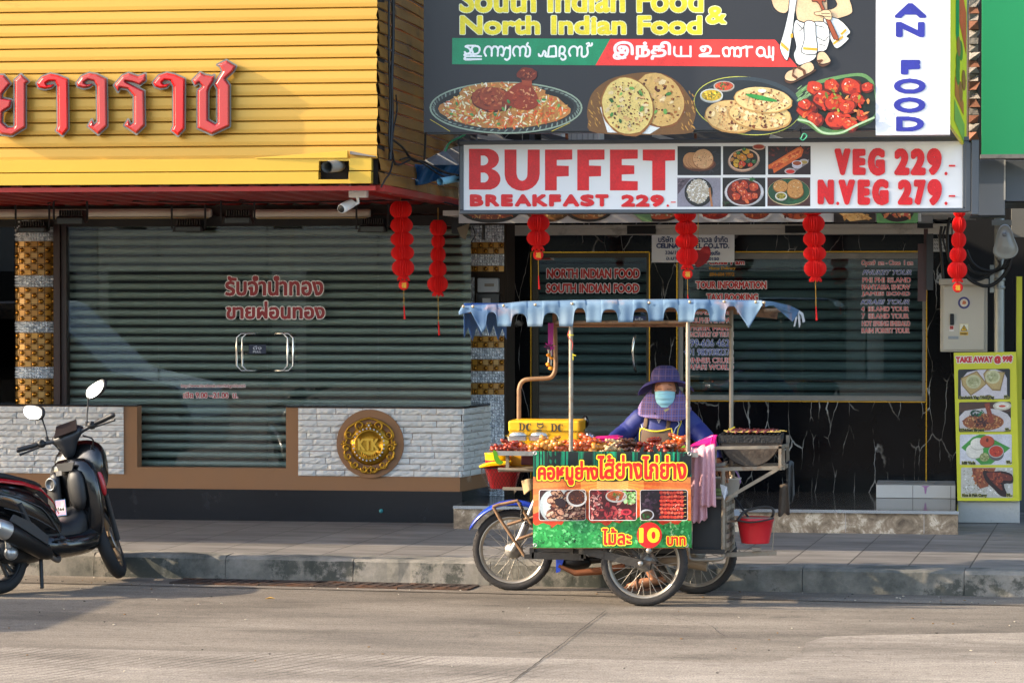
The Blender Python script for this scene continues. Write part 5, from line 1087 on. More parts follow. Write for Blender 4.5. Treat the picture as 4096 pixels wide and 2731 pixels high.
def f4(p_):
    p_.poly([T(228, 590), T(430, 580), T(230, 830)], '#5d4f5a'); p_.scat(lambda: T(R.uniform(235, 330), R.uniform(590, 700)), 24, (3, 8), ['#75666f', '#443844'], .3, -.8)
    e(p_, 548, 795, 215, 218, '#1e1e20'); e(p_, 545, 790, 195, 195, '#2b2b2e'); x, y = T(540, 780); p_.ell(x, y, 170*kx, 180*ky, '#b5aa98', 0, 24, .06); p_.scat(p_.inell(x, y, 172*kx, 185*ky), 260, (2, 5), ['#f2f0ea', '#e6e2d8', '#d6c8a8', '#ffffff', '#b8a888'], .4)
    p_.poly([T(*q_) for q_ in ((700, 740), (725, 720), (735, 800), (765, 1010), (735, 1010), (712, 840))], '#b87a4a')
def f5(p_):
    e(p_, 1240, 795, 300, 212, '#b9b4b4'); e(p_, 1240, 790, 290, 205, '#d9d6d8'); e(p_, 1235, 790, 258, 196, '#4a0f08'); e(p_, 1235, 790, 248, 188, '#6e1a0c')
    for cx, cy, r_ in ((1120, 690, 70), (1090, 750, 50), (1240, 690, 80), (1180, 740, 75), (1220, 800, 80), (1390, 720, 80), (1120, 860, 75), (1260, 880, 65), (1330, 860, 70), (1400, 850, 60)): x, y = T(cx, cy); chunk(p_, x, y, r_*kx, ('#c8401c', '#e0622e', '#a02c12', '#ee8048'), .9, R.uniform(-.5, .5))
    e(p_, 1280, 930, 45, 25, '#d86a3a', .9); p_.scat(lambda: T(R.uniform(1330, 1390), R.uniform(585, 630)), 10, (4, 8), ['#2f6a38', '#3f8048'], .6)
    p_.scat(lambda: T(R.uniform(925, 1000), R.uniform(930, 1000)), 12, (4, 9), ['#2f4a2c', '#3a2420'], .4)
def f6(p_):
    e(p_, 1915, 790, 322, 205, '#c9b284'); e(p_, 1915, 785, 316, 196, '#1f4a30'); e(p_, 1990, 790, 230, 180, '#2a5c38', 0); p_.scat(p_.inell(*T(1915, 790), 75, 44), 20, (6, 14), ['#1c4028', '#2f6a40'], .3)
    for cx, cy, rx, ry in ((1790, 705, 115, 92), (2010, 700, 120, 100), (2015, 780, 128, 108)): x, y = T(cx, cy); flatbread(p_, x, y, rx*kx, ry*ky, 0, '#c88e4c', '#8a5424', ('#9a5c28', '#b5793a', '#7d451c'), 22, 0)
    e(p_, 1800, 860, 92, 65, '#aaa89c'); e(p_, 1800, 850, 90, 60, '#dcdcd2'); e(p_, 1798, 850, 74, 48, '#8a7c2c'); p_.scat(p_.inell(*T(1798, 850), 16, 10), 14, (2, 5), ['#b8a83c', '#3f5a24', '#6a6a24'], .6)
photo('a', 228, 97, 887, 537, '#1d1a20', f1); photo('b', 918, 97, 1564, 530, '#1a1416', f2); photo('c', 1600, 94, 2248, 526, '#2a1014', f3); photo('d', 224, 573, 882, 1016, '#8f8b98', f4); photo('e', 912, 573, 1560, 1012, '#1e1a18', f5); photo('f', 1592, 570, 2242, 1005, '#4a2824', f6)
# ================================================================== lower dish board behind the lanterns
YL = 22.55
lb = thing('dish_board', 'long white board with the bottoms of printed dishes under the buffet sign', 'sign board', P(2700, 892, YL))
a, b_ = P(1835, 893, YL), P(3685, 893, YL); mb = MB(); mb.box(a.x, YL, a.z, b_.x, YL+.04, a.z+.36); obj('panel', mb, M('grey_white_vinyl', '#b4b0aa', .45, 0, .06, 3), lb)
pr_ = Print(onY(YL-.001)); 
def half(cx, rx, fnc, depth=44): pass
pr_.poly([(1850, 846)]+[(1962+120*math.cos(rad(t)), 842+50*math.sin(rad(t))) for t in range(170, 5, -15)]+[(2080, 846)], '#1c1612'); pr_.poly([(1858, 846)]+[(1962+104*math.cos(rad(t)), 842+36*math.sin(rad(t))) for t in range(172, 5, -15)]+[(2072, 846)], '#7d3a1c'); pr_.scat(pr_.inrect(1880, 838, 2050, 872), 70, (4, 9), ['#b8602a', '#d08a4a', '#8a2f18', '#c9a060'], .35)
for cx, rx, cols, rim in ((2190, 90, ['#c9a064', '#8a5a2c', '#a87a40'], '#5a4024'), (2355, 95, ['#c9a878', '#8f5a30', '#b58a54'], '#2a241e'), (2640, 90, ['#d9c8a0', '#b8502a', '#8a7a3a'], '#3a2a20'), (2860, 70, ['#a8301a', '#8a2010', '#c84a28'], '#c9c4bc'), (3025, 68, ['#a84a20', '#8a3418', '#c8743a'], '#cfcac2'), (3190, 80, ['#8a3018', '#a84a24', '#5a2010'], '#cfcac2')):
    pr_.poly([(cx+rx*math.cos(rad(t)), 840+48*math.sin(rad(t))) for t in range(180, -1, -15)], rim); pr_.poly([(cx+rx*.84*math.cos(rad(t)), 840+38*math.sin(rad(t))) for t in range(180, -1, -15)], cols[1]); pr_.scat(pr_.inrect(cx-rx*.66, 840, cx+rx*.66, 866), 36, (4, 10), cols, .5)
pr_.poly([(2500, 848), (2540, 860), (2570, 886), (2610, 888), (2640, 850)][:4]+[(2600, 850)], '#6a8a5a'); 
pr_.rrect(3335, 830, 3502, 892, 8, '#2b2420'); pr_.poly([(3345, 845), (3440, 848), (3490, 875), (3400, 886)], '#c89a5a'); pr_.scat(pr_.inrect(3370, 850, 3470, 876), 20, (5, 12), ['#d9b478', '#b88448', '#c8a060'], .5)
pr_.rrect(3506, 830, 3672, 892, 8, '#5a8a52'); pr_.poly([(3590+66*math.cos(rad(t)), 846+42*math.sin(rad(t))) for t in range(180, -1, -15)], '#2a1a16'); pr_.scat(pr_.inrect(3540, 846, 3640, 872), 26, (6, 12), ['#c9764a', '#d9c48a', '#b8483a', '#a8603a'], .5)
pr_.build('printed_dish', lb)
# ================================================================== company sign, lanterns
cs = thing('company_sign', 'white company name plate with blue lettering over the restaurant window', 'sign', P(2772, 1048, 24.6))
mb = MB(); mb.pbox(2607, 935, 2937, 1049, 24.6, .03); obj('plate', mb, M('white_plate', '#e6e6e6', .4, 0, .05), cs)
pr_ = Print(onY(24.598)); nv = '#1f3a6e'
pr_.text('บริษัท เซลินา ทราเวล จำกัด', (2633, 944, 2911, 970), [(0, nv)], .9, cell=1); pr_.text('CELINA TRAVEL CO.,LTD.', (2625, 973, 2917, 996), [(0, nv)], 1.2, cell=1)
pr_.text('336/19', (2661, 1003, 2716, 1018), [(0, nv)], .7, cell=.9); pr_.text('หนองปรือ', (2820, 1003, 2880, 1021), [(0, nv)], .6, cell=.9); pr_.text('อ.บางละมุง', (2664, 1028, 2770, 1045), [(0, nv)], .6, cell=.9); pr_.text('20150', (2826, 1029, 2876, 1042), [(0, nv)], .7, cell=.9)
pr_.build('lettering', cs, VINYLTXT)
redp = M('red_tissue', '#e01410', .75, 0, .06, 12)
redp.node_tree.nodes['Principled BSDF'].inputs['Subsurface Weight'].default_value = .0
gpap = M('gold_foil', '#e0a028', .3, .5); gth = M('gold_thread', '#c9962c', .6)
def lantern(x, ytop, rs_, Y, lab, tas=True, medal=True, lean=0, flip=0, cap=False):
    # rs_ = list of (y0, y1, half width px) for honeycomb balls, top to bottom
    base = P(x, rs_[-1][1], Y); t = thing('paper_lantern', lab, 'lantern', base, 'red honeycomb paper lanterns'); sc__ = (P(x+100, 900, Y)-P(x, 900, Y)).length/100
    n = 26
    for bi, (y0, y1, hw) in enumerate(rs_):
        mb = MB(); c0 = P(x+lean*bi, (y0+y1)/2, Y); hh = (y1-y0)/2*sc__; r = hw*sc__; nv_ = 14
        last = bi == len(rs_)-1
        def fn(u, v):
            a = u*2*math.pi; k = round(u*n*2) % 2; s_ = math.sin(math.pi*min(.97, max(.03, v)))**.42
            rr = r*(.30+.72*s_)*(1-.2*k); rr *= .97+.04*math.sin(5*a+bi)
            return c0+V((rr*math.cos(a), rr*math.sin(a), hh*(1-2*v)))
        mb.grid(fn, n*2, nv_, 0, False, True)
        if last:    # ragged skirt
            def f2_(u, v):
                a = u*2*math.pi; k = round(u*n*2) % 2; rr = r*(.36+.22*v)*(1-.16*k)
                return c0+V((rr*math.cos(a), rr*math.sin(a), -hh*.94-v*r*.42*(1+.25*math.sin(a*9))))
            mb.grid(f2_, n*2, 3, 0, False, True)
        def rim(u, v): a = u*2*math.pi; k = round(u*n*2) % 2; return c0+V((r*(.42+.16*v)*(1-.1*k)*math.cos(a), r*(.42+.16*v)*(1-.1*k)*math.sin(a), hh*(1.0-.03*v)))
        mb.grid(rim, n*2, 1, 0, False, True)
        obj('honeycomb_ball', mb, redp, t)
    xb, yb = x+lean*(len(rs_)-1), rs_[-1][1]
    if tas:
        mb = MB(); mb.tube([P(xb, yb, Y), P(xb+2, yb+120, Y)], .0025, 5); obj('cord', mb, gth, t)
        mb = MB(); mb.tube([P(xb+2, yb+120, Y), P(xb+5, yb+175, Y)], [.004, .009], 6); obj('tassel', mb, redp, t)
    if medal:
        mb = MB(); c_ = P(xb+1, yb+38, Y); q_ = 21*sc__; mb.lathe([(0, .008), (q_*.8, .008), (q_, 0), (q_*.8, -.008), (0, -.008)], c_, 16, 0, (0, 1, 0)); d_ = obj('medal', mb, redp, t)
        p_ = Print(onY(Y-.0085)); p_.text('福', (xb-9, yb+28, xb+11, yb+50), [(0, '#f0b428')], .6, cell=.8); p_.build('character', d_, VINYLTXT)
    mb = MB(); mb.tube([P(x, rs_[0][0], Y), P(x, ytop, Y)], .002, 5); obj('string', mb, gth, t)
lantern(1602, 770, [(806, 872, 44), (872, 930, 45), (930, 984, 46), (984, 1040, 46), (1040, 1102, 45)], 22.3, 'long red lantern nearest the security camera, with a gold medal below', lean=3)
lantern(1752, 830, [(881, 942, 34), (942, 990, 28), (990, 1048, 30), (1048, 1106, 35), (1106, 1166, 42)], 23.0, 'dim narrow red lantern in shade left of the square pillar', medal=False)
lantern(2152, 830, [(838, 862, 36), (862, 924, 45), (924, 982, 46)], 21.9, 'short red lantern under the big red letters of the buffet sign')
lantern(2740, 830, [(832, 886, 44), (886, 938, 45), (938, 992, 46), (992, 1058, 44)], 21.9, 'red lantern hanging in front of the white company name plate', lean=3)
lantern(3250, 830, [(836, 862, 38), (862, 928, 45), (928, 986, 45), (986, 1042, 46), (1042, 1106, 46)], 21.9, 'red lantern over the wide restaurant window, with a long gold tassel', medal=False, lean=3)
lantern(3838, 830, [(838, 868, 24), (868, 930, 28), (930, 990, 30), (990, 1048, 34), (1048, 1112, 40)], 21.9, 'rightmost red lantern, above the beige electric cabinet', tas=False, lean=-2)
hl = thing('paper_heart', 'dark red paper heart hanging behind the lantern at the name plate', 'decoration', P(2815, 1068, 22.1))
mb = MB(); hp = c2([(2800, 1000), (2812, 988), (2832, 986), (2842, 1004), (2838, 1030), (2820, 1054), (2790, 1070), (2778, 1050), (2776, 1020), (2784, 1000)], 3, True); mb.slab([P(x, y, 22.1) for x, y in hp], (0, .03, 0)); obj('heart', mb, M('dark_red_tissue', '#7d0f10', .8), hl, bevel=.004)
mb = MB(); mb.tube([P(2793, 848, 22.1), P(2792, 1000, 22.1)], .002, 5); obj('string', mb, gth, hl)
# ================================================================== right end: cabinet, pole, lamp, signs
dk = M('dark_metal_box', '#1b1d21', .4, .4, .15)
hb = thing('folded_awning', 'dark hanging box half maroon and half black right of the wide window', 'awning', P(3704, 1222, 23.4))
mb = MB(); mb.pbox(3671, 975, 3706, 1205, 23.4, .12); mb.pbox(3695, 915, 3712, 980, 23.44, .05); obj('maroon_half', mb, M('maroon_paint', '#3a1716', .4), hb); mb = MB(); mb.pbox(3668, 1150, 3702, 1166, 23.38, .12); 
mb = MB(); mb.pbox(3706, 935, 3733, 1160, 23.35, .12); obj('black_half', mb, M('black_paint', '#14171b', .4), hb)
gb = thing('grey_junction_box', 'grey metal box with black base hanging under the right end of the buffet sign', 'box', P(3700, 910, 23.3))
mb = MB(); mb.pbox(3673, 848, 3731, 896, 23.3, .15); obj('case', mb, M('galvanised', '#8d9194', .4, .5, .12), gb, bevel=.004); mb = MB(); mb.pbox(3669, 894, 3732, 911, 23.28, .18); obj('base', mb, dk, gb)
nt = thing('paper_note', 'small white handwritten note stuck on the marble behind the cables', 'note', P(3760, 1008, 24.7))
mb = MB(); mb.pbox(3722, 955, 3792, 1007, 24.73, .004); obj('sheet', mb, M('note_paper', '#b5b2ab', .8), nt)
pr_ = Print(onY(24.728))
for y in (962, 978, 994):
    for k in range(7): x = 3728+k*9; pr_.line([(x, y+R.uniform(-2, 2)), (x+2, y-5), (x+4, y+3), (x+6, y-1)], .8, '#2a2a2e')
pr_.build('handwriting', nt, VINYLTXT)
cab = thing('electric_cabinet', 'beige steel electric cabinet with warning stickers on the shopfront', 'cabinet', P(3856, 1408, 24.2)); bg = M('beige_enamel', '#b3ab9c', .45, .1, .06, 4, dirt='#958c7d', dth=.64)
mb = MB(); mb.pbox(3762, 1128, 3950, 1408, 24.2, .4); obj('case', mb, bg, cab, bevel=.006)
mb = MB(); mb.pbox(3757, 1115, 3954, 1139, 24.16, .46); obj('hood', mb, bg, cab, bevel=.006)
mb = MB(); mb.pbox(3772, 1146, 3938, 1400, 24.185, .015); obj('door', mb, M('beige_door', '#bdb6a8', .4, .1, .05, 4), cab, bevel=.004)
mb = MB(); mb.pbox(3800, 1255, 3816, 1300, 24.165, .02); obj('lock', mb, dk, cab, bevel=.004); mb = MB(); mb.pbox(3793, 1344, 3834, 1356, 24.172, .015); obj('handle', mb, M('galvanised', '#8d9194'), cab)
pr_ = Print(onY(24.183)); pr_.ell(3856, 1211, 24, 24, '#3c3a78'); pr_.ell(3856, 1211, 16, 16, '#d9cdb8'); pr_.poly([(3848, 1216), (3852, 1202), (3862, 1204), (3866, 1214), (3858, 1218)], '#c86a3a')
pr_.build('round_sticker', cab, VINYLTXT); pr_ = Print(onY(24.183)); pr_.rect(3838, 1295, 3874, 1342, '#d9d0a0'); pr_.rect(3840, 1297, 3872, 1326, '#e8e4d0'); pr_.poly([(3856, 1298), (3841, 1324), (3871, 1324)], '#1a1812'); pr_.poly([(3856, 1302), (3844.5, 1322), (3867.5, 1322)], '#e8b81c'); pr_.poly([(3857, 1306), (3852, 1315), (3856, 1315), (3853, 1321), (3860, 1312), (3856.5, 1312)], '#16140f'); pr_.rect(3840, 1327, 3872, 1340, '#d9a81c'); pr_.text('Danger', (3842, 1330, 3870, 1339), [(0, '#16140f')], .3, cell=.8)
pr_.build('danger_sticker', cab, VINYLTXT); pr_ = Print(onY(24.183)); pr_.rect(3797, 1301, 3816, 1325, '#d8d4cc'); pr_.rect(3799, 1303, 3814, 1317, '#b8342c'); pr_.line([(3801, 1305), (3812, 1315)], 1.2, '#2a2422'); pr_.build('sticker', cab, VINYLTXT)
pg = M('galvanised_pipe', '#8a8e8c', .42, .55, .15, 8, dirt='#6d6a62', dth=.6)
pole = thing('lamp_post', 'grey pipe pole with an oval street lamp head right of the cabinet', 'street lamp', P(3997, 1420, 24.0))
a, b_ = P(3997, 2090, 24.0), P(3997, 850, 24.0); mb = MB(); mb.tube([a, b_], .042, 16); obj('pole', mb, pg, pole)
mb = MB()
for y in (1118, 1150): c_ = P(3997, y, 24.0); mb.lathe([(.046, -.012), (.05, -.01), (.05, .01), (.046, .012)], c_, 16)
obj('bracket', MB().pbox(3960, 1060, 3978, 1170, 23.98, .03), pg, pole); mb.pbox(3968, 880, 4046, 902, 23.9, .1); obj('clamp', mb, pg, pole)
mb = MB(); prof = c2([(4018, 897), (4002, 906), (3988, 934), (3979, 972), (3972, 1000), (3976, 1018), (3996, 1032), (4024, 1036), (4052, 1030), (4070, 1012), (4072, 990), (4058, 955), (4046, 920), (4034, 902)], 3, True)
cx_, cy_ = 4022, 972
rings = []
for k_, d_ in ((1.0, 0), (1.0, -.05), (.93, -.075), (.84, -.06), (.6, -.09), (.25, -.105)): rings.append([P(cx_+(x-cx_)*k_, cy_+(y-cy_)*k_, 23.75+d_) for x, y in prof])
n = len(prof); vs = sum(rings, []); mb.add(vs, [(r*n+i, r*n+(i+1) % n, (r+1)*n+(i+1) % n, (r+1)*n+i) for r in range(5) for i in range(n)], 0, True); mb.add(rings[-1], [tuple(range(n))], 0, True); mb.add(rings[0], [tuple(range(n))], 0)
obj('lamp_head', mb, M('lamp_housing', '#a9adab', .45, .2, .06, 5, dirt='#8c8e8a', dth=.62), pole)
mb = MB(); mb.lathe([(0, .012), (.018, .01), (.02, 0)], P(4018, 938, 23.655), 14, 0, (0, -1, 0)); obj('sensor', mb, M('galvanised', '#8d9194'), pole)
mb = MB(); mb.tube(curve([P(4000, 1030, 23.8), P(3998, 1040, 23.95), P(3997, 1050, 24)], 4), .02, 8); obj('arm', mb, pg, pole)
for pts, r_, lab in (([(3866, 1000), (3890, 1050), (3930, 1078), (3975, 1082), (4000, 1060), (3992, 1030)], .013, 'upper black cable sagging from behind the lantern to the lamp'),
     ([(3870, 1060), (3890, 1085), (3930, 1094), (3980, 1086), (4030, 1060), (4046, 1030)], .012, 'middle black cable sagging to the street lamp with a blue tape band'),
     ([(3860, 1090), (3880, 1112), (3920, 1118), (3970, 1090), (4010, 1070), (4025, 1035)], .012, 'third black cable curving behind the lamp post'),
     ([(3862, 1100), (3890, 1125), (3940, 1144), (3985, 1130), (4030, 1080), (4046, 1032)], .015, 'lowest thick black cable looping under the street lamp'),
     ([(3802, 850), (3790, 930), (3792, 1010), (3802, 1050), (3830, 1080)], .014, 'black cable dropping from the sign to the cabinet top'),
     ([(3812, 852), (3808, 930), (3812, 1000)], .006, 'thin black wire beside the cable drop over the cabinet'),
     ([(3766, 905), (3760, 960), (3768, 1040), (3772, 1115)], .014, 'pair of black cables hanging left of the cabinet top'),
     ([(3782, 905), (3772, 950), (3784, 1000), (3800, 1040)], .010, 'short black cable end beside the handwritten note')):
    cable([P(x, y, 23.9 if r_ > .011 else 24.0) for x, y in pts], r_, lab)
cable([P(x, y, 23.2) for x, y in ((3732, 878), (3760, 884), (3800, 890), (3840, 896))], .005, 'thin wire running right from the grey junction box')
# takeaway board on concrete block
cbk = MB(); cbk.pbox(3832, 2003, 4079, 2092, 23.85, .35); tag(obj('concrete_block', cbk, M('pale_concrete', '#b0ada6', .85, 0, .08, 5, .5, 30, dirt='#6d6a64', dth=.6, dsc=5), bevel=.006), 'pale concrete block under the yellow takeaway menu board', 'block')
YT = 23.8
ta = thing('menu_board', 'yellow takeaway menu board with four dish photos standing on the concrete block', 'sign', P(3950, 2003, YT))
cn = [(3815, 1411), (4064, 1407), (4078, 2003), (3830, 2002)]
def tm_(u, v, l=0):
    x = (cn[0][0]*(1-u)+cn[1][0]*u)*(1-v)+(cn[3][0]*(1-u)+cn[2][0]*u)*v; y = (cn[0][1]*(1-u)+cn[1][1]*u)*(1-v)+(cn[3][1]*(1-u)+cn[2][1]*u)*v
    return P(x, y, YT+.06-.06*v-l)
mb = MB(); mb.slab([tm_(0, 0), tm_(1, 0), tm_(1, 1), tm_(0, 1)], (0, .05, 0)); obj('panel', mb, M('lime_yellow', '#c6c41e', .4, 0, .05, 2), ta)
def zx(x, y):   # from a 645x1568 zoom of the board (origin 3800,1380)
    X_ = 3800+x*296/645; Y_ = 1380+y*720/1568
    v = (Y_-1409)/(2002.5-1409); l_ = cn[0][0]*(1-v)+cn[3][0]*v; r_ = cn[1][0]*(1-v)+cn[2][0]*v
    return ((X_-l_)/(r_-l_), v)
Qt = lambda x, y, l: tm_(*zx(x, y), l+.001)
pr_ = Print(Qt); pr_.text('TAKE AWAY @ 99฿', (50, 92, 546, 164), [(6.5, '#d8d4d0'), (0, '#c41a1e')], 4.2, cell=2.2); pr_.build('title_lettering', ta)
def frame4(nm, x0, y0, x1, y1, bg, fnc, txt, tr, price):
    p_ = Print(Qt); p_.rrect(x0, y0, x1, y1, 14, bg); fnc(p_, (x0+4, y0+4, x1-4, y1-4)); p_.text(txt, tr, [(2.6, '#b0a838'), (0, '#1c1c10')], 2.0, cell=1.6); p_.text('99.-', price, [(2.6, '#b0a838'), (0, '#1c1c10')], 2.0, cell=1.6); p_.build('dish_photo', ta)
def g1(p_, c):
    p_.poly([(94, 300), (150, 235), (250, 214), (400, 212), (470, 240), (496, 290), (497, 468), (96, 468)], '#c9c2c8')
    for pts, ctr in (([(94, 285), (235, 222), (322, 335), (265, 385), (180, 440), (105, 350)], (205, 325)), ([(290, 250), (320, 212), (480, 240), (440, 400), (370, 395), (310, 330)], (372, 285))):
        p_.poly(pts, '#8d7346'); p_.poly([(ctr[0]+(x-ctr[0])*.9, ctr[1]+(y-ctr[1])*.88) for x, y in pts], '#b39a62'); p_.ell(ctr[0], ctr[1]-8, 66, 60, '#c0bd92'); p_.ell(ctr[0], ctr[1]-8, 50, 42, '#a8a878'); p_.scat(p_.inell(ctr[0], ctr[1]-8, 45, 38), 16, (6, 14), ['#c8c69c', '#989a68', '#b4b284'], .7)
    p_.ell(335, 455, 36, 22, '#4a2a20')
def g2(p_, c):
    p_.poly([(c[0], 500), (528, 500), (528, 580), (c[0], 580)], '#4a2f22'); p_.poly([(80, 620), (130, 570), (300, 548), (420, 560), (500, 600), (530, 640), (530, 740), (460, 752), (160, 752), (84, 720)], '#c6bfc0')
    p_.ell(455, 530, 80, 38, '#c0b8a4'); p_.ell(455, 528, 62, 26, '#e0d8c8'); p_.ell(455, 532, 30, 10, '#c8503a')
    p_.ell(290, 670, 180, 74, '#8a4a24'); p_.scat(p_.inell(290, 668, 176, 76), 240, (6, 16), ['#b8683a', '#7a3418', '#d9904a', '#9a4a20', '#e0b070', '#5a2412'], .28); p_.scat(p_.inell(270, 672, 60, 38), 40, (8, 16), ['#3a140e', '#5a1f14'], .6)
    p_.poly([(300, 510), (345, 500), (350, 545), (385, 660), (350, 690), (320, 580)], '#8a3a20'); p_.scat(lambda: (R.uniform(315, 360), R.uniform(520, 660)), 14, (5, 11), ['#b06038', '#6a2412'], .5); p_.scat(p_.inell(245, 592, 70, 28), 14, (12, 26), ['#1f4a2c', '#2c6a3c', '#17382a'], .4)
def g3(p_, c):
    p_.poly([(c[0], 780), (533, 780), (536, 1038), (c[0], 1038)], '#cdccd2'); p_.poly([(98, 890), (200, 800), (255, 778), (300, 778), (525, 895), (360, 1036), (270, 1040), (215, 985), (140, 925)], '#3f8e34')
    p_.ell(215, 925, 76, 64, '#b8b09c'); p_.ell(213, 920, 75, 62, '#dcd6c8'); p_.ell(245, 862, 66, 52, '#b8b09c'); p_.ell(243, 857, 64, 50, '#e0dacd'); p_.ell(324, 840, 64, 52, '#8a3018'); p_.ell(322, 836, 61, 48, '#b84a2a'); p_.ell(325, 826, 12, 18, '#5a1c10')
    p_.ell(402, 945, 68, 62, '#5e5a58'); p_.ell(402, 925, 68, 56, '#a8a49c'); p_.ell(402, 925, 60, 48, '#b8341c'); p_.scat(p_.inell(402, 920, 45, 34), 14, (6, 14), ['#d0522c', '#98280f'], .5); p_.ell(300, 975, 42, 38, '#8a9058'); p_.scat(p_.inell(300, 975, 38, 34), 30, (5, 10), ['#b0b478', '#747a44'], .6)
def g4(p_, c):
    p_.scat(p_.inrect(105, 1075, 540, 1315), 260, (6, 14), ['#d6d3cc', '#c0bcb2', '#e4e2de', '#a8a494'], .5, clip=c); p_.poly([(190, 1068), (400, 1068), (350, 1180), (330, 1230), (260, 1250), (210, 1180)], '#8a4a2a'); p_.scat(p_.inell(275, 1140, 80, 95), 90, (7, 16), ['#a85a34', '#6a2f18', '#c07a48', '#8a3a24'], .6, clip=c)
    p_.poly(c2([(288, 1095), (360, 1100), (450, 1095), (540, 1125), (545, 1200), (470, 1210), (500, 1310), (440, 1310), (380, 1250), (310, 1180)], 3, True), '#2a100c'); p_.poly(c2([(320, 1110), (430, 1110), (535, 1140), (530, 1180), (440, 1180), (460, 1260), (420, 1240), (350, 1170)], 3, True), '#6e2a1a'); p_.scat(p_.inell(420, 1165, 80, 55), 40, (8, 18), ['#8e3d24', '#5a2014', '#a84e2c'], .5)
    p_.scat(p_.inrect(120, 1180, 300, 1310), 40, (3, 7), ['#8a8a5a', '#6a6a3a'], .4, clip=c)
frame4('1', 70, 208, 524, 472, '#17181a', g1, 'Sandwich Veg / Non Veg', (84, 440, 384, 476), (470, 438, 520, 466))
frame4('2', 78, 494, 531, 756, '#2a1a14', g2, 'Chicken Biryani', (92, 724, 296, 758), (480, 722, 528, 750))
frame4('3', 86, 776, 538, 1042, '#c8c8d0', g3, 'Idili Vada', (104, 1010, 222, 1038), (490, 1004, 540, 1034))
frame4('4', 96, 1064, 548, 1328, '#bdb9ae', g4, 'Rice & Fish Curry', (106, 1294, 322, 1326), (494, 1290, 544, 1320))
mb = MB(); q_ = [(4066, 1412), (4096, 1414), (4096, 2004), (4080, 2004)]
y2 = thing('yellow_signboard', 'tall narrow edge of a yellow board at the right frame edge', 'sign', P(4090, 2004, 24.05))
mb = MB(); mb.pbox(4066, 1106, 4086, 2000, 24.1, .06); obj('edge_strip', mb, M('lime_yellow', '#c6c41e'), y2); mb = MB(); mb.pbox(4062, 1104, 4068, 2000, 24.12, .3); obj('board_side', mb, dk, y2)
# grey fascia pieces and green sign of the neighbour
nb = thing('neighbour_shop', 'dark open front of the next shop with grey metal fascia at the right edge', 'shop', P(4200, 2090, 25))
gf = M('grey_fascia', '#5d6268', .45, .35, .08, 3, dirt='#4b4f54', dth=.64)
mb = MB(); mb.pbox(3907, 640, 4020, 862, 22.0, .4); mb.pbox(4022, 642, 5200, 800, 22.05, .4); obj('fascia', mb, gf, nb, bevel=.004)
mb = MB(); a = P(3910, 862, 22.0); mb.pbox(3880, 862, 4022, 868, 22.02, .4); mb.pbox(4022, 800, 5200, 806, 22.1, 1.5); obj('soffit', mb, dk, nb)
mb = MB(); mb.pbox(4016, 640, 4022, 800, 21.99, .01); obj('silicone_seam', mb, M('seam_white', '#a8a8a4', .7, var=.3), nb)
mb = MB(); mb.pbox(4046, 806, 5200, 945, 24.5, .1); obj('upper_panel', mb, M('grey_cream', '#6f6d66', .7), nb)
mb = MB(); mb.pbox(4040, 1600, 5200, 2100, 25.1, .1, 0); obj('counter', mb, M('neighbour_grey', '#4c4f50', .6, dirt='#33363a'), nb)
mb = MB(); mb.box(P(3840, 1000, 26).x, 26, .17, 12, 26.2, 6); obj('back_wall', mb, MATS['interior_dark'], nb)
gsn = thing('green_sign', 'plain green vinyl sign at the top right corner', 'sign', P(4000, 625, 21.6))
mb = MB(); a, b_ = P(3927, 618, 21.6), P(5200, 618, 21.6); mb.box(a.x, 21.6, a.z, b_.x, 21.75, 5); obj('panel', mb, M('green_vinyl', '#0f8a50', .42, 0, .06, 1.2, .08, 2.5), gsn)
mb = MB(); mb.box(a.x-.01, 21.59, a.z-.03, b_.x, 21.76, a.z-.001); obj('bottom_edge', mb, M('grey_edge', '#77736a', .7, dirt='#3a3a38', dth=.5), gsn)
# rough broken brick strip
mb = MB(); z = P(3890, 560, 22.2).z
xa, xb_ = P(3876, 560, 22.2).x, P(3912, 560, 22.2).x
while z < 4.9:
    h = R.uniform(.045, .07); d1, d2, d3 = R.uniform(0, .05), R.uniform(0, .05), R.uniform(-.02, .02)
    mb.hexa([(xa, 22.2+d1, z), (xb_+d3, 22.2+d2, z), (xb_+d3, 22.5, z), (xa, 22.5, z), (xa, 22.2+d2, z+h*.93), (xb_-d3, 22.2+d1, z+h*.93), (xb_-d3, 22.5, z+h*.93), (xa, 22.5, z+h*.93)], 0 if R.random() < .75 else 1); z += h
mb.box(xa-.08, 22.3, P(3890, 560, 22.2).z, xa-.005, 22.5, 4.9, 2); mb.box(xa, 22.32, P(3890, 560, 22.2).z, xb_, 22.5, 4.9, 2)
tag(obj('brick_pier', mb, [M('broken_render', '#8f877c', .9, 0, .2, 12, .8, 30), M('brick_red', '#8a5a42', .9, 0, .2, 12), M('grey_render', '#6b6660', .9)], ), 'rough broken brick edge between the billboard and the green sign', 'wall')
cable([P(3856, 560, 22.0), P(3852, 480, 22.0), P(3858, 380, 22.0), P(3862, 200, 22.0), P(3870, -30, 22.0)], .012, 'grey pipe behind the yellow side banner', pg)
cable([P(3846, 575, 21.7), P(3848, 505, 21.7)], .022, 'short pale blue pipe end by the yellow side banner', M('pale_blue_pipe', '#8fb4bd', .5))
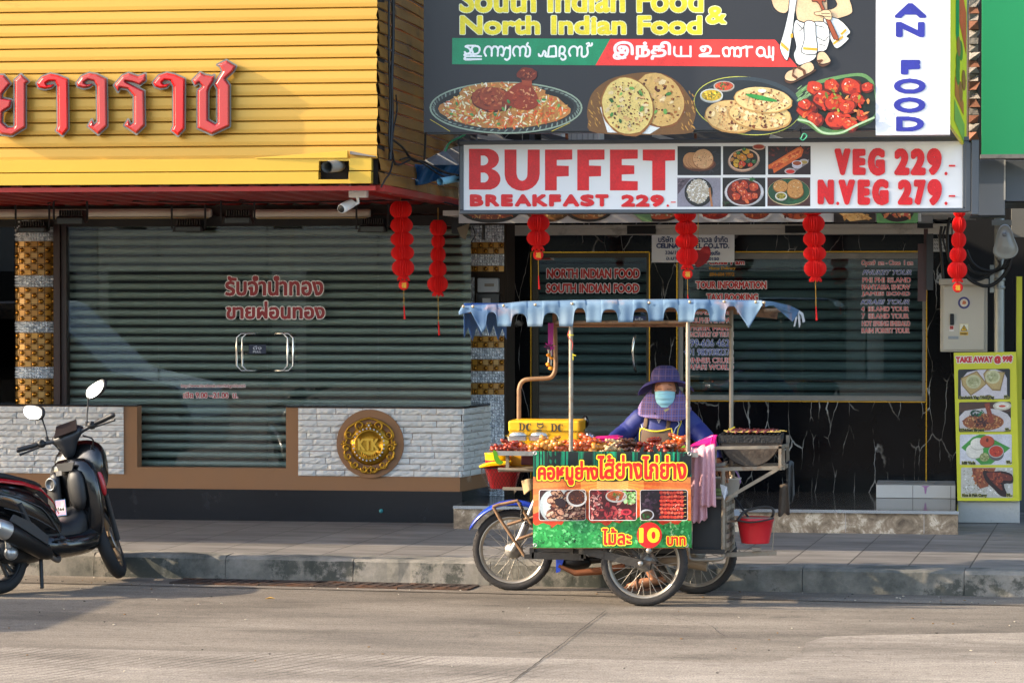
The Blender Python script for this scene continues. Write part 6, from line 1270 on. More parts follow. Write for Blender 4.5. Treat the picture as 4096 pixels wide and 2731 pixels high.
# ================================================================== gap above the buffet sign, left awning scraps
ac = thing('air_conditioner', 'white outdoor air conditioner unit wedged behind the billboard', 'air conditioner', P(2110, 580, 22.3))
mb = MB(); mb.pbox(1950, 380, 2250, 600, 22.3, .35); obj('case', mb, M('ac_white', '#b9b6ae', .5, 0, .06), ac, bevel=.01)
c_ = P(2090, 480, 22.29); mb = MB()
for r_ in (.05, .075, .1, .125, .15, .175, .2): mb.lathe([(r_, 0), (r_+.006, -.006), (r_+.01, 0)], c_, 32, 0, (0, -1, 0))
for k_ in range(4): mb.bar(c_+V((math.cos(k_*.785)*.2, -.004, math.sin(k_*.785)*.2)), c_-V((math.cos(k_*.785)*.2, .004, math.sin(k_*.785)*.2)), .006)
obj('fan_grille', mb, M('grille_grey', '#8b8d8c', .4, .3), ac)
mb = MB(); mb.lathe([(0, .001), (.2, .001)], c_, 32, 0, (0, -1, 0)); obj('fan_opening', mb, M('fan_black', '#0c0d0e', .6, var=0), ac)
ac2 = thing('air_conditioner', 'grey panelled unit seen in the gap above the middle of the buffet sign', 'air conditioner', P(2330, 575, 22.5))
mb = MB(); mb.pbox(2270, 420, 2400, 582, 22.5, .3); obj('case', mb, M('ac_white', '#b9b6ae'), ac2, bevel=.012)
mb = MB()
for k_ in range(5): mb.pbox(2285+k_*22, 430, 2287+k_*22, 575, 22.496, .01)
obj('seam', mb, M('grille_grey', '#8b8d8c'), ac2)
sf = M('steel_strut', '#70757a', .45, .5, .15)
def strut(x0, y0, x1, y1, Y, w_, lab, m=None): mb = MB(); mb.bar(P(x0, y0, Y), P(x1, y1, Y), w_); return tag(obj('steel_strut', mb, m or sf), lab, 'steel bar', 'steel struts behind the billboard')
strut(2128, 528, 2128, 590, 21.5, .035, 'left upright of the dark bracket under the billboard near the fan'); strut(2155, 528, 2155, 590, 21.5, .035, 'right upright of the dark bracket under the billboard near the fan', M('black_steel', '#17181a', .5, .3))
strut(2166, 540, 2270, 566, 21.7, .05, 'grey sloping strut right of the dark bracket'); strut(2610, 540, 2730, 574, 21.8, .03, 'pale sloping pipe above the buffet sign near the roti photo', M('pale_pipe', '#a9a8a2', .5)); strut(2782, 535, 2782, 575, 21.6, .02, 'rusty thin upright above the food photos', M('rust', '#7a4a2e', .8))
strut(2266, 528, 2268, 562, 21.6, .02, 'short rusty peg under the billboard', MATS['rust']); strut(3080, 545, 3260, 600, 22.0, .03, 'pale pipe sloping right above the food photos', MATS['pale_pipe']); strut(1900, 545, 2060, 570, 22.0, .03, 'pale bent edge strip above the buffet letters', MATS['pale_pipe']); strut(3400, 566, 3800, 566, 21.9, .06, 'dark beam above the veg price', MATS['dark_steel'])
strut(1896, 532, 1896, 600, 21.3, .045, 'grey upright at the left end above the buffet sign')
lp = thing('clip_lamp', 'small black clip lamp with green wire at the billboard bottom edge', 'lamp', P(3212, 560, 20.4))
mb = MB(); a = P(3205, 500, 20.35); mb.slab([P(3168, 526, 20.35), P(3200, 496, 20.35), P(3224, 502, 20.35), P(3192, 520, 20.35)], (0, .05, 0)); obj('lamp_shade', mb, black, lp); mb = MB(); mb.tube([P(3202, 505, 20.4), P(3206, 545, 20.4), P(3222, 552, 20.4)], .009, 6); mb.pbox(3200, 548, 3224, 562, 20.38, .05); obj('arm', mb, black, lp)
mb = MB(); mb.tube(curve([P(3200, 552, 20.36), P(3212, 562, 20.36), P(3228, 545, 20.36), P(3215, 535, 20.36), P(3204, 556, 20.36)], 5), .005, 5); obj('wire', mb, MATS['green_wire'], lp)
bwall = MB(); bwall.box(xc+.05, 23.2, 3.05, P(3870, 500, 23.2).x, 23.4, 6); obj('upper_wall', bwall, M('upper_wall_paint', '#3f3d3a', .85, 0, .15, 2, dirt='#262524'), rs)
# grey sheet, blue tarpaulin and pipe left of the sign
mb = MB(); mb.slab([P(1700, 640, 21.6), P(1780, 600, 21.6), P(1838, 584, 21.5), P(1838, 660, 21.3), P(1700, 660, 21.4)], (0, .25, .01)); tag(obj('metal_sheet', mb, M('grey_sheet', '#7c7d7c', .6, .1, .06)), 'grey sloping metal sheet left of the buffet sign', 'metal sheet')
mb = MB()
def tf(u, v):
    x = 1650+192*u; y = 655+u*2+v*(86-30*u)+4*math.sin(u*9); return P(x, y, 21.45+.05*math.sin(u*14+v*3)+.05*v)
mb.grid(tf, 24, 8); tag(obj('tarpaulin', mb, M('blue_tarp', '#1f5a8e', .5, 0, .12, 6, .2, 12), solid=.004), 'blue tarpaulin folded under the grey sheet by the buffet sign', 'tarpaulin')
mb = MB(); a, b_ = P(1838, 712, 21.2), P(1760, 727, 20.9); mb.tube([a, b_], .027, 14, cap=False); mb.tube([b_, a], .022, 14, cap=False); tag(obj('water_pipe', mb, M('light_blue_pipe', '#7fb6cc', .45, 0, .15)), 'open light blue plastic pipe end left of the buffet sign', 'pipe')
# speaker box above the square pillar
sp = thing('angled_floodlight', 'dusty brown angled floodlight above the square tiled pillar', 'floodlight', P(1860, 955, 22.9))
mb = MB(); c_ = P(1862, 915, 22.9); mb.hexa([P(1840, 945, 22.85), P(1862, 960, 22.85), P(1862, 960, 23.05), P(1840, 945, 23.05), P(1828, 912, 22.85), P(1880, 892, 22.85), P(1880, 892, 23.05), P(1828, 912, 23.05)]); obj('lamp_body', mb, M('dusty_brown', '#6b6250', .7, 0, .15), sp)
mb = MB(); mb.pbox(1806, 870, 1850, 935, 23.0, .12); obj('housing', mb, dk, sp); mb = MB(); mb.tube(curve([P(1880, 895, 22.9), P(1920, 890, 22.9), P(1934, 905, 22.9), P(1934, 960, 22.9)], 5), .012, 6); mb.tube(curve([P(1890, 905, 22.9), P(1900, 940, 22.9), P(1885, 968, 22.9)], 5), .005, 5); obj('cable', mb, black, sp)
# ================================================================== the food cart (motorcycle with sidecar kitchen)
cart = thing('food_cart', 'grilled meat cart with blue scalloped canopy and printed banner built onto a motorcycle', 'food cart', (-1.9, 19.2, 0))
rustp = M('worn_steel_tube', '#857a6a', .5, .35, .22, 14, .15, 60, dirt='#7a5a3c', dth=.55, dsc=6)
rustb = M('rusty_brown_tube', '#8a6a4c', .6, .2, .22, 12, .15, 60, dirt='#5c4430', dth=.52, dsc=8)
drk = M('greasy_dark_steel', '#33302d', .5, .4, .25, 9, .2, 50, dirt='#5d4a38', dth=.58)
rub = M('tyre_rubber', '#2b2724', .8, 0, .15, 8, .3, 50, dirt='#4d4136', dth=.6)
chr_ = M('rim_steel', '#a39a8c', .35, .6, .2, 10, dirt='#6f5f4c', dth=.6)
alum = M('cast_aluminium', '#a8a39a', .4, .5, .15, 12, dirt='#6d655a', dth=.58)
Y0 = 18.88
def wheel(parent, c, r, lab=None, nsp=32, steer=0, tw=.062):
    ax = V((math.sin(steer), -math.cos(steer), 0)); side_ = V((math.cos(steer), math.sin(steer), 0)); up_ = V((0, 0, 1)); c = V(c)
    mb = MB(); mb.lathe([(r-.058, -.018), (r-.05, -.024), (r-.062, -.012), (r-.066, 0), (r-.062, .012), (r-.05, .024), (r-.058, .018), (r-.07, .01), (r-.072, 0), (r-.07, -.01), (r-.058, -.018)], c, 48, 0, ax); w_ = obj('wheel', mb, chr_, parent)
    mb = MB(); mb.lathe([(r-.055, -.02), (r-.04, -tw*.48), (r-.018, -tw*.5), (r-.005, -tw*.3), (r, 0), (r-.005, tw*.3), (r-.018, tw*.5), (r-.04, tw*.48), (r-.055, .02)], c, 56, 0, ax)
    for i in range(46):
        a = 2*math.pi*i/46; p = c+(side_*math.cos(a)+up_*math.sin(a))*(r-.001); t = (side_*-math.sin(a)+up_*math.cos(a)); mb.bar(p-ax*tw*.44+t*.012-(p-c).normalized()*.012, p, .008, .006, 0, up=(p-c)); mb.bar(p+ax*tw*.44+t*.012-(p-c).normalized()*.012, p, .008, .006, 0, up=(p-c))
    obj('tyre', mb, rub, w_)
    mb = MB(); mb.lathe([(0, -.06), (.02, -.06), (.022, -.05), (.062, -.045), (.066, -.03), (.04, -.02), (.03, .02), (.05, .03), (.05, .045), (.012, .05), (.012, .07), (0, .07)], c, 28, 0, ax); obj('hub', mb, alum, w_)
    sp = None
    for i in range(nsp):
        a = 2*math.pi*i/nsp; b_ = a+(.55 if i % 2 else -.55); s_ = .028 if i % 4 < 2 else -.028
        p = c+(side_*math.cos(b_)+up_*math.sin(b_))*.048+ax*s_; q = c+(side_*math.cos(a)+up_*math.sin(a))*(r-.066)
        mb = MB(); mb.tube([p, q], .0023, 4, cap=False); obj('spoke', mb, chr_, w_)
    return w_
nwc = P(2577, 2248, 18.82); fwc = P(2052, 2203, 19.66); rwc = P(2784, 2213, 19.62)
nwc.z, fwc.z, rwc.z = .288, .283, .281
wheel(cart, nwc, .288); wheel(cart, fwc, .283, steer=.0); wheel(cart, rwc, .281)
# front fork, fender, guard bars
blue = M('blue_paint', '#1c3fae', .25, 0, .06, 5, coat=.6)
mb = MB()
for dy in (-.075, .075): mb.tube([fwc+V((0, dy, 0)), fwc+V((.06, dy, .10)), fwc+V((.17, dy, .36))], [.02, .022, .018], 10)
obj('fork', mb, M('fork_silver', '#b9b6b0', .3, .7, .1), cart)
mb = MB()
def fen(u, v):
    a = rad(150-u*112); r = .335; w_ = (.03+.05*math.sin(math.pi*min(1, .12+u)))
    return fwc+V((math.cos(a)*r*1.02, (v-.5)*2*w_, math.sin(a)*r-.03*(2*v-1)**2+ .02*u))
mb.grid(fen, 18, 6); obj('fender', mb, blue, cart, solid=.006)
mb = MB(); g = lambda x, y, Y=19.5: P(x, y, Y)
mb.tube([g(1972, 2025), g(2000, 2075), g(2098, 2222)], .0115, 8); mb.tube([g(1972, 2026), g(1995, 2018), g(2072, 2002)], .0115, 8); mb.tube([g(2070, 2002), g(2140, 2120)], .0115, 8)
mb.tube([g(2030, 2098), g(2140, 2065)], .0105, 8); mb.tube([g(2066, 2158), g(2140, 2132)], .0105, 8); obj('guard_bar', mb, rustb, cart)
# motorcycle body glimpsed behind
mb = MB(); mb.pbox(2165, 2080, 2330, 2230, 19.55, .2); mb.ball(P(2300, 2245, 19.6), (.12, .1, .06), 12); mb.pbox(2350, 2150, 2700, 2235, 19.55, .16); mb.tube([P(2330, 2240, 19.6), P(2600, 2220, 19.6), rwc], .03, 8); obj('engine', mb, M('engine_dark', '#1f1d1c', .5, .3, .2, 6), cart, bevel=.01)
mb = MB(); mb.slab([P(2224, 2215, 19.5), P(2262, 2215, 19.5), P(2240, 2285, 19.5), P(2224, 2290, 19.5)], (0, .05, 0)); obj('leg_guard', mb, blue, cart)
mb = MB(); mb.tube([P(2235, 2262, 19.5), P(2300, 2290, 19.5), P(2400, 2282, 19.5), P(2500, 2262, 19.5)], [.012, .022, .026, .02], 10); obj('exhaust', mb, M('rusty_exhaust', '#7a4626', .7, .2, .3, 10, dirt='#3d2416', dth=.5), cart)
mb = MB(); mb.tube([P(2560, 2235, 19.5), P(2700, 2240, 19.48), P(2830, 2262, 19.46)], [.02, .036, .04], 12); obj('muffler', mb, M('tan_muffler', '#8a7c6a', .5, .3, .2), cart)
mb = MB(); a = P(2680, 2060, 19.62); mb.hexa([a+V((-.45, -.12, 0)), a+V((.28, -.12, .02)), a+V((.28, .12, .02)), a+V((-.45, .12, 0)), a+V((-.42, -.1, .1)), a+V((.26, -.1, .1)), a+V((.26, .1, .1)), a+V((-.42, .1, .1))]); obj('saddle', mb, M('saddle_vinyl', '#151516', .5, 0, .1), cart, bevel=.03)
mb = MB(); mb.tube([P(2215, 1800, 19.6), P(2330, 1780, 19.4), P(2370, 1770, 19.3)], .013, 8); mb.tube([P(2240, 1900, 19.65), P(2250, 1790, 19.65)], .025, 8); obj('handlebar', mb, drk, cart)
mb = MB(); c_ = P(2340, 1686, 19.72); mb.lathe([(0, -.012), (.02, -.012), (.038, -.006), (.042, .004), (.03, .014), (0, .02)], c_, 20, 0, (.8, .6, .0)); vs = mb.v; mb.v = [c_+V(((v-c_).x*1.0, (v-c_).y, (v-c_).z*1.1)) for v in vs]; mb.tube([c_, P(2335, 1760, 19.7)], .005, 6); obj('mirror', mb, M('mirror_black', '#0c0d0f', .2, 0, 0), cart)
# chassis bars
mb = MB()
B = lambda x0, y0, x1, y1, Y, w_, h_=None: mb.bar(P(x0, y0, Y), P(x1, y1, Y), w_, h_)
B(2128, 2220, 2335, 2226, 18.93, .03, .045); B(2330, 2188, 2335, 2232, 18.93, .03); B(2128, 2190, 2128, 2232, 18.93, .03); B(2285, 2190, 2285, 2222, 18.93, .025); B(2098, 2225, 2140, 2222, 19.2, .03)
mb.bar(P(2320, 2195, 18.84), P(2604, 2262, 18.74), .03, .055); B(2520, 2190, 2556, 2230, 18.78, .02); B(2596, 2200, 2560, 2240, 18.74, .018); B(2596, 2200, 2634, 2250, 18.74, .018); B(2560, 2246, 2634, 2250, 18.74, .018)
B(2130, 2200, 2130, 2200.5, 18.95, .03) if 0 else None
for Y in (18.95, 19.45): B(2135, 2196, 2900, 2205, Y, .03)
for x in (2140, 2500, 2890): mb.bar(P(x, 2200, 18.95), P(x, 2200, 18.95)+V((0, .5, 0)), .03)
for x in (2148, 2752): B(x, 1800, x, 2200, 18.95, .025)
mb.tube([nwc+V((0, -.07, 0)), nwc+V((0, .5, 0))], .014, 8)
obj('chassis', mb, drk, cart)
mb = MB(); mb.lathe([(0, 0), (.018, .0), (.018, .02), (0, .02)], P(2596, 2201, 18.72), 12, 0, (0, -1, 0)); mb.lathe([(0, 0), (.016, .0), (.016, .02), (0, .02)], P(2563, 2252, 18.72), 12, 0, (0, -1, 0)); obj('axle_bolt', mb, alum, cart)
# tray
mb = MB(); a, b_ = P(1978, 1797, 18.775), P(2792, 1803, 18.775); zt_ = a.z-.01
mb.box(a.x, 18.775, zt_-.03, b_.x, 18.80, zt_); mb.box(a.x, 18.80, zt_-.028, b_.x, 19.28, zt_-.018); mb.box(a.x, 19.28, zt_-.03, b_.x, 19.30, zt_); mb.box(a.x, 18.80, zt_-.03, a.x+.02, 19.28, zt_-.001)
obj('tray', mb, M('stainless', '#a5a29c', .28, .75, .15, 10, dirt='#75685a', dth=.6), cart)
mb = MB(); a, b_ = P(1992, 1872, 18.95), P(2150, 1880, 18.95)
mb.box(a.x, 18.95, b_.z-.012, b_.x+.2, 19.6, b_.z+.004); mb.tube([P(1992, 1876, 18.94), P(2140, 1880, 18.94)], .012, 8); obj('lower_shelf', mb, rustp, cart)
mb = MB(); mb.bar(P(2030, 1812, 18.95), P(2030, 1874, 18.95), .022); mb.bar(P(2030, 1812, 19.28), P(2030, 1874, 19.28), .022); obj('shelf_post', mb, rustp, cart)
# poles
def pole_(pts, r_, m=rustp): mb = MB(); mb.tube(pts, r_, 10); return obj('canopy_pole', mb, m, cart)
pole_([P(2284, 1806, 18.79), P(2284, 1500, 18.8), P(2284, 1246, 18.9)], .0148); pole_([P(2752, 1830, 18.79), P(2752, 1500, 18.8), P(2752, 1236, 18.9)], .0148); pole_([P(2925, 1900, 19.45), P(2925, 1240, 19.45)], .0148)
pole_(curve([P(2076, 1880, 19.62), P(2076, 1600, 19.6), P(2078, 1550, 19.6), P(2092, 1524, 19.6), P(2120, 1516, 19.6), P(2190, 1512, 19.6), P(2212, 1500, 19.6), P(2222, 1470, 19.6), P(2222, 1400, 19.6), P(2218, 1250, 19.6)], 5), .0155, rustb)
mb = MB(); mb.tube([P(2222, 1290, 18.92), P(2752, 1288, 18.92)], .013, 8); mb.tube([P(2222, 1302, 19.5), P(2925, 1300, 19.5)], .012, 8); mb.tube([P(2752, 1297, 18.92), P(2925, 1306, 19.45)], .012, 8); mb.tube([P(1850, 1246, 18.9), P(3060, 1222, 18.9)], .012, 8); mb.tube([P(1930, 1246, 19.75), P(3130, 1236, 19.75)], .012, 8)
for x, X2 in ((1850, 1930), (3060, 3130), (2284, 2300), (2752, 2780)): mb.tube([P(x, 1240, 18.9), P(X2, 1242, 19.75)], .011, 8)
mb.bar(P(2920, 1240, 19.72), P(3110, 1262, 19.72), .01, .05)
obj('canopy_rail', mb, rustb, cart)
# canopy cloth
m, n_, L_, bs_ = nodes('faded_blue_canvas')
tc = n_.new('ShaderNodeTexCoord'); nz = n_.new('ShaderNodeTexNoise'); nz.inputs['Scale'].default_value = 2.2; nz.inputs['Detail'].default_value = 6; L_.new(tc.outputs['Object'], nz.inputs['Vector'])
r_ = ramp(n_, [(.3, '#41597a'), (.5, '#5d758a'), (.68, '#8494a0')]); L_.new(nz.outputs[0], r_.inputs[0])
nz2 = n_.new('ShaderNodeTexNoise'); nz2.inputs['Scale'].default_value = 3.3; nz2.inputs['Detail'].default_value = 8; L_.new(tc.outputs['Object'], nz2.inputs['Vector'])
mr2 = n_.new('ShaderNodeMapRange'); mr2.inputs[1].default_value = .60; mr2.inputs[2].default_value = .72; mr2.inputs[4].default_value = .6; L_.new(nz2.outputs[0], mr2.inputs[0])
mx = n_.new('ShaderNodeMix'); mx.data_type = 'RGBA'; L_.new(mr2.outputs[0], mx.inputs[0]); L_.new(r_.outputs[0], mx.inputs[6]); mx.inputs[7].default_value = C('#b0764f')
L_.new(mx.outputs[2], bs_.inputs['Base Color']); bs_.inputs['Roughness'].default_value = .9; bs_.inputs['Specular IOR Level'].default_value = .15
zz = lambda x, y: (1820+x*.6122, 1130+y*.6127)
arches = [(240, 36, 195), (420, 52, 204), (627, 53, 199), (816, 41, 168), (1011, 54, 177), (1214, 51, 168), (1411, 48, 164), (1614, 51, 172), (1806, 42, 156)]
def vbot(x):
    if x < 104: return 212-.25*(x-28)
    if x < 204: return (190+(x-104)*1.95 if x < 176 else 330-(x-176)*1.3)
    base = 287 if x < 773 else (259 if x < 1270 else (250 if x < 1366 else 257))
    if x > 1848: return 190+(x-1848)*1.5 if x < 1920 else max(152, 299-(x-1920)*1.75)
    for c_, hw, tp in arches:
        q = (x-c_)/hw
        if abs(q) < 1: return base-(base-tp)*(1-abs(q)**3)**.36
    return base
def vtop(x):
    pts = [(25, 190), (48, 152), (120, 148), (300, 138), (450, 122), (900, 112), (1500, 108), (2000, 116), (2010, 118)]
    for (a, ya), (b_, yb) in zip(pts[:-1], pts[1:]):
        if x <= b_: return ya+(yb-ya)*(x-a)/(b_-a)
    return 118
mb = MB(); N = 520; NV = 7
def val(u, v):
    x = 25+1985*u; t = vtop(x); b_ = max(vbot(x), t+14); y = t+(b_-t)*v
    rip = .004*math.sin(x*.031)+.0025*math.sin(x*.083+1)+.006*math.sin(x*.011)
    Y = 18.845+(.05*(1-min(1, v*4))**2)+rip*(.3+v)-.012*v
    return P(*zz(x, y), Y)
mb.grid(val, N, NV); obj('valance', mb, m, cart, solid=.002)
mb = MB()
ze, zw = P(1850, 1215, 18.9), P(3065, 1200, 18.9)
def roof(u, v):
    x = 30+1985*u; p = P(*zz(x, vtop(x)+2), 18.90); sh = 80*.6122*v
    q = P(zz(x, 0)[0]+sh*1.2, zz(0, vtop(x))[1]+10, 19.8); r_ = p*(1-v)+q*v; r_.z -= .015*math.sin(math.pi*v)*(1+math.sin(u*40)*.5); return r_
mb.grid(roof, 60, 8); obj('canopy_roof', mb, m, cart, solid=.002)
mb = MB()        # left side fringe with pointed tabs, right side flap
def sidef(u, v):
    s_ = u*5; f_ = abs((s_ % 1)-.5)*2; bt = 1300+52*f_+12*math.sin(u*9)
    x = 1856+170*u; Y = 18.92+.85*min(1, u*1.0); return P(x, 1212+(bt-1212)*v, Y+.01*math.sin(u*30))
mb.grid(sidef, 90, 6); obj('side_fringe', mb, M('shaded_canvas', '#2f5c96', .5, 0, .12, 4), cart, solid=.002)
mb = MB(); fl = [P(*zz(x, y), Y) for x, y, Y in ((2005, 118, 18.9), (2080, 125, 19.1), (2190, 150, 19.5), (2252, 182, 19.75), (2235, 215, 19.72), (2205, 256, 19.6), (2140, 200, 19.4), (2080, 150, 19.1), (2045, 152, 19.0), (2030, 160, 18.95))]
mb.slab(fl, (0, .004, 0)); obj('side_flap', mb, m, cart)
mb = MB()
for pts in ([(2248, 182), (2275, 200), (2288, 255), (2272, 262), (2262, 212), (2242, 200)], [(2240, 195), (2255, 220), (2258, 275), (2248, 298), (2240, 230)], [(2228, 205), (2236, 230), (2222, 285), (2212, 288)]): mb.slab([P(*zz(x, y), 19.7) for x, y in pts], (0, .003, 0))
obj('torn_strip', mb, M('white_fabric', '#c9c9c6', .7), cart)
for x, y in ((55, 156), (118, 156), (317, 151), (525, 144), (766, 138), (1030, 136), (1270, 131), (1534, 127), (1760, 124), (1965, 127), (2020, 131)):
    obj('snap_button', MB().lathe([(0, .006), (.008, .005), (.010, 0)], P(*zz(x, y), 18.842), 10, 0, (0, -1, 0)), M('brass_snap', '#b39a78', .3, .6), cart)
# ---- banner
bcn = [(2132, 1803), (2768, 1809), (2756, 2194), (2132, 2190)]
def bm(x, y, l=0):     # zoom coordinates (origin 1850,1750, scale 1000/2240)
    return P(1850+x*.44643, 1750+y*.44643, 18.75-l)
def wavy(o):
    bm_ = bmesh.new(); bm_.from_mesh(o.data); L0 = o.parent.location
    for ax, a, b_, st in ((0, -3.2, -.9, .035), (2, 0, 1.2, .05)):
        t = a
        while t < b_:
            co = V((0, 0, 0)); co[ax] = t-L0[ax]; no = V((0, 0, 0)); no[ax] = 1; bmesh.ops.bisect_plane(bm_, geom=bm_.verts[:]+bm_.edges[:]+bm_.faces[:], plane_co=co, plane_no=no); t += st
    for v in bm_.verts:
        x, z = v.co.x+L0.x, v.co.z+L0.z; q = max(0, min(1, (1.03-z)/.7)); v.co.y += .005*math.sin(x*11)*(.3+q)+.009*math.sin(x*5+z*8)*q+.004*math.sin(x*23+z*5)*(1-q)
    bm_.to_mesh(o.data); bm_.free(); return o
mb = MB(); mb.grid(lambda u, v: bm(632+u*(2052-632-v*22), 119+u*10*(1-v)+v*868+u*v*4, -.001), 40, 24); wavy_l = [obj('banner_sheet', mb, M('banner_back', '#c8783a', .4), cart)]
pr_ = Print(lambda x, y, l: bm(x, y, l+.001), .0001)
def strips(y0, y1, colf, nx=36, top=None):
    pr_.lift(1)
    for i in range(nx):
        xa, xb_ = 632+i*1420/nx, 632+(i+1)*1420/nx; ya = y0(xa) if callable(y0) else y0; yb = y0(xb_) if callable(y0) else y0; yc = y1(xb_) if callable(y1) else y1; yd = y1(xa) if callable(y1) else y1
        pr_.raw([(xa, ya), (xa, yd), (xb_, yc), (xb_, yb)], colf(i), pr_.l)
tl = lambda x: 119+(x-632)*.007
strips(tl, lambda x: 392-abs(x-1340)*.09+20, lambda i: C('#0f7a58', R.uniform(.35, 1.5)), 90)
for x0, x1 in ((760, 900), (960, 1080), (1390, 1500), (1580, 1670), (1690, 1810), (1850, 2040)): pr_.poly([(x0, tl(x0)), (x0-20, 380), (x1-20, 390), (x1, tl(x1))], '#15211f'); pr_.scat(pr_.inrect(x0, 130, x1-10, 370), 8, (6, 30), ['#0f3a30', '#1a2a28'], 3.5, 0)
# sunburst middle
for yy0, yy1 in ((300, 800),):
    cx_, cy_ = 1345, 395; n2 = 44
    def hit(a):
        dx, dy = math.cos(a), math.sin(a); ts = [((2046 if dx > 0 else 632)-cx_)/dx if abs(dx) > 1e-6 else 1e9, (800-cy_)/dy if dy > 1e-6 else 1e9, (300-cy_)/dy if dy < -1e-6 else 1e9]; t = min(ts); return (cx_+dx*t, cy_+dy*t)
    pr_.lift(2)
    for i in range(n2):
        a0, a1 = -.06+(math.pi+.12)*i/n2, -.06+(math.pi+.12)*(i+1)/n2; p0_, p1_ = hit(a0), hit(a1)
        for k_ in range(5):
            t0_, t1_ = k_/5, (k_+1)/5; c_ = [('#f6c678', '#f0b060'), ('#f0a850', '#e8904a'), ('#e8843c', '#de6a34'), ('#e0602e', '#d84f2a'), ('#d84826', '#cc3a22')][k_][i % 2]
            if k_ >= 3 and abs(i-n2/2) > 15: c_ = ['#e8904a', '#dd7a40'][i % 2]
            L2 = lambda p, t: (cx_+(p[0]-cx_)*t, cy_+(p[1]-cy_)*t); q_ = [L2(p0_, t0_), L2(p1_, t0_), L2(p1_, t1_), L2(p0_, t1_)]
            pr_.raw(q_[1:] if k_ == 0 else q_, C(c_), pr_.l)
pr_.lift(2)
# green curtain top again over the burst, lettuce bottom
strips(tl, lambda x: 385-abs(x-1340)*.10+(30 if x < 760 else 0), lambda i: C(R.choice(['#0f7a58', '#12845c', '#1a9468', '#0c5c46', '#18261f', '#122e28']), R.uniform(.6, 1.25)), 110)
pr_.poly([(1840, 140), (2050, 134), (2048, 330), (1960, 380), (1860, 380)], '#1a1d1e'); [pr_.poly([(x, 124+w/99), (x+w, 125), (x+w-14, 372), (x-10, 368)], '#141c1b') for x, w in ((765, 120), (950, 90), (1085, 70), (1400, 90), (1570, 80), (1680, 60))]
let = lambda x: 745+30*math.sin(x*.011)+14*math.sin(x*.05)+(40 if 790 < x < 900 else 0)
strips(let, lambda x: 985, lambda i: C('#2f9a4c', R.uniform(.8, 1.1)), 60)
pr_.scat(lambda: (lambda x: (x, R.uniform(let(x)+4, 972)))(R.uniform(640, 2030)), 620, (7, 24), ['#3fb45a', '#5cc870', '#2a8c44', '#1f7a3a', '#7ad88a', '#46b862', '#37a852'], .6, clip=(634, 700, 2042, 984))
pr_.scat(pr_.inell(960, 890, 70, 60), 34, (5, 14), ['#0d3018', '#17522a', '#3fae58'], .4); pr_.scat(pr_.inell(1270, 880, 60, 40), 16, (5, 10), ['#123c20', '#1d5a30'], .4); pr_.scat(pr_.inell(690, 940, 50, 40), 16, (5, 10), ['#123c20', '#1d5a30'], .4)
pr_.scat(lambda: (R.uniform(1860, 1910), R.uniform(760, 900)), 10, (8, 20), ['#c8f0b0', '#a8e098'], .35, 1.2)
wavy_l.append(pr_.build('banner_print', cart)); LB1 = pr_.l
pr_ = Print(lambda x, y, l: bm(x, y, l+.0012), .0001); pr_.l = LB1
def frame3(x0, x1, bg, f_):
    pr_.rrect(x0-5, 464, x1+5, 742, 22, '#f2eee6'); pr_.rrect(x0, 469, x1, 737, 18, bg); f_((x0+3, 472, x1-3, 734))
def meat(cx, cy, w_, h_, c1, c2_, rot, c):
    pr_.scat(lambda: (cx, cy), 1, (w_, w_), [c2_], h_/w_, rot, .12, 12, c); pr_.scat(lambda: (cx, cy), 1, (w_*.82, w_*.82), [c1], h_/w_*.8, rot, .15, 12, c); pr_.scat(pr_.inell(cx, cy, w_*.5, h_*.5), 4, (w_*.12, w_*.3), [c1, c2_], .5, clip=c)
def b1(c):
    pr_.scat(lambda: (850, 610), 1, (160, 160), ['#b9c4c6'], 1.0, 0, 0, 28, c); pr_.scat(lambda: (860, 615), 1, (140, 140), ['#d2d8d6'], 1.0, 0, 0, 28, c)
    for i in range(60): meat(R.uniform(770, 1085), R.uniform(495, 715), R.uniform(32, 56), R.uniform(22, 36), R.choice(['#c89a7c', '#b88468', '#d8b498', '#a86a54']), R.choice(['#4a2420', '#5e3028', '#3a1a1a']), R.uniform(-.8, .8), c)
    pr_.scat(lambda: (880, 580), 1, (54, 54), ['#2a1518'], .8, .5, .1, 12, c); pr_.ell(1022, 540, 92, 78, '#c9c4bc'); pr_.ell(1024, 534, 78, 66, '#4a2418'); pr_.scat(pr_.inell(1024, 534, 66, 56), 40, (3, 7), ['#7a3a1c', '#a85c24', '#2a120c'], .7)
def b2(c):
    pr_.scat(pr_.inrect(*c), 70, (14, 34), ['#8e1f2a', '#a83038', '#6a1420', '#c04a48', '#d88a7c', '#4a1018'], .45, clip=c); pr_.scat(pr_.inell(1190, 590, 60, 90), 26, (10, 22), ['#d8a094', '#c88478', '#e8c0b0', '#a85850'], .5, clip=c)
    pr_.scat(pr_.inell(1500, 530, 60, 60), 30, (10, 24), ['#a8d880', '#c8e8a0', '#78b85a'], .7, clip=c); pr_.scat(pr_.inell(1330, 690, 190, 50), 40, (10, 30), ['#7a1826', '#b83a3c', '#4a0e18', '#e07a6c'], .35, clip=c); pr_.ell(1465, 665, 50, 28, '#c83040'); pr_.ell(1465, 665, 30, 14, '#7a1420')
    pr_.ell(1376, 525, 96, 56, '#cfc6ba'); pr_.ell(1376, 520, 84, 46, '#b8542c'); pr_.scat(pr_.inell(1376, 520, 76, 40), 40, (3, 7), ['#d87a48', '#8a3018'], .7); pr_.scat(pr_.inell(1380, 515, 44, 24), 40, (3, 7), ['#1f5a24', '#3a8434'], .6)
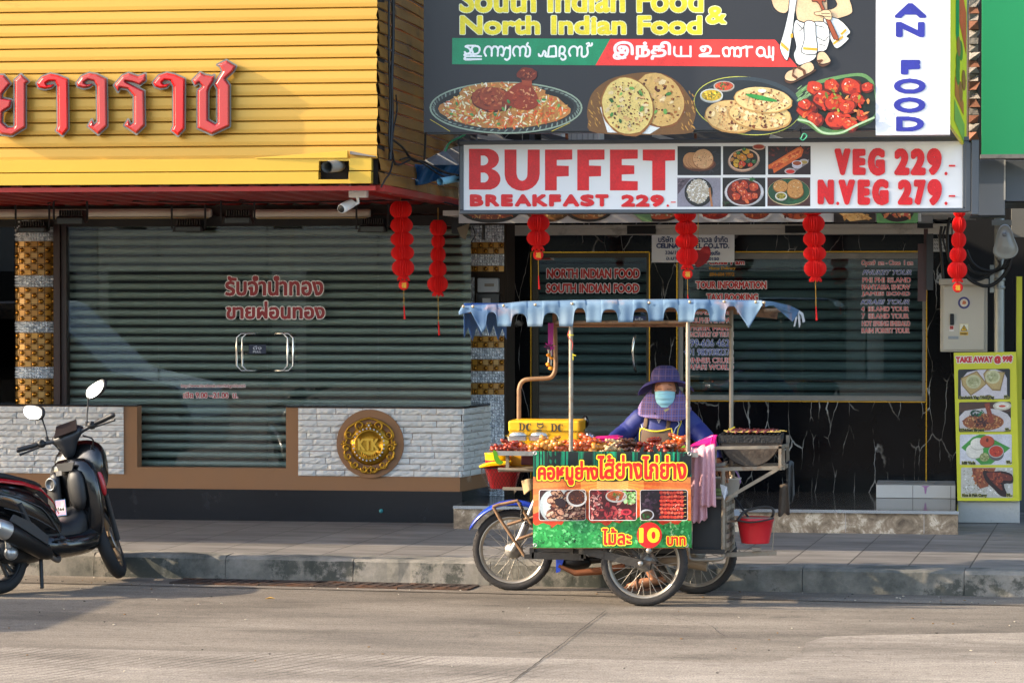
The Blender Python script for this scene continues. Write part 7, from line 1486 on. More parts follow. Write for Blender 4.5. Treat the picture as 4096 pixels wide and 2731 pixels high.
def b3(c):
    pr_.scat(pr_.inrect(1600, 480, 1780, 700), 80, (12, 26), ['#2a1a24', '#40283a', '#1a1018', '#5a4450'], .6, clip=c)
    for i in range(7):
        y = 492+i*36; pr_.line([(1960, y-4), (2005, y-6)], 3, '#c8a860')
        for k_ in range(7): meat(1782+k_*30+(i % 2)*6, y+R.uniform(-4, 4), 20, 17, R.choice(['#e05038', '#d84432', '#e86a4c']), '#a8241c', 0, c)
    pr_.scat(pr_.inrect(1780, 480, 1980, 720), 22, (3, 6), ['#f6c8b4', '#ffe8da'], .5); pr_.scat(lambda: (1650, 690), 1, (66, 66), ['#c8c8cc'], .75, 0, 0, 24, c); pr_.scat(lambda: (1650, 694), 1, (56, 56), ['#3a2a18'], .72, 0, 0, 20, c); pr_.scat(pr_.inell(1650, 700, 40, 20), 22, (4, 9), ['#2a6a34', '#1a4422'], .6)
frame3(690, 1100, '#3a2424', b1); frame3(1138, 1556, '#4a1a1c', b2); frame3(1596, 2014, '#241a20', b3)
wavy_l.append(pr_.build('banner_photo', cart)); LB2 = pr_.l
pr_ = Print(lambda x, y, l: bm(x, y, l+.0014), .0001); pr_.l = LB2
def title(t, r_): pr_.text(t, r_, [(17, '#14180f'), (10, '#f0dc30'), (0, '#dc1f14')], 7.5, cell=2.6)
title('คอหมูย่าง', (672, 205, 1218, 428)); title('ไส้ย่าง', (1206, 152, 1620, 374)); title('ไก่ย่าง', (1608, 156, 2008, 376))
pr_.text('ไม้ละ', (1248, 808, 1512, 962), [(13, '#14180f'), (8, '#f0dc30'), (0, '#dc1f14')], 5, cell=2.4); pr_.text('บาท', (1830, 884, 1998, 968), [(11, '#14180f'), (7, '#f0dc30'), (0, '#dc1f14')], 4.5, cell=2.4)
pr_.ell(1674, 872, 112, 116, '#d81f18', 0, 40); pr_.text('10', (1582, 805, 1768, 940), [(0, '#f4e428')], 9, cell=2.4)
wavy_l.append(pr_.build('banner_lettering', cart))
for o in wavy_l: wavy(o)
mb = MB()
for x, y in ((650, 138), (2034, 144), (650, 962), (2008, 965)): mb.lathe([(.006, 0), (.009, .004), (.013, .003), (.014, 0)], bm(x, y, .012), 14, 0, (0, -1, 0))
obj('eyelet', mb, M('eyelet_steel', '#b5b2ac', .3, .7), cart)
# ---- black box and side slats at the right end
mb = MB(); mb.pbox(2770, 1985, 2892, 2212, 18.97, .45); obj('black_cupboard', mb, M('black_panel', '#131517', .45, 0, .2, 3, dirt='#24221f', dth=.6), cart, bevel=.006)
mb = MB(); mb.tube(curve([P(2752, 2190, 18.93), P(2755, 2225, 18.93), P(2775, 2238, 18.93), P(2870, 2236, 18.93), P(2895, 2225, 19.0), P(2935, 2185, 19.4)], 5), .013, 8); mb.tube([P(2893, 1870, 18.95), P(2893, 2226, 18.95)], .013, 8); mb.tube([P(2932, 1870, 19.4), P(2932, 2190, 19.4)], .013, 8); mb.tube([P(2768, 1985, 18.95), P(2895, 1990, 18.95)], .011, 8); obj('tube_frame', mb, rustp, cart)
mb = MB()
for k_ in range(6): mb.bar(P(2899+k_*1.5, 2000+k_*36, 18.97), P(2930, 1985+k_*35, 19.38), .02, .03)
for k_ in range(3): mb.bar(P(2902+k_*10, 2000, 19.02+k_*.12), P(2902+k_*10, 2200, 19.02+k_*.12), .022, .03)
obj('wooden_slat', mb, M('grey_wood', '#8a7c6a', .8, 0, .2, 10), cart)
mb = MB(); mb.lathe([(0, .02), (.006, .02), (.006, .01), (.004, 0)], P(2780, 2055, 18.965), 8, 0, (0, -1, 0)); obj('knob', mb, alum, cart)
# ---- grill rack
mb = MB(); BB = lambda x0, y0, Ya, x1, y1, Yb, w_=.02: mb.bar(P(x0, y0, Ya), P(x1, y1, Yb), w_)
BB(2795, 1792, 18.92, 3126, 1787, 18.92); BB(2850, 1876, 18.95, 3140, 1870, 18.95, .024); BB(3120, 1784, 18.92, 3120, 1872, 18.92); BB(3134, 1780, 19.1, 3134, 1868, 19.1); BB(3120, 1872, 18.92, 3155, 1858, 19.5, .024); BB(2850, 1862, 19.5, 3155, 1858, 19.5, .024); BB(3150, 1740, 19.5, 3152, 1858, 19.5); BB(3120, 1786, 18.92, 3150, 1780, 19.5); BB(2864, 1785, 18.95, 2862, 1860, 18.95, .012)
BB(3112, 1874, 18.95, 2895, 2000, 18.95, .022); BB(2894, 1876, 18.95, 2894, 1990, 18.95, .022); BB(2932, 1862, 19.45, 2932, 1995, 19.45, .022)
BB(2890, 2218, 19.1, 3106, 2210, 19.1, .03); BB(2960, 2214, 19.1, 2955, 2198, 19.1, .015); BB(3090, 2205, 19.1, 3098, 2075, 19.1, .006); BB(2938, 2070, 19.1, 3096, 2072, 19.1, .012); BB(2895, 2085, 19.0, 2945, 2082, 19.1, .014)
mb.box(P(3010, 2210, 19.1).x, 19.05, P(3010, 2200, 19.1).z, P(3045, 2210, 19.1).x, 19.1, P(3010, 2186, 19.1).z)
obj('grill_rack', mb, rustp, cart)
# ================================================================== goods on the cart
TZ = P(1978, 1797, 18.775).z-.026      # tray floor
# skewers: a few prototypes, each skewer its own object
stickm = M('bamboo_stick', '#b98a4c', .7, 0, .15, 20)
def glaze(nm, c, d): return M(nm, c, .28, 0, .28, 26, .5, 60, coat=.35, dirt=d, dth=.56, dsc=22)
gl_o = glaze('orange_glazed_chicken', '#b8501a', '#6a2408'); gl_r = glaze('red_glazed_pork', '#8e2c10', '#4a1206'); gl_b = glaze('brown_glazed_liver', '#5e3218', '#2c140a'); gl_y = glaze('golden_meatball', '#c07a24', '#8a4412'); gl_w = M('pale_squid', '#c9a878', .5, 0, .15, 20, dirt='#8a6a40')
def skewer_mesh(mt, n, r0, ln, seed):
    rr = random.Random(seed); mb = MB(True); mb.tube([(-ln*.5, 0, 0), (ln*.62, 0, 0)], .0022, 5, 1)
    for i in range(n):
        x = -ln*.45+ln*.8*i/max(1, n-1); q = r0*rr.uniform(.8, 1.25)
        rot = Matrix.Rotation(rr.uniform(-.6, .6), 3, 'Z') @ Matrix.Rotation(rr.uniform(-.6, .6), 3, 'Y')
        mb.ball((x, rr.uniform(-.004, .004), rr.uniform(-.003, .003)), (q*1.15, q*.95, q*.8), 8, 0, rot, .16)
    return mb
def pile(x0, x1, h, n, mt, r0, nn, ln, lab, grp, seed, ydir=(-.7, .7), Y0_=18.86, Y1_=19.1):
    rr = random.Random(seed); protos = []; r0 *= 1.22; h *= 1.1
    xa, xb_ = P(x0, 1790, 18.95).x, P(x1, 1790, 18.95).x
    for i in range(n):
        if len(protos) < 3:
            o = obj('meat_skewer', skewer_mesh(mt, nn, r0, ln, seed+i), [mt, stickm]); protos.append(o)
        else:
            o = protos[i % 3].copy(); COL.objects.link(o)
        u = rr.uniform(-1, 1); v = rr.random(); zc_ = TZ+r0+h*max(0, 1-abs(u)**1.3)*v
        o.location = ((xa+xb_)/2+(xb_-xa)/2*u*.92, Y0_+(Y1_-Y0_)*rr.random(), zc_)
        o.rotation_euler = (rr.uniform(-.5, .5), rr.uniform(-.35, .35), rr.uniform(*ydir)+(math.pi if rr.random() < .5 else 0)+(.5 if rr.random() < .5 else -.4)); tag(o, lab, 'skewer', grp)
pile(1995, 2090, .055, 13, gl_r, .014, 5, .13, 'reddish curled meat skewer in the leftmost heap on the cart tray', 'red skewers at the left end of the tray', 11)
pile(2078, 2150, .02, 7, gl_o, .015, 4, .11, 'small orange skewer lying low between the two left heaps on the tray', 'low orange skewers near the left end', 23)
pile(2126, 2240, .07, 15, gl_y, .018, 4, .12, 'glossy golden brown skewer in the heap under the rice boxes', 'golden brown skewers beside the rice boxes', 31)
pile(2185, 2242, .065, 7, gl_b, .016, 5, .12, 'dark brown skewer at the right side of the heap under the rice boxes', 'dark skewers left of the front pole', 37)
pile(2245, 2330, .05, 12, gl_o, .017, 4, .12, 'orange chicken skewer in the heap around the front left pole', 'orange skewers around the front pole', 41)
pile(2285, 2400, .085, 20, gl_o, .018, 4, .12, 'orange glazed skewer in the tallest heap in front of the yellow box', 'orange skewers in the tallest heap', 53)
pile(2380, 2436, .03, 8, gl_y, .019, 3, .10, 'yellowish skewer lying low in front of the pink basket', 'golden skewers before the pink basket', 61)
pile(2428, 2490, .06, 11, gl_w, .012, 6, .13, 'pale beige skewer in the heap right of the pink basket', 'pale skewers beside the pink basket', 71)
pile(2460, 2575, .07, 20, gl_b, .013, 5, .13, 'dark brown skewer in the heap left of the apron', 'dark brown skewers before the vendor', 83)
pile(2570, 2650, .07, 15, gl_r, .017, 4, .12, 'glossy red brown skewer in the heap directly below the apron', 'red brown skewers below the apron', 97)
pile(2640, 2705, .05, 10, gl_b, .018, 4, .11, 'short dark meat skewer between the two red heaps at the right', 'dark skewers right of the apron', 101)
pile(2672, 2742, .085, 13, gl_o, .018, 4, .12, 'bright orange red skewer in the rightmost heap beside the right pole', 'orange skewers by the right pole', 113)
# yellow foam box
yb = thing('foam_box', 'yellow taped foam box with black printed letters behind the tray', 'box', P(2190, 1850, 19.42))
yel = M('yellow_tape', '#e8ac10', .35, 0, .08, 6, .3, 14, dirt='#d89a0c', dth=.6)
a, b_ = P(2037, 1700, 19.34), P(2313, 1875, 19.34)
mb = MB(); mb.box(a.x, 19.34, b_.z, b_.x, 19.68, a.z-.01); obj('box_body', mb, yel, yb, bevel=.012)
mb = MB(); t_ = P(2037, 1682, 19.33); mb.box(a.x-.006, 19.332, a.z-.045, b_.x+.008, 19.69, t_.z); obj('lid', mb, yel, yb, bevel=.012)
mb = MB(); mb.box(b_.x+.0005, 19.345, b_.z+.01, b_.x+.004, 19.675, a.z-.05); obj('side_shade_sheet', mb, M('shaded_yellow_tape', '#d88a28', .4, 0, .1, 8), yb)  # thin sheet that puts the shade of the box's right side into colour
pr_ = Print(onY(19.328)); ink = '#3a3620'
def serif(pr, ch, x0, y0, x1, y1):
    if ch == 'D':
        pr.poly([(x0, y0), (x0+13, y0), (x0+13, y0+3), (x0+10, y0+3), (x0+10, y1-3), (x0+13, y1-3), (x0+13, y1), (x0, y1), (x0, y1-3), (x0+3, y1-3), (x0+3, y0+3), (x0, y0+3)], ink)
        o_ = [(x0+13, y0)]+[(x0+13+(x1-x0-13)*math.cos(rad(t)), (y0+y1)/2+(y1-y0)/2*math.sin(rad(t))) for t in range(-90, 91, 15)]; i_ = [(x0+13, y1-3)]+[(x0+12+(x1-x0-19)*math.cos(rad(t)), (y0+y1)/2+(y1-y0-6)/2*math.sin(rad(t))) for t in range(90, -91, -15)]
        pr.poly(o_+i_, ink)
    else:
        cx_, cy_, rx, ry = (x0+x1)/2, (y0+y1)/2, (x1-x0)/2, (y1-y0)/2
        o_ = [(cx_+rx*math.cos(rad(t)), cy_+ry*math.sin(rad(t))) for t in range(-45, -316, -15)]; i_ = [(cx_+3+(rx-7)*math.cos(rad(t)), cy_+(ry-3)*math.sin(rad(t))) for t in range(-315, -44, 15)]
        pr.poly(o_+i_, ink); pr.rect(x1-5, y0, x1-2.5, y0+9, ink)
for ch, r_ in (('D', (2075, 1691, 2101, 1722)), ('C', (2103, 1692, 2126, 1723)), ('D', (2203, 1694, 2229, 1725)), ('C', (2230, 1695, 2253, 1726))): serif(pr_, ch, *r_)
pr_.poly([(2148, 1688), (2153, 1692), (2168, 1692), (2173, 1688), (2174, 1703), (2170, 1710), (2161, 1714), (2152, 1710), (2147, 1703)], '#4a4426'); pr_.poly([(2150, 1699), (2158, 1701), (2161, 1698), (2164, 1701), (2171, 1698), (2167, 1706), (2161, 1708), (2154, 1706)], '#d8a418'); pr_.ell(2157, 1720, 11, 5, '#4a4426')
for x in range(2130, 2188, 6): pr_.rect(x, 1719, x+4, 1722, '#6a5c20')
for x in range(2256, 2310, 6): pr_.rect(x, 1722, x+4, 1725, '#6a5c20')
pr_.build('printed_letters', yb)
mb = MB(); mb.pbox(2084, 1812, 2134, 1860, 19.30, .03); tag(obj('plum_basket', mb, M('plum_plastic', '#5a2430', .6, 0, .1), bevel=.006), 'plum coloured plastic panel below the tray in front of the yellow box', 'basket')
# rice boxes
clear = glass('clear_plastic', '#fafcfc', .02, .08, trans=.97); ricem = M('cooked_rice', '#f4f1ea', .8, 0, .05, 60, .15, 120)
for (x0, x1, y0, y1, Y, lab) in ((2028, 2108, 1728, 1764, 19.12, 'upper clear rice box at the left, on another box in front of the yellow box'), (2112, 2192, 1728, 1764, 19.12, 'upper clear rice box at the right of the pair before the yellow box'), (2032, 2106, 1765, 1795, 19.14, 'lower clear box under the left rice box, half hidden by red skewers'), (2114, 2190, 1766, 1795, 19.14, 'lower clear box under the right rice box, behind golden skewers')):
    t = thing('rice_box', lab, 'food box', P((x0+x1)/2, y1, Y)); a, b_ = P(x0, y0, Y), P(x1, y1, Y); h = a.z-b_.z; wd = b_.x-a.x; D_ = .12; zm = b_.z+h*.58
    mb = MB(); mb.hexa([(a.x+wd*.08, Y+.01, b_.z+.003), (b_.x-wd*.08, Y+.01, b_.z+.003), (b_.x-wd*.08, Y+D_-.01, b_.z+.003), (a.x+wd*.08, Y+D_-.01, b_.z+.003), (a.x+.012, Y+.004, zm-.003), (b_.x-.012, Y+.004, zm-.003), (b_.x-.012, Y+D_-.004, zm-.003), (a.x+.012, Y+D_-.004, zm-.003)]); mb.ball(((a.x+b_.x)/2, Y+D_/2, zm), (wd*.42, D_*.42, h*.40), 12, 0, None, .05); obj('rice', mb, ricem, t)
    mb = MB(); mb.hexa([(a.x+wd*.07, Y, b_.z), (b_.x-wd*.07, Y, b_.z), (b_.x-wd*.07, Y+D_, b_.z), (a.x+wd*.07, Y+D_, b_.z), (a.x, Y-.01, zm), (b_.x, Y-.01, zm), (b_.x, Y+D_+.01, zm), (a.x, Y+D_+.01, zm)]); mb.box(a.x-.012, Y-.018, zm, b_.x+.012, Y+D_+.012, zm+.003); obj('tub', mb, clear, t)
    mb = MB(); mb.hexa([(a.x+.002, Y-.005, zm+.004), (b_.x-.002, Y-.005, zm+.004), (b_.x-.002, Y+D_, zm+.004), (a.x+.002, Y+D_, zm+.004), (a.x+.015, Y+.01, a.z), (b_.x-.015, Y+.01, a.z), (b_.x-.015, Y+D_-.01, a.z), (a.x+.015, Y+D_-.01, a.z)]); obj('lid', mb, clear, t)
# pink basket, bag, tilted pink lid
pinkm = M('pink_plastic', '#e0207c', .3, 0, .04, 4, coat=.2)
pk = thing('pink_basket', 'pink plastic basket with folded handle on the tray beside the yellow box', 'basket', P(2430, 1785, 19.2))
a, b_ = P(2384, 1752, 19.2), P(2476, 1788, 19.2); mb = MB(); mb.hexa([(a.x+.02, 19.2, b_.z), (b_.x-.02, 19.2, b_.z), (b_.x-.02, 19.36, b_.z), (a.x+.02, 19.36, b_.z), (a.x, 19.19, a.z), (b_.x, 19.19, a.z), (b_.x, 19.37, a.z), (a.x, 19.37, a.z)])
for k_ in range(5): mb.box(a.x+.02+k_*.03, 19.186, b_.z+.025, a.x+.032+k_*.03, 19.192, b_.z+.037, 1)
obj('basket', mb, [pinkm, M('deep_violet', '#4a1a5e', .5)], pk); mb = MB(); mb.box(a.x-.008, 19.175, a.z, b_.x+.008, 19.385, a.z+.008); mb.tube([P(2400, 1748, 19.19), P(2470, 1742, 19.22), P(2478, 1744, 19.3)], .007, 8); obj('rim', mb, pinkm, pk)
mb = MB(); mb.ball(P(2357, 1755, 19.3), (.045, .03, .05), 10, 0, None, .25); tag(obj('plastic_bag', mb, glass('bag_film', '#f0eef2', .25, .2, trans=.75)), 'crumpled clear plastic bag between the yellow box and the pink basket', 'bag')
mb = MB(); c_ = [P(2735, 1812, 19.0), P(2790, 1800, 18.95), P(2862, 1795, 18.98), P(2868, 1741, 19.1), P(2850, 1742, 19.2), P(2770, 1778, 19.15)]; mb.slab(c_, (0, .012, .0)); mb.tube([c_[0], c_[5], c_[4], c_[3]], .006, 6); mb.bar(P(2850, 1745, 19.0), P(2840, 1795, 18.95), .006, .02); mb.bar(P(2866, 1742, 19.05), P(2856, 1796, 18.95), .006, .02)
tag(obj('pink_tray', mb, pinkm), 'bright pink plastic tray tilted beside the right pole', 'tray')
mb = MB(); mb.slab([P(2722, 1792, 18.9), P(2738, 1782, 18.9), P(2742, 1790, 18.9), P(2730, 1798, 18.9)], (0, .01, .004)); leafm = M('banana_leaf', '#5a9a1e', .4, 0, .15, 8); tag(obj('leaf', mb, leafm), 'small green leaf piece at the right end of the skewers', 'leaf')
mb = MB(); lp_ = c2([(1973, 1800), (1986, 1806), (1994, 1828), (2005, 1842), (2014, 1846), (2006, 1856), (1990, 1855), (1978, 1840), (1973, 1820)], 3, True); mb.slab([P(x, y, 18.75+.0004*(y-1800)) for x, y in lp_], (0, .003, 0)); tag(obj('leaf', mb, leafm), 'curled banana leaf hanging over the left corner of the tray', 'leaf')
# garland on the bent pole
gd = thing('flower_garland', 'purple ribbon with yellow marigold garland hanging from the bent pole', 'garland', P(2203, 1478, 19.5)); pur = M('purple_ribbon', '#a8228e', .4, 0, .1)
mb = MB()
for dx in (-6, 6): mb.bar(P(2203+dx, 1292, 19.5), P(2202+dx*.8, 1378, 19.5), .018, .004, 0, up=(0, 1, 0))
for a_ in range(8): t = a_*.785; mb.slab([P(2200, 1385, 19.48), P(2200+20*math.cos(t-.25), 1385+14*math.sin(t-.25), 19.47), P(2200+26*math.cos(t), 1385+22*math.sin(t), 19.46)], (0, .004, 0))
mb.bar(P(2204, 1385, 19.5), P(2206, 1420, 19.5), .014, .003, 0, up=(0, 1, 0)); obj('ribbon', mb, pur, gd)
mb = MB(); 
for x, y, r_ in ((2194, 1420, .017), (2192, 1458, .017), (2205, 1432, .013), (2203, 1472, .018)): mb.ball(P(x, y, 19.49), (r_, r_, r_*.8), 10, 0, None, .15)
obj('marigold', mb, M('marigold', '#d98a12', .7, 0, .15, 40, .8, 120), gd); mb = MB(); mb.tube([P(2195, 1398, 19.49), P(2194, 1450, 19.49)], .006, 6); mb.tube([P(2205, 1398, 19.5), P(2204, 1462, 19.5)], .006, 6); obj('jasmine_string', mb, M('jasmine', '#d0c8b4', .7), gd)
mb = MB(); mb.tube(curve([P(2276, 1322, 18.77), P(2272, 1345, 18.77), P(2290, 1370, 18.76), P(2288, 1400, 18.76)], 5), .003, 5); tag(obj('red_wire', mb, M('red_wire', '#a82a1e', .5)), 'thin red wire looped round the front left pole', 'wire')
mb = MB(); mb.lathe([(.017, -.004), (.019, 0), (.017, .004)], P(2284, 1340, 18.82), 12); mb.bar(P(2290, 1418, 18.77), P(2304, 1422, 18.77), .006); mb.bar(P(2292, 1414, 18.77), P(2292, 1440, 18.77), .004); tag(obj('yellow_tie', mb, M('yellow_string', '#d8c41e', .5)), 'yellow plastic string tied on the front left pole', 'string')
# charcoal grill
gr = thing('charcoal_grill', 'half drum charcoal grill with scorched end plate on the cart rack', 'grill', P(3000, 1868, 19.25))
gs_m = M('scorched_plate', '#51473d', .8, .2, .3, 7, .6, 30, dirt='#3a2f28', dth=.52, dsc=5); gr_r = M('rusty_drum', '#6a4a36', .8, .2, .3, 8, .4, 30, dirt='#2c2420', dth=.5)
gc = P(3000, 1747, 19.02); r_ = (P(3122, 1747, 19.02).x-gc.x)
mb = MB(); mb.lathe([(r_, 0), (r_, .42), (r_-.006, .42), (r_-.006, .02)], gc, 28, 1, (0, 1, 0), True, 0, math.pi); vs = mb.v
mb.v = [gc+V(((v-gc).x, (v-gc).y, -abs((v-gc).z)*.98)) for v in vs]
mb.slab([gc+V((r_*.985*math.cos(t), .003, -r_*.96*math.sin(t))) for t in [math.pi*i/24 for i in range(25)]], (0, .012, 0), 0); mb.slab([gc+V((r_*.985*math.cos(t), .40, -r_*.96*math.sin(t))) for t in [math.pi*i/24 for i in range(25)]], (0, .012, 0), 0)
obj('drum', mb, [gs_m, gr_r], gr)
mb = MB(); mb.box(gc.x-r_-.008, gc.y-.006, gc.z-.04, gc.x+r_+.002, gc.y+.006, gc.z+.012); mb.box(gc.x-r_-.008, gc.y+.40, gc.z-.04, gc.x+r_+.002, gc.y+.414, gc.z+.012); mb.box(gc.x-r_-.008, gc.y+.006, gc.z-.02, gc.x-r_+.004, gc.y+.4, gc.z+.012); mb.box(gc.x+r_-.01, gc.y+.006, gc.z-.02, gc.x+r_+.002, gc.y+.4, gc.z+.012); obj('rim_plate', mb, M('black_scorched', '#1f1e1d', .6, .3, .3, 14, .8, 60, dirt='#6b665e', dth=.64), gr)
mb = MB()
for k_ in range(14): mb.bar((gc.x-r_+.02+k_*(2*r_-.04)/13, gc.y, gc.z+.016), (gc.x-r_+.02+k_*(2*r_-.04)/13, gc.y+.41, gc.z+.016), .005)
obj('grate', mb, drk, gr)
mb = MB(); rr = random.Random(5)
for k_ in range(40): mb.ball((gc.x+rr.uniform(-.17, .17), gc.y+rr.uniform(.04, .38), gc.z-.06+rr.uniform(-.02, .02)), rr.uniform(.015, .028), 6, 0, None, .25)
obj('charcoal', mb, M('charcoal', '#171615', .9, 0, .3), gr)['kind'] = 'stuff'
gpro = []
for k_ in range(12):
    if len(gpro) < 3:
        o = obj('grilled_skewer', skewer_mesh(gl_r, 6, .012, .3, 200+k_), [M('charred_beef', '#5a1812', .35, 0, .3, 24, .5, 60, dirt='#2a0c08', dth=.52), M('pale_bamboo', '#d8b45a', .6, 0, .1, 20)]); gpro.append(o)
    else: o = gpro[k_ % 3].copy(); COL.objects.link(o)
    o.location = (gc.x+rr.uniform(-.03, .03)+.02, gc.y+.03+k_*.03, gc.z+.028+rr.uniform(0, .006)); o.rotation_euler = (0, rr.uniform(-.02, .02), rr.uniform(-.06, .06)+(math.pi if k_ % 2 else 0)); tag(o, 'dark red meat skewer cooking on the charcoal grill', 'skewer', 'skewers cooking on the grill')
mb = MB(); mb.tube([P(2925, 1716, 19.43), P(2930, 1712, 19.42), P(2940, 1708, 19.42)], .005, 6); mb.lathe([(.017, -.006), (.019, 0), (.017, .006)], P(2925, 1716, 19.45), 12); tag(obj('yellow_tie', mb, M('yellow_string', '#d8c41e')), 'yellow string tied round the back right pole at the grill', 'string')
# cloths
def cloth(nm, x0, x1, ytop, ybot, Y, m_, lab, folds, amp, ph=0, taper=0, cat='cloth', top_back=.05):
    mb = MB()
    def f_(u, v):
        x = x0+(x1-x0)*u+taper*(u-.5)*v; y = ytop(u)+(ybot(u)-ytop(u))*v; yy = Y+amp*(.35+.65*v)*math.sin(folds*2*math.pi*u+ph+1.2*v)-.01*v+top_back*max(0, 1-v*9)**2
        return P(x, y, yy)
    mb.grid(f_, 48, 28); return tag(obj(nm, mb, m_, solid=.006), lab, cat)
pkt = M('pink_towel', '#c8979c', .95, 0, .10, 14, .8, 110)
cloth('pink_towel', 2766, 2820, lambda u: 1786+8*math.sin(u*5), lambda u: 2088-30*max(0, u-.55)-4*math.sin(u*20), 18.86, pkt, 'longer left half of the pink towel hung over the cart rail', 2.3, .014, .4, 16, 'towel')
cloth('pink_towel', 2806, 2858, lambda u: 1782+6*math.sin(u*4+1), lambda u: 2025+3*math.sin(u*15)-26*max(0, .25-u), 18.84, pkt, 'shorter right half of the pink towel on the cart rail, nearer the grill', 2.6, .012, 2, 10, 'towel')
cloth('grey_rag', 3146, 3174, lambda u: 1850-8*math.sin(u*3), lambda u: 2052-70*u+6*math.sin(u*11), 19.35, M('dirty_grey_rag', '#4a4a48', .95, 0, .2, 10, .8, 80, dirt='#2c2a28'), 'dark grey rag hanging from the corner of the grill rack', 1.6, .014, 1, 6, 'rag')
cloth('brown_rag', 3120, 3152, lambda u: 1940-10*u, lambda u: 2062+6*math.sin(u*9)-10*u, 19.3, M('sooty_brown_rag', '#4f4336', .95, 0, .3, 9, .6, 60, dirt='#201c18', dth=.5), 'sooty brown rag below the grey rag at the grill rack corner', 1.2, .012, 2, 14, 'rag')
# red bucket
rb = thing('red_bucket', 'red plastic bucket hanging at the right rear of the cart', 'bucket', P(3020, 2170, 19.15)); redm = M('red_plastic', '#c41c28', .35, 0, .05, 4, coat=.2)
bc = P(3021, 2170, 19.15); rt = (P(3096, 2075, 19.15).x-P(2945, 2075, 19.15).x)/2; hb_ = P(3021, 2068, 19.15).z-bc.z
mb = MB(); mb.lathe([(0, 0), (rt*.74, 0), (rt*.75, .006), (rt*.86, hb_*.45), (rt*.868, hb_*.46), (rt*.96, hb_*.86), (rt*1.0, hb_*.87), (rt*1.02, hb_), (rt*.97, hb_), (rt*.94, hb_*.85), (rt*.72, .012), (0, .01)], bc, 32); obj('bucket', mb, redm, rb)
mb = MB(); mb.tube(curve([P(2950, 2082, 19.03), P(2975, 2048, 19.08), P(3020, 2032, 19.1), P(3065, 2026, 19.12), P(3092, 2036, 19.12), P(3092, 2058, 19.12), P(3085, 2068, 19.14)], 6), .009, 8); mb.tube(curve([P(2950, 2080, 19.02), P(3000, 2088, 19.0), P(3060, 2080, 19.0), P(3094, 2072, 19.04)], 5), .006, 8); obj('handle', mb, drk, rb)
sh_ = thing('coal_shovel', 'dark stick and slotted white scoop standing behind the red bucket', 'scoop', P(2960, 2060, 19.2)); mb = MB(); mb.tube([P(2938, 1990, 19.25), P(2995, 2070, 19.2)], .008, 8); obj('handle', mb, black, sh_)
mb = MB(); mb.slab([P(2936, 2038, 19.15), P(2948, 2036, 19.15), P(2972, 2062, 19.15), P(2938, 2062, 19.15)], (0, .01, 0)); obj('scoop', mb, M('pale_scoop', '#b5bcc4', .4), sh_)
# white pail, leaves, foil behind the cupboard
wp = thing('white_pail', 'white plastic pail with lilac handle between the cupboard and the grill rack', 'bucket', P(2905, 1992, 19.3)); pc_ = P(2905, 1985, 19.32)
mb = MB(); mb.lathe([(0, 0), (.075, 0), (.098, .12), (.102, .12), (.102, .128), (.09, .128), (.07, .01)], pc_, 24); obj('pail', mb, M('pail_white', '#c4c2bc', .4), wp); mb = MB(); mb.tube(curve([P(2952, 1918, 19.32), P(2960, 1930, 19.3), P(2955, 1905, 19.3), P(2938, 1876, 19.3)], 5), .006, 6); obj('handle', mb, M('lilac_plastic', '#a884c4', .4), wp)
mb = MB(); rr = random.Random(3)
for k_ in range(9): mb.bar(P(2812+rr.uniform(0, 10), 1950+k_*4, 18.97+rr.uniform(0, .1)), P(2884+rr.uniform(-4, 4), 1955+k_*3.5, 19.0+rr.uniform(0, .1)), .018, .006)
tag(obj('leaf_bundle', mb, M('dry_green_leaf', '#7d8648', .6, 0, .2, 8)), 'bundle of folded green leaves on top of the black cupboard', 'leaves'); mb = MB(); mb.slab([P(2880, 1935, 18.93), P(2908, 1945, 18.93), P(2912, 1970, 18.92), P(2898, 2000, 18.92), P(2888, 1975, 18.93)], (0, .006, 0)); tag(obj('plastic_bag', mb, M('silver_film', '#b9bcc0', .25, .4)), 'silvery plastic wrapper poking out beside the leaf bundle', 'wrapper')
mb = MB(); mb.slab([P(2850, 1858, 19.1), P(2905, 1848, 19.1), P(2900, 1862, 19.1), P(2852, 1868, 19.1)], (0, .15, .0)); tag(obj('metal_tray', mb, M('stainless', '#a5a29c')), 'small metal tray under the left edge of the grill', 'tray')
# tubs at the left end
rbn = thing('red_basin', 'red plastic basin slung in black netting at the left end of the cart', 'basin', P(2015, 1960, 19.25)); c_ = P(2012, 1952, 19.25)
mb = MB(); mb.lathe([(0, 0), (.085, 0), (.125, .135), (.132, .135), (.132, .142), (.12, .142), (.08, .01)], c_, 30); obj('basin', mb, redm, rbn)
mb = MB()
for k_ in range(34):
    a_ = k_*2*math.pi/34
    for s_ in (1, -1): mb.tube([c_+V((math.cos(a_+s_*t*.75)*(.085+.065*min(1, t*1.3)), math.sin(a_+s_*t*.75)*(.085+.065*min(1, t*1.3)), -.022+.165*t)) for t in [i/7 for i in range(8)]], .0011, 3, 0, False, False)
mb.lathe([(.152, .14), (.156, .144), (.152, .148)], c_, 30); obj('netting', mb, M('black_net', '#141212', .7), rbn)['kind'] = 'stuff'
tb_ = thing('yellow_red_tub', 'red tub with a wide yellow band above the netted basin', 'tub', P(1990, 1862, 19.28)); c_ = P(1985, 1858, 19.3)
mb = MB(); mb.lathe([(0, 0), (.072, 0), (.075, .035)], c_, 26); obj('tub', mb, redm, tb_); mb = MB(); mb.lathe([(.0755, .035), (.078, .075), (.081, .08), (.074, .082), (.07, .04)], c_, 26); obj('yellow_band', mb, M('yellow_plastic', '#ecc014', .35), tb_)
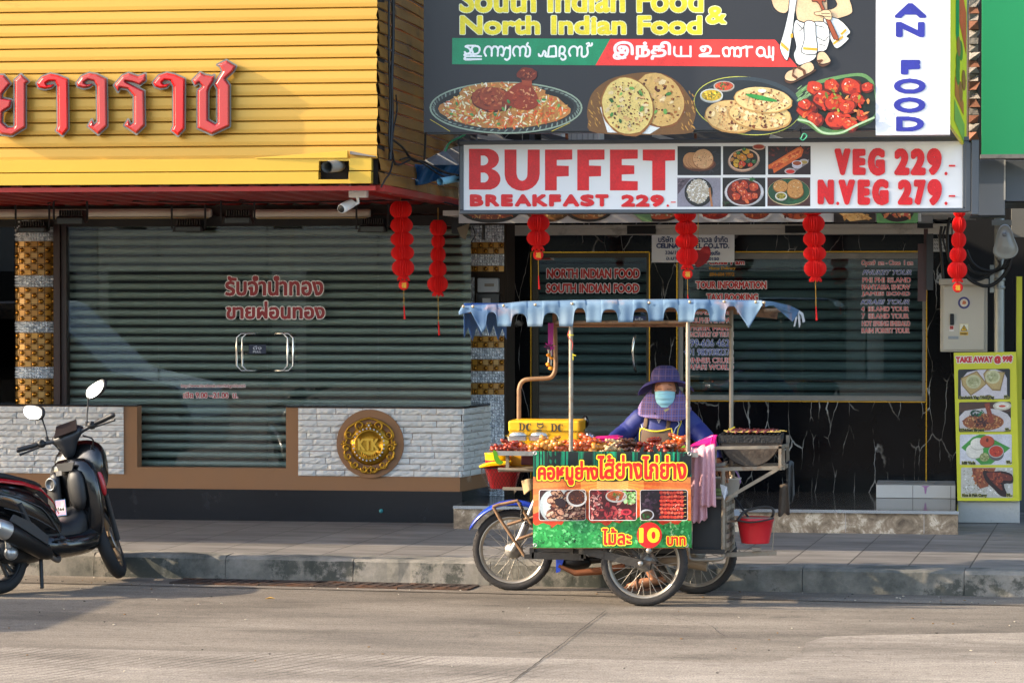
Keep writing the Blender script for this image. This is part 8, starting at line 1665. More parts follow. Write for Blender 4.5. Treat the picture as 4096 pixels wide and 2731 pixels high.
mb = MB(); mb.slab([P(1915, 1862, 19.1), P(1960, 1852, 19.08), P(2035, 1848, 19.1), P(2035, 1858, 19.1), P(1960, 1864, 19.08), P(1918, 1871, 19.1)], (0, .16, .004)); tag(obj('yellow_tray', mb, M('yellow_plastic', '#ecc014'), bevel=.004), 'flat yellow plastic tray jutting out left over the red basin', 'tray')
mb = MB()
for k_ in range(12): t = k_/11; mb.tube(curve([P(2088+t*10, 1925+t*50, 19.0), P(2110+t*8, 1918+t*40, 18.95), P(2134+t*4, 1920+t*30, 18.98), P(2140, 1935+t*40, 19.05)], 4), .006, 5)
tag(obj('rope_bundle', mb, M('straw_rope', '#a8916a', .85, 0, .2, 14)), 'coil of straw coloured strips beside the left edge of the banner', 'rope')
mb = MB(); mb.pbox(2010, 1948, 2092, 1960, 19.05, .04); mb.tube([P(2058, 1960, 19.03), P(2056, 1975, 19.03), P(2064, 1962, 19.03)], .003, 5); tag(obj('metal_strip', mb, rustp), 'short metal strip under the netted red basin', 'metal strip')
mb = MB(); ch = [P(2082, 2012, 19.35), P(2088, 2040, 19.35), P(2086, 2070, 19.35), P(2100, 2090, 19.35), P(2128, 2105, 19.35)]; cc_ = curve(ch, 5)
for i, p in enumerate(cc_): mb.lathe([(.004, -.006), (.009, -.004), (.009, .004), (.004, .006)], p, 8, 0, (1, 0, 0) if i % 2 else (0, 1, 0))
tag(obj('chain', mb, drk), 'dark chain hanging in front of the blue front fender', 'chain')
# ================================================================== the vendor
YV = 19.62
pv = thing('person', 'vendor in purple plaid sun hat, face mask, blue jacket and brown apron behind the cart', 'person', P(2655, 1760, YV).to_2d().to_3d()+V((0, 0, .3)))
px_ = lambda x, y, Y=YV: P(x, y, Y)
S = px_(2655, 1560)
skin = M('skin', '#b07a58', .5, 0, .05, 6); skin.node_tree.nodes['Principled BSDF'].inputs['Subsurface Weight'].default_value = .08; skin.node_tree.nodes['Principled BSDF'].inputs['Subsurface Radius'].default_value = (.02, .008, .004)
def skinned(chains, subs=1):   # chains: list of [(point, radius)...]; first vertex of later chains joined to the nearest earlier vertex index given
    vs, es, rs_ = [], [], []
    for root, ch in chains:
        prev = root
        for p, r in ch:
            vs.append(V(p)); rs_.append(r)
            if prev is not None: es.append((prev, len(vs)-1))
            prev = len(vs)-1
    me = bpy.data.meshes.new('b'); me.from_pydata(vs, es, []); o = bpy.data.objects.new('b', me); COL.objects.link(o)
    md_ = o.modifiers.new('s', 'SKIN'); md_.use_smooth_shade = True
    for i, v in enumerate(me.skin_vertices[0].data): v.radius = (rs_[i], rs_[i]) if not isinstance(rs_[i], tuple) else rs_[i]; v.use_root = i == 0
    su = o.modifiers.new('u', 'SUBSURF'); su.levels = subs; su.render_levels = subs
    dg = bpy.context.evaluated_depsgraph_get(); dg.update(); m2 = bpy.data.meshes.new_from_object(o.evaluated_get(dg)); bpy.data.objects.remove(o)
    return m2
hip = V((S.x+.02, YV+.02, .80)); chest = px_(2650, 1700); neck = px_(2655, 1640, YV-.01); chin = px_(2662, 1605, YV-.03); head = px_(2660, 1545, YV-.03)
shL, shR = px_(2572, 1668), px_(2738, 1672); elL, elR = px_(2494, 1738, YV-.02), px_(2812, 1745, YV-.04); haL, haR = px_(2440, 1772, YV-.25), px_(2878, 1858, YV-.30)
kn = V((hip.x-.40, YV-.13, .62)); an = P(2600, 2285, 19.42); an.z = .17; kn2 = V((hip.x-.38, YV+.16, .60)); an2 = V((an.x+.06, YV+.2, .14))
ch = [(None, [(hip, .13), (hip*.5+chest*.5, .115), (chest, .10), (px_(2655, 1668), .062), (neck, .048), (chin, .06), (head, .075), (px_(2660, 1505, YV-.02), .055)]),
      (3, [(shL, .055), (elL, .040), (haL, .026)]), (3, [(shR, .055), (elR, .040), (haR, .026)]), (0, [(hip+V((-.08, -.1, 0)), .085), (kn, .06), (an, .036)]), (0, [(hip+V((-.08, .1, 0)), .085), (kn2, .06), (an2, .036)])]
idx = sum(len(c[1]) for c in ch)
def hand(h, d, up, side_):    # palm, four fingers and thumb as skinned chains
    global idx
    d = d.normalized(); up = up.normalized(); s_ = d.cross(up).normalized()*side_; out = []
    wrist_i = 10 if side_ > 0 else 13
    pal = h+d*.05; out.append((wrist_i, [(h+d*.02, .022), (pal, .026), (h+d*.078, .026)])); base = idx+2; idx += 3
    for k_, (o_, ln) in enumerate(((-.026, .058), (-.009, .07), (.009, .066), (.025, .05))):
        p0_ = h+d*.085+s_*o_; out.append((base, [(p0_, .009), (p0_+d*ln*.45-up*.008, .0085), (p0_+d*ln*.75-up*.026, .0075), (p0_+d*ln*.85-up*.045, .0065)])); idx += 4
    out.append((base-1, [(h+d*.04-s_*.032, .012), (h+d*.065-s_*.045-up*.012, .0105), (h+d*.085-s_*.04-up*.026, .008)])); idx += 3
    return out
ch += hand(haL, haL-elL, V((0, 0, 1)), 1); ch += hand(haR, haR-elR, V((0, 0, 1)), -1)
ft = an; i_an = 8+3+3+2
for a_, i_ in ((an, 16), (an2, 19)):
    ch.append((i_, [(a_+V((.03, 0, -.06)), .03), (a_+V((-.06, -.01, -.075)), .032), (a_+V((-.13, -.015, -.10)), .026)]))
    b0 = idx+2; idx += 3
    for k_ in range(5): ch.append((b0, [(a_+V((-.155+.006*k_, -.045+.018*k_, -.108)), .0105-.0008*k_), (a_+V((-.185+.008*k_, -.052+.020*k_, -.115)), .0095-.0008*k_)])); idx += 2
me = skinned(ch); me.materials.append(skin)
for v in me.vertices: v.co -= pv.location
body = bpy.data.objects.new('body', me); COL.objects.link(body); body.parent = pv
# face details on a shaped head
hc = px_(2662, 1556, YV-.045)
mb = MB()
def hd(u, v):
    a = u*2*math.pi; th = math.pi*v; k = math.sin(th); x, y, z = .077*k*math.cos(a), .094*k*math.sin(a), .118*math.cos(th)
    if z < 0: x *= 1-.28*(-z/.118)**1.5
    f_ = max(0, -y/.094)
    if y < 0: y *= .93
    y -= .020*f_*math.exp(-((x/.013)**2+((z+.022)/.026)**2)); y += .008*f_*math.exp(-(((abs(x)-.032)/.018)**2+((z-.004)/.014)**2)); y -= .006*f_*math.exp(-(((abs(x)-.03)/.03)**2+((z-.03)/.012)**2)); y -= .006*f_*math.exp(-((x/.02)**2+((z+.06)/.012)**2))
    return hc+V((x, y, z))
mb.grid(hd, 40, 30, 0, True, True)
for s_ in (-1, 1): mb.ball(hc+V((s_*.077, .01, -.01)), (.008, .018, .028), 10)
obj('head', mb, skin, pv)
mb = MB()
for s_ in (-1, 1):
    c_ = hc+V((s_*.031, 0, .004)); pt = lambda dx, dz: V((c_.x+dx, hc.y-.083+.35*abs(s_*.031+dx)**1.6*6*.5, c_.z+dz))
    mb.tube([pt(t*.018, -.003*(1-t*t)) for t in (-1, -.5, 0, .5, 1)], .0018, 5); 
    mb.tube([pt(t*.022, .024+.006*(1-t*t)-.002*s_*t) for t in (-1, -.5, 0, .5, 1)], [.0012, .0024, .003, .0026, .0012], 5)
obj('eyebrows_and_lashes', mb, M('dark_hair', '#17110f', .6, var=.1), pv)
mb = MB()
for s_ in (-1, 1): mb.tube(curve([hc+V((s_*.06, -.03, .06)), hc+V((s_*.078, -.02, .02)), hc+V((s_*.08, -.01, -.05))], 4), .014, 7)
mb.ball(hc+V((0, .02, .03)), (.082, .085, .1), 14); obj('hair', mb, MATS['dark_hair'], pv)
# mask
mb = MB()
def mk(u, v):
    a = rad(-68+136*u); r_ = .088+.016*math.sin(math.pi*u)*math.sin(math.pi*min(1, v*1.1)); z = -.002-.088*v-.02*math.sin(math.pi*u)*(v-.3)*1.2
    pl = .005*math.sin(v*math.pi*6); k = 1-.16*v*v*(1-.4*math.sin(math.pi*u))
    return hc+V((math.sin(a)*(r_-.014)*k, -math.cos(a)*(r_+.004+pl)*(1-.05*v)-.006, z-.014))
mb.grid(mk, 28, 24); obj('face_mask', mb, M('mask_blue', '#8fc4cc', .75, 0, .04, 10), pv, solid=.002)
mb = MB()
for s_ in (-1, 1): mb.tube(curve([hc+V((s_*.072, -.035, -.012)), hc+V((s_*.08, .0, .012)), hc+V((s_*.082, .012, -.01))], 4), .0018, 5); mb.tube(curve([hc+V((s_*.064, -.035, -.10)), hc+V((s_*.078, -.0, -.06)), hc+V((s_*.082, .012, -.01))], 4), .0018, 5)
obj('mask_loop', mb, M('mask_white', '#d8dde0', .7), pv)
# plaid
def plaid(nm, base, l1, l2, sc1=70):
    m, n, L, b = nodes(nm); tc = n.new('ShaderNodeTexCoord'); s = tc.outputs['Object']; col = None
    for ax, cc, s2, th in (('X', l1, sc1, .80), ('Z', l1, sc1, .80), ('X', l2, sc1*.37, .93), ('Z', l2, sc1*.37, .93)):
        wv = n.new('ShaderNodeTexWave'); wv.bands_direction = ax; wv.inputs['Scale'].default_value = s2*.314; wv.inputs['Distortion'].default_value = .5; L.new(s, wv.inputs['Vector'])
        mr = n.new('ShaderNodeMapRange'); mr.inputs[1].default_value = th-.06; mr.inputs[2].default_value = th+.06; mr.inputs[4].default_value = .75; L.new(wv.outputs[0], mr.inputs[0])
        mx = n.new('ShaderNodeMix'); mx.data_type = 'RGBA'; L.new(mr.outputs[0], mx.inputs[0])
        if col is None: mx.inputs[6].default_value = C(base)
        else: L.new(col, mx.inputs[6])
        mx.inputs[7].default_value = C(cc); col = mx.outputs[2]
    L.new(col, b.inputs['Base Color']); b.inputs['Roughness'].default_value = .85; return m
hatm = plaid('plaid_hat', '#38315c', '#494278', '#6a5470', 60); capem = plaid('plaid_cape', '#4f477a', '#8a6068', '#6f6698', 60)
# hat: crown and wavy brim
ht = hc+V((-.003, .012, .062))
mb = MB()
def crown(u, v):
    a = u*2*math.pi; t = v*math.pi/2; r_ = .104*math.cos(t*.96)**.72; k = 1+.03*math.sin(a*6)*(1-v)
    return ht+V((r_*k*math.cos(a)*.97, r_*k*math.sin(a)*1.05, -.012+.112*math.sin(t)**.9))
mb.grid(crown, 40, 14, 0, True, True); obj('hat_crown', mb, hatm, pv)
mb = MB()
def brim(u, v):
    a = u*2*math.pi; dr = -.055*v*v*(1+.35*math.cos(2*a))-.008*math.sin(3*a+.6)*v; r_ = .100+.085*v; fr = max(0, -math.sin(a)); lf = max(0, -math.cos(a)); rg = max(0, math.cos(a))
    return ht+V((r_*math.cos(a)*(1+.06*rg), r_*math.sin(a)*1.02*(1-.25*fr), -.012+dr+.050*v*fr-.022*v*lf**2+.014*v*rg**2))
mb.grid(brim, 48, 8, 0, True, True); obj('hat_brim', mb, M('hat_brim_cloth', '#453d74', .85, 0, .08, 8), pv, solid=.004)
# cape round neck and shoulders
mb = MB()
def cape(u, v):
    a = u*2*math.pi; fr = max(0, -math.sin(a)); s_ = math.cos(a); ztop = .005-.125*fr**1.3; r0x, r0y = .082-.004*fr, .082+.012*fr
    zb_ = -.125-.085*fr-.02*max(0, s_)+.012*math.sin(a*3+.5); rx, ry = .182, .150
    t = v**.85; fold = (.006*math.sin(a*11)+.007*math.sin(a*5+2*v))*v; bulge = .004*math.sin(math.pi*v)
    x = (r0x+(rx-r0x)*t+bulge)*math.cos(a)*(1+fold*3); y = (r0y+(ry-r0y)*t+bulge)*math.sin(a)*(1+fold*3)
    return hc+V((x-.01*v, y+.01, ztop+(zb_-ztop)*v**1.15))
mb.grid(cape, 72, 18, 0, True, True); obj('hat_cape', mb, capem, pv, solid=.003)
mb = MB(); mb.tube([hc+V((-.03, -.078, -.135)), hc+V((.01, -.1, -.15)), hc+V((.045, -.082, -.132))], [.012, .018, .012], 8); obj('collar', mb, M('khaki_collar', '#9a8d62', .8), pv)
mb = MB(); mb.lathe([(0, .004), (.006, .003), (.007, 0)], hc+V((-.06, -.135, -.16)), 8, 0, (0, -1, 0)); obj('toggle', mb, black, pv)
# jacket: torso loft plus sleeves
jk = M('royal_blue_jacket', '#18246a', .62, 0, .10, 5, .25, 14)
mb = MB(); rings = [(px_(2655, 1642), .06, .06), (px_(2655, 1658), .125, .10), (px_(2655, 1670), .15, .11), (px_(2654, 1690), .172, .115), (px_(2652, 1730), .178, .125), (px_(2652, 1790), .185, .13), (V((hip.x, YV, .86)), .19, .14), (V((hip.x, YV, .76)), .185, .14)]
def tor(u, v):
    t = v*(len(rings)-1); i = min(int(t), len(rings)-2); f_ = t-i; a = u*2*math.pi; c_ = rings[i][0]*(1-f_)+rings[i+1][0]*f_; rx = rings[i][1]*(1-f_)+rings[i+1][1]*f_; ry = rings[i][2]*(1-f_)+rings[i+1][2]*f_
    w_ = 1+.02*math.sin(5*a+9*v)*v+.016*math.sin(11*a-17*v)+.012*math.sin(17*a+23*v); return c_+V((rx*math.cos(a)*w_, ry*math.sin(a)*w_, 0))
mb.grid(tor, 48, 26, 0, True, True)
def sleeve(pts, rr_):
    cc = curve(pts, 8); n = len(cc); rs2 = []
    for i in range(n):
        t = i/(n-1)*(len(rr_)-1); k_ = min(int(t), len(rr_)-2); rs2.append((rr_[k_]*(1-(t-k_))+rr_[k_+1]*(t-k_))*(1+.012*math.sin(i*1.1)+.014*math.sin(i*2.7)))
    mb.tube(cc, rs2, 18, 0, False, False)
sleeve([px_(2600, 1658), px_(2562, 1676), px_(2520, 1716), px_(2484, 1742, YV-.04), px_(2458, 1756, YV-.14), px_(2444, 1768, YV-.22)], [.065, .074, .068, .062, .05, .04])
sleeve([px_(2708, 1660), px_(2746, 1678), px_(2785, 1718), px_(2820, 1752, YV-.06), px_(2848, 1800, YV-.16), px_(2872, 1848, YV-.26)], [.065, .074, .07, .064, .052, .042])
obj('jacket', mb, jk, pv)
def onT(x, y, d=.006):   # point on the jacket front at a pixel
    for k_ in range(len(rings)-1):
        if rings[k_][0].z >= px_(x, y).z >= rings[k_+1][0].z: break
    p = px_(x, y); t = (rings[k_][0].z-p.z)/(rings[k_][0].z-rings[k_+1][0].z); rx = rings[k_][1]*(1-t)+rings[k_+1][1]*t; ry = rings[k_][2]*(1-t)+rings[k_+1][2]*t; q_ = min(.97, abs((p.x-rings[k_][0].x)/rx))
    Y = YV-ry*math.sqrt(1-q_*q_)*1.03-d; return P(x, y, Y)
for nm, c_, pts_l, r_ in (('yellow_piping', '#d8c01e', ([(2576, 1638), (2560, 1655), (2556, 1690), (2562, 1715), (2558, 1760)], [(2722, 1668), (2724, 1690), (2712, 1720), (2708, 1760)]), .004), ('white_stripe', '#c8ccd8', ([(2582, 1652), (2566, 1668), (2564, 1690), (2570, 1712)], [(2704, 1672), (2716, 1695), (2702, 1712), (2694, 1735)]), .0035)):
    mb = MB()
    for pl in pts_l: mb.tube(curve([onT(x, y, .004) for x, y in pl], 5), r_, 6)
    obj(nm, mb, M(nm, c_, .6), pv)
pr_ = Print(lambda x, y, l: onT(x, y, .006+l)); pr_.poly([(2626, 1674), (2645, 1674), (2635, 1692)], '#d8d0d4'); pr_.poly([(2628.5, 1675.5), (2642.5, 1675.5), (2635, 1689)], '#2a1c20'); pr_.line([(2630, 1681), (2636, 1678), (2640, 1680)], .9, '#d8d0d4'); pr_.line([(2633, 1686), (2637, 1682)], .9, '#d8d0d4'); pr_.build('chest_badge', pv)
# apron
apm = M('brown_apron', '#5a4636', .8, 0, .08, 8)
mb = MB(); mb.grid(lambda u, v: onT((2568+118*u)+(-10+20*u)*v, 1712+6*math.sin(math.pi*u)+v*110, .012+.004*math.sin(u*8)), 20, 12)
for a_, b_ in (((2590, 1640), (2580, 1712)), ((2678, 1672), (2670, 1714))):
    mb.grid(lambda u, v: onT(a_[0]+(b_[0]-a_[0])*v-8+16*u, a_[1]+(b_[1]-a_[1])*v, .010), 3, 8)
obj('apron', mb, apm, pv, solid=.003)
mb = MB(); mb.tube([onT(2558+2*k_/6, 1770-k_*9, .016) for k_ in range(6)]+curve([onT(2568, 1712, .016), onT(2600, 1722, .016), onT(2627, 1725, .016), onT(2655, 1721, .016), onT(2686, 1713, .016)], 4)+[onT(2688+k_*1.5, 1722+k_*9, .016) for k_ in range(6)], .005, 6); obj('apron_piping', mb, M('yellow_piping', '#d8c01e'), pv)
# trousers and sandals
trm = M('dark_trousers', '#1a1b24', .8, 0, .12, 8); mb = MB()
for k_, a_ in ((kn, an), (kn2, an2)): mb.tube([hip+V((-.02, (-.1 if a_ is an else .1), .0)), (hip+k_)/2, k_, (k_+a_)/2, a_+V((.0, 0, .05))], [.10, .095, .078, .066, .056], 14)
obj('trousers', mb, trm, pv); mb = MB()
for a_ in (an, an2):
    mb.slab([a_+V((x, y, -.13)) for x, y in c2([(-.2, -.03), (-.19, .035), (-.1, .05), (.03, .035), (.07, 0), (.03, -.035), (-.1, -.055), (-.18, -.055)], 3, True)], (0, 0, .014)); mb.tube(curve([a_+V((-.08, -.05, -.115)), a_+V((-.09, -.02, -.045)), a_+V((-.09, .03, -.06)), a_+V((-.08, .05, -.115))], 4), .008, 6); obj('sandal', mb, M('brown_sandal', '#4a2c1a', .7), pv); mb = MB()

# ================================================================== parked scooter
fc = G(446, 2322); hd_ = V((.42, .9075, 0)); WB = 1.14; rc = fc-hd_*WB; rgt = V((hd_.y, -hd_.x, 0)); LEAN = rad(7)
def L(f, r, z):      # scooter space (forward from the rear axle, right, up) -> world
    q = rgt*(r*math.cos(LEAN)-z*math.sin(LEAN)); return rc+hd_*f+q+V((0, 0, z*math.cos(LEAN)+r*math.sin(LEAN)+.004))
sct = thing('scooter', 'black scooter with red seat stripe parked on its stand at the left frame edge', 'scooter', rc)
blk = M('black_gloss_paint', '#0b0c0e', .2, 0, .1, 4, coat=.5); mblk = M('black_matte_plastic', '#17181a', .5, 0, .12, 12); dgr = M('dark_grey_plastic', '#2a2c2f', .38, 0, .1, 6); redp2 = M('red_gloss_paint', '#a81420', .25, 0, .05, coat=.5)
def loft(secs, parent, name, m, subs=1, cap=True):
    n = len(secs[0]); vs = [L(*p) for s_ in secs for p in s_]; mb = MB(); fs = [(i*n+j, i*n+(j+1) % n, (i+1)*n+(j+1) % n, (i+1)*n+j) for i in range(len(secs)-1) for j in range(n)]
    if cap: fs += [tuple(range(n-1, -1, -1)), tuple(range((len(secs)-1)*n, len(secs)*n))]
    mb.add(vs, fs, 0, True); return obj(name, mb, m, parent, subs=subs)
def sec(f, w_, z0, z1, k=.72, df=0):   # rounded box section
    return [(f, -w_*k, z0), (f, w_*k, z0), (f, w_, z0+(z1-z0)*.3), (f+df*.5, w_, z0+(z1-z0)*.7), (f+df, w_*k, z1), (f+df, -w_*k, z1), (f+df*.5, -w_, z0+(z1-z0)*.7), (f, -w_, z0+(z1-z0)*.3)]
# wheels
def swheel(f, r_, tw, steer, m_rim, name):
    c_ = L(f, 0, r_); ax = (L(f, 1, r_)-c_).normalized()
    if steer: ax = Matrix.Rotation(steer, 3, V((-hd_.x*.42, -hd_.y*.42, .9))) @ ax
    mb = MB(); mb.lathe([(r_-.075, -tw*.42), (r_-.06, -tw*.5), (r_-.03, -tw*.5), (r_-.006, -tw*.28), (r_, 0), (r_-.006, tw*.28), (r_-.03, tw*.5), (r_-.06, tw*.5), (r_-.075, tw*.42)], c_, 48, 0, ax)
    w_ = obj('wheel', mb, M('scooter_tyre', '#1c1b1b', .75, 0, .15, 9, .2, 50), sct)
    mb = MB(); mb.lathe([(r_-.07, -tw*.4), (r_-.09, -tw*.35), (r_-.095, 0), (r_-.09, tw*.35), (r_-.07, tw*.4), (r_-.07, -tw*.4)], c_, 40, 0, ax); mb.lathe([(0, -.05), (.045, -.05), (.05, 0), (.045, .05), (0, .05)], c_, 20, 0, ax)
    u_ = V((0, 0, 1)); u_ = (u_-ax*u_.dot(ax)).normalized(); v_ = ax.cross(u_)
    for k_ in range(5):
        for s_ in (-.16, .16): a_ = k_*2*math.pi/5+s_; d_ = u_*math.cos(a_)+v_*math.sin(a_); d2 = u_*math.cos(a_-s_*.6)+v_*math.sin(a_-s_*.6); mb.bar(c_+d2*.03, c_+d_*(r_-.085), .022, .02, 0, up=ax)
    obj('rim', mb, m_rim, w_); return c_, ax, w_
rwC, rax, rw_ = swheel(0, .272, .115, 0, M('dark_alloy', '#26282b', .35, .5, .1), 'rear')
fwC, fax, fw_ = swheel(WB, .265, .092, rad(36), M('dusty_bronze_rim', '#7d6a52', .5, .4, .15), 'front')
mb = MB(); mb.lathe([(.05, .052), (.105, .052), (.105, .058), (.05, .058)], fwC, 30, 0, fax); obj('brake_disc', mb, M('brake_steel', '#9a9690', .3, .8), fw_)
# main bodywork
loft([sec(-.42, .045, .70, .76), sec(-.30, .10, .62, .79), sec(-.10, .145, .54, .79), sec(.12, .165, .46, .76), sec(.34, .165, .36, .70), sec(.50, .15, .30, .56), sec(.58, .12, .28, .44)], sct, 'side_panel', blk, 1)
loft([sec(-.40, .06, .755, .80), sec(-.22, .12, .775, .845), sec(.0, .135, .77, .84), sec(.14, .135, .73, .80), sec(.32, .12, .70, .765), sec(.46, .085, .66, .72)], sct, 'seat', M('seat_vinyl', '#121213', .55, 0, .1, 30, .3, 120), 2)
mb = MB()
for s_ in (1,):
    pts = [(-.40, .058, .765), (-.25, .128, .775), (-.05, .158, .765), (.14, .172, .735), (.32, .165, .685), (.46, .135, .60), (.53, .11, .52)]
    vs = []
    for f_, r_, z_ in pts: vs += [L(f_, r_+.004, z_-.013), L(f_, r_-.012, z_+.016)]
    mb.add(vs, [(2*i, 2*i+2, 2*i+3, 2*i+1) for i in range(len(pts)-1)], 0, True)
obj('red_stripe', mb, redp2, sct, solid=.006)
loft([sec(.42, .15, .22, .34), sec(.62, .17, .21, .31), sec(.84, .17, .22, .32), sec(.90, .14, .26, .40)], sct, 'floorboard', mblk, 1)
loft([sec(.34, .13, .24, .58), sec(.52, .14, .24, .46), sec(.70, .14, .24, .46), sec(.86, .15, .26, .66)], sct, 'centre_tunnel', mblk, 1)
loft([sec(.30, .15, .20, .42), sec(.56, .185, .19, .36), sec(.86, .19, .20, .40), sec(.95, .14, .26, .46)], sct, 'lower_fairing', blk, 1)
# leg shield and front apron
loft([[(.80, -.10, .24), (.80, .10, .24), (.90, .16, .26), (.96, .1, .26), (.96, -.1, .26), (.90, -.16, .26)], [(.80, -.17, .40), (.80, .17, .40), (.88, .24, .42), (.99, .12, .40), (.99, -.12, .40), (.88, -.24, .42)], [(.79, -.19, .60), (.79, .19, .60), (.86, .265, .62), (1.0, .13, .58), (1.0, -.13, .58), (.86, -.265, .62)], [(.76, -.17, .78), (.76, .17, .78), (.84, .25, .80), (.98, .12, .78), (.98, -.12, .78), (.84, -.25, .80)], [(.75, -.10, .90), (.75, .10, .90), (.82, .15, .91), (.93, .08, .90), (.93, -.08, .90), (.82, -.15, .91)]], sct, 'leg_shield', blk, 1)
loft([[(.74, .02, .50), (.74, .15, .46), (.79, .20, .50), (.79, .05, .56)], [(.715, .01, .66), (.715, .15, .66), (.78, .21, .68), (.78, .02, .72)], [(.72, .02, .80), (.72, .13, .80), (.78, .18, .84), (.78, .03, .84)]], sct, 'inner_pocket', mblk, 1)
loft([[(.735, -.17, .44), (.735, -.05, .46), (.78, -.03, .50), (.78, -.2, .48)], [(.72, -.18, .66), (.72, -.05, .66), (.78, -.03, .70), (.78, -.21, .68)], [(.725, -.13, .80), (.725, -.05, .80), (.78, -.04, .84), (.78, -.16, .84)]], sct, 'inner_pocket', mblk, 1)
mb = MB(); c_ = L(.716, -.11, .72); ax_ = -hd_; mb.lathe([(0, -.012), (.03, -.012), (.034, 0), (.045, .006), (.05, -.01)], c_, 20, 0, ax_); obj('ignition_lock', mb, M('satin_grey', '#6d6f70', .3, .5), sct)
mb = MB(); mb.add([L(.735, -.03, .80), L(.735, .09, .80), L(.735, .12, .86), L(.735, -.05, .86)], [(0, 1, 2, 3)]); obj('cover_plate', mb, dgr, sct, solid=.012)
loft([[(.88, .16, .62), (.91, .245, .60), (.95, .22, .55)], [(.86, .18, .74), (.90, .25, .72), (.96, .2, .70)], [(.85, .16, .83), (.88, .22, .82), (.94, .17, .80)]], sct, 'front_flank', redp2, 1)
loft([sec(.84, .23, .70, .93), sec(.94, .23, .64, 1.04, .7), sec(1.03, .18, .62, 1.0, .7), sec(1.10, .08, .62, .90)], sct, 'front_cowl', blk, 2)
mb = MB()
for a, b_ in (((-.25, .147, .72), (.30, .168, .56)), ((-.05, .155, .58), (.42, .166, .40)), ((.30, .168, .56), (.50, .152, .34))): mb.tube([L(a[0]+(b_[0]-a[0])*t, a[1]+(b_[1]-a[1])*t+.004*math.sin(math.pi*t), a[2]+(b_[2]-a[2])*t+.02*math.sin(math.pi*t)) for t in [i/8 for i in range(9)]], .0035, 5)
obj('panel_seam', mb, M('seam_grey', '#4a4c4e', .4), sct)
# sticker
mb = MB()
pr_ = Print(lambda x, y, l: L(.69-l, -.05+x*.085, .60-y*.10)); pr_.rect(-.06, -.06, 1.06, 1.06, '#3f6f9a'); pr_.rect(0, 0, 1, 1, '#c88aa0'); pr_.ell(.7, .22, .2, .2, '#d8a0a8'); pr_.rect(.05, .45, .95, .75, '#c8c4c8'); pr_.text('566', (.1, .48, .9, .72), [(0, '#1a1a22')], .02, cell=.035); pr_.build('tax_sticker', sct)
mb = MB(); mb.add([L(.718, -.05, .775), L(.718, .005, .775), L(.718, .005, .81), L(.718, -.05, .81)], [(0, 1, 2, 3)]); obj('warning_label', mb, M('pale_label', '#5f5f5e', .5, 0, .3, 60), sct)
# steering column, handlebar, dash
st_a = rad(34); L_ = L
def hrot(f, r, z): f -= .82; return L_(.82+f*math.cos(st_a)+r*math.sin(st_a)*.9, r*math.cos(st_a)-f*math.sin(st_a), z+r*math.sin(st_a)*.44)
def hbp(r, df, z): return hrot(.80+df, r, z)
L = hrot
loft([[(.80, -.05, .88), (.80, .05, .88), (.90, .05, .88), (.90, -.05, .88)], [(.76, -.07, 1.0), (.76, .07, 1.0), (.90, .06, 1.0), (.90, -.06, 1.0)], [(.74, -.17, 1.04), (.74, .17, 1.04), (.92, .13, 1.05), (.92, -.13, 1.05)], [(.78, -.13, 1.10), (.78, .13, 1.10), (.92, .1, 1.13), (.92, -.1, 1.13)]], sct, 'handlebar_cover', dgr, 2)
mb = MB(); mb.add([L(.735, -.085, 1.06), L(.735, .085, 1.06), L(.83, .075, 1.14), L(.83, -.075, 1.14)], [(0, 1, 2, 3)]); obj('dash_display', mb, M('dash_glass', '#1c1614', .3, 0, 0), sct, solid=.012)
L = L_
mb = MB()
for s_ in (-1, 1): mb.tube([hbp(s_*.08, 0, 1.04), hbp(s_*.2, -.02, 1.06), hbp(s_*.24, -.03, 1.065)], .014, 10)
obj('handlebar', mb, dgr, sct)
for s_ in (-1, 1):
    mb = MB(); mb.tube([hbp(s_*.22, -.03, 1.065), hbp(s_*.265, -.035, 1.066), hbp(s_*.345, -.06, 1.072), hbp(s_*.355, -.062, 1.072), hbp(s_*.37, -.065, 1.073)], [.017, .0185, .0185, .021, .014], 12); obj('grip', mb, mblk, sct)
    mb = MB(); mb.tube(curve([hbp(s_*.17, .03, 1.05), hbp(s_*.24, .035, 1.045), hbp(s_*.36, -.0, 1.04)], 4), [.008]*8+[.010], 8); obj('brake_lever', mb, dgr, sct)
    mb = MB(); mb.ball(hbp(s_*.19, -.02, 1.06), (.035, .03, .03), 10); mb.ball(hbp(s_*.19, -.045, 1.075), (.012, .012, .012), 8); obj('switch_housing', mb, mblk, sct)
    mb = MB(); mb.tube(curve([hbp(s_*.15, .02, 1.08), hbp(s_*.155, .03, 1.14), hbp(s_*.17, .03, 1.21), hbp(s_*.18, .02, 1.265)], 5), .006, 8); mb.tube([hbp(s_*.15, .02, 1.06), hbp(s_*.152, .02, 1.10)], .013, 8); stem = obj('mirror_stem', mb, mblk, sct)
    mc_ = hbp(s_*.235, .015, 1.30); ru = (rgt*.97+V((0, 0, .30 if s_ > 0 else .1))).normalized(); uu = V((0, 0, 1))+hd_*.16; uu = (uu-ru*uu.dot(ru)).normalized(); bk_ = ru.cross(uu)
    out_ = [(-.085, -.03), (-.05, -.055), (.03, -.045), (.08, -.01), (.088, .03), (.06, .052), (-.03, .04), (-.08, .015)]
    mb = MB(); k_ = c2(out_, 3, True); mb.slab([mc_+ru*x*1.08*s_*1+uu*y*1.1 for x, y in k_], hd_*.028); obj('mirror_shell', mb, mblk, sct, bevel=.006)
    mb = MB(); mb.add([mc_+ru*x*.95*s_+uu*y*.93-hd_*.004+V((0, 0, 0)) for x, y in k_], [tuple(range(len(k_)))]); obj('mirror_glass', mb, M('mirror_silver', '#c4d0d6', .03, 1, 0), sct)
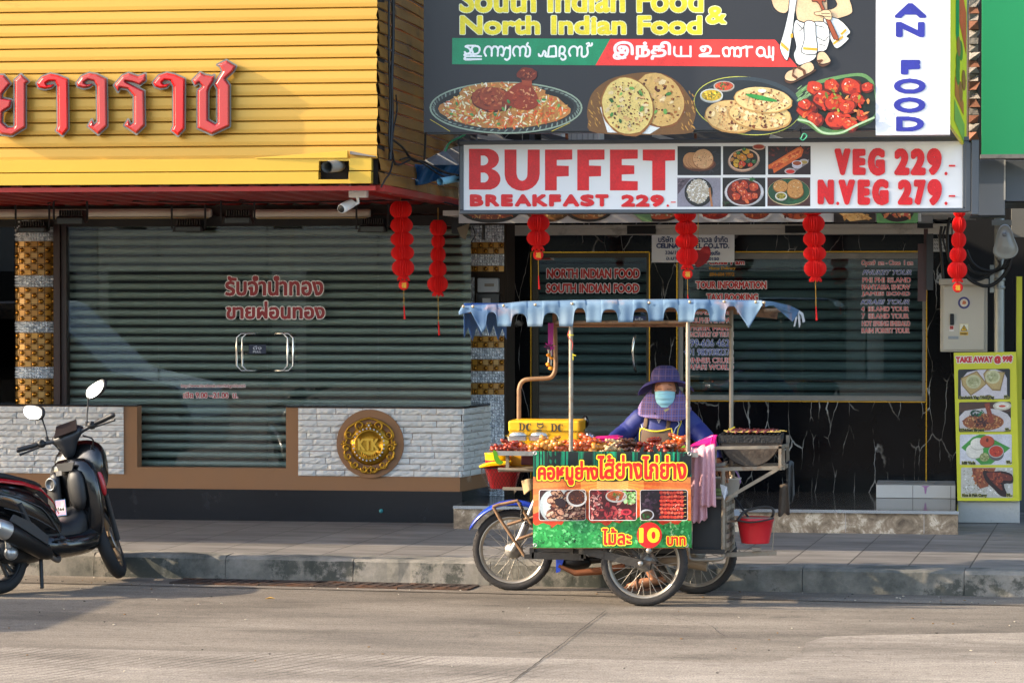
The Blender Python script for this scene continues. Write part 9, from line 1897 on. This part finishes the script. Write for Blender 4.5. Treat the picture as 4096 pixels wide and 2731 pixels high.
mb = MB(); mb.tube(curve([L(.80, .16, 1.04), L(.86, .2, 1.0), L(.9, .12, .9), L(.93, .06, .8)], 6), .006, 6); mb.tube(curve([L(.80, -.16, 1.04), L(.88, -.16, .98), L(.9, -.1, .88)], 6), .006, 6); obj('brake_hose', mb, black, sct)
# front fender and forks
mb = MB()
def ff(u, v):
    a = rad(20+120*u); r_ = .295; s_ = (v-.5)*2; ax2 = fax; side2 = V((0, 0, 1)); side2 = (side2-ax2*side2.dot(ax2)).normalized(); fw2 = ax2.cross(side2)
    if fw2.dot(hd_) < 0: fw2 = -fw2
    return fwC+fw2*math.cos(a)*r_+side2*(math.sin(a)*r_-.02*s_*s_)+ax2*s_*.062
mb.grid(ff, 16, 6); obj('front_fender', mb, blk, sct, solid=.006)
mb = MB()
for s_ in (-1, 1): mb.tube([fwC+fax*s_*.075, fwC+fax*s_*.075+V((-.06, -.1, .33))], .02, 10)
obj('fork', mb, dgr, sct)
# engine, exhaust, swing arm, stand
loft([sec(-.05, .09, .22, .36), sec(.15, .12, .18, .42), sec(.38, .12, .18, .40), sec(.5, .08, .22, .36)], sct, 'engine', M('engine_grey', '#2c2d2e', .5, .3, .2, 14, .4, 30), 1)
mb = MB(); mb.tube([L(-.14, .20, .44), L(-.08, .20, .415), L(.02, .20, .37), L(.26, .19, .26), L(.32, .18, .23)], [.05, .066, .068, .06, .035], 20); mf = obj('muffler', mb, M('muffler_black', '#1d1d1e', .4, .4, .15, 10, dirt='#3a3430', dth=.62), sct)
mb = MB(); mb.tube([L(-.20, .20, .465), L(-.185, .20, .462), L(-.10, .20, .425)], [.046, .056, .067], 20); obj('end_cap', mb, M('satin_alloy', '#a8a8a6', .3, .7, .08), mf); mb = MB(); mb.tube([L(-.203, .20, .466), L(-.16, .2, .45)], [.026, .026], 14); obj('outlet', mb, black, mf)
mb = MB(); mb.add([L(-.12, .262, .49), L(.24, .25, .30), L(.25, .25, .36), L(.10, .258, .46), L(-.08, .262, .53)], [(0, 1, 2, 3, 4)]); obj('heat_shield', mb, dgr, mf, solid=.014)
mb = MB(); mb.tube(curve([L(.30, .18, .24), L(.40, .17, .19), L(.48, .12, .20), L(.50, .04, .26)], 5), .018, 10); obj('exhaust_pipe', mb, M('stained_steel', '#7a7068', .4, .6, .2), sct)
mb = MB(); mb.tube([L(.0, .12, .272), L(-.03, .14, .40), L(.02, .15, .46)], [.03, .02, .02], 10); mb.ball(L(.0, .13, .272), (.05, .05, .05), 12); obj('swing_arm', mb, M('satin_alloy', '#a8a8a6'), sct)
mb = MB(); mb.tube([L(.22, .14, .40), L(.10, .15, .60)], .022, 10); obj('shock_absorber', mb, dgr, sct)
mb = MB(); a_ = L(.42, -.10, .2); b_ = V((a_.x-.10, a_.y-.16, .006)); mb.tube([a_, b_], .011, 8); obj('centre_stand', MB().tube([L(.30, .12, .22), V((L(.26, .14, 0).x, L(.26, .14, 0).y, .03))], .014, 8), black, sct); obj('side_stand', mb, black, sct)
mb = MB(); mb.tube([L(.4, .17, .33), L(.46, .22, .33)], .012, 8); mb.ball(L(.44, .2, .335), (.03, .02, .025), 8); obj('foot_peg', mb, mblk, sct)
loft([sec(-.43, .08, .70, .75), sec(-.47, .06, .70, .74)], sct, 'tail_light', M('tail_red', '#7d0c0e', .15, coat=.6), 1)
loft([sec(-.38, .03, .62, .66), sec(-.50, .035, .48, .52), sec(-.56, .03, .40, .44)], sct, 'rear_mudguard', mblk, 1)
mb = MB(); mb.lathe([(0, .006), (.03, .004), (.034, 0)], L(-.12, .158, .66), 20, 0, (L(0, 1, 0)-L(0, 0, 0))); obj('side_emblem', mb, M('satin_alloy', '#a8a8a6'), sct)
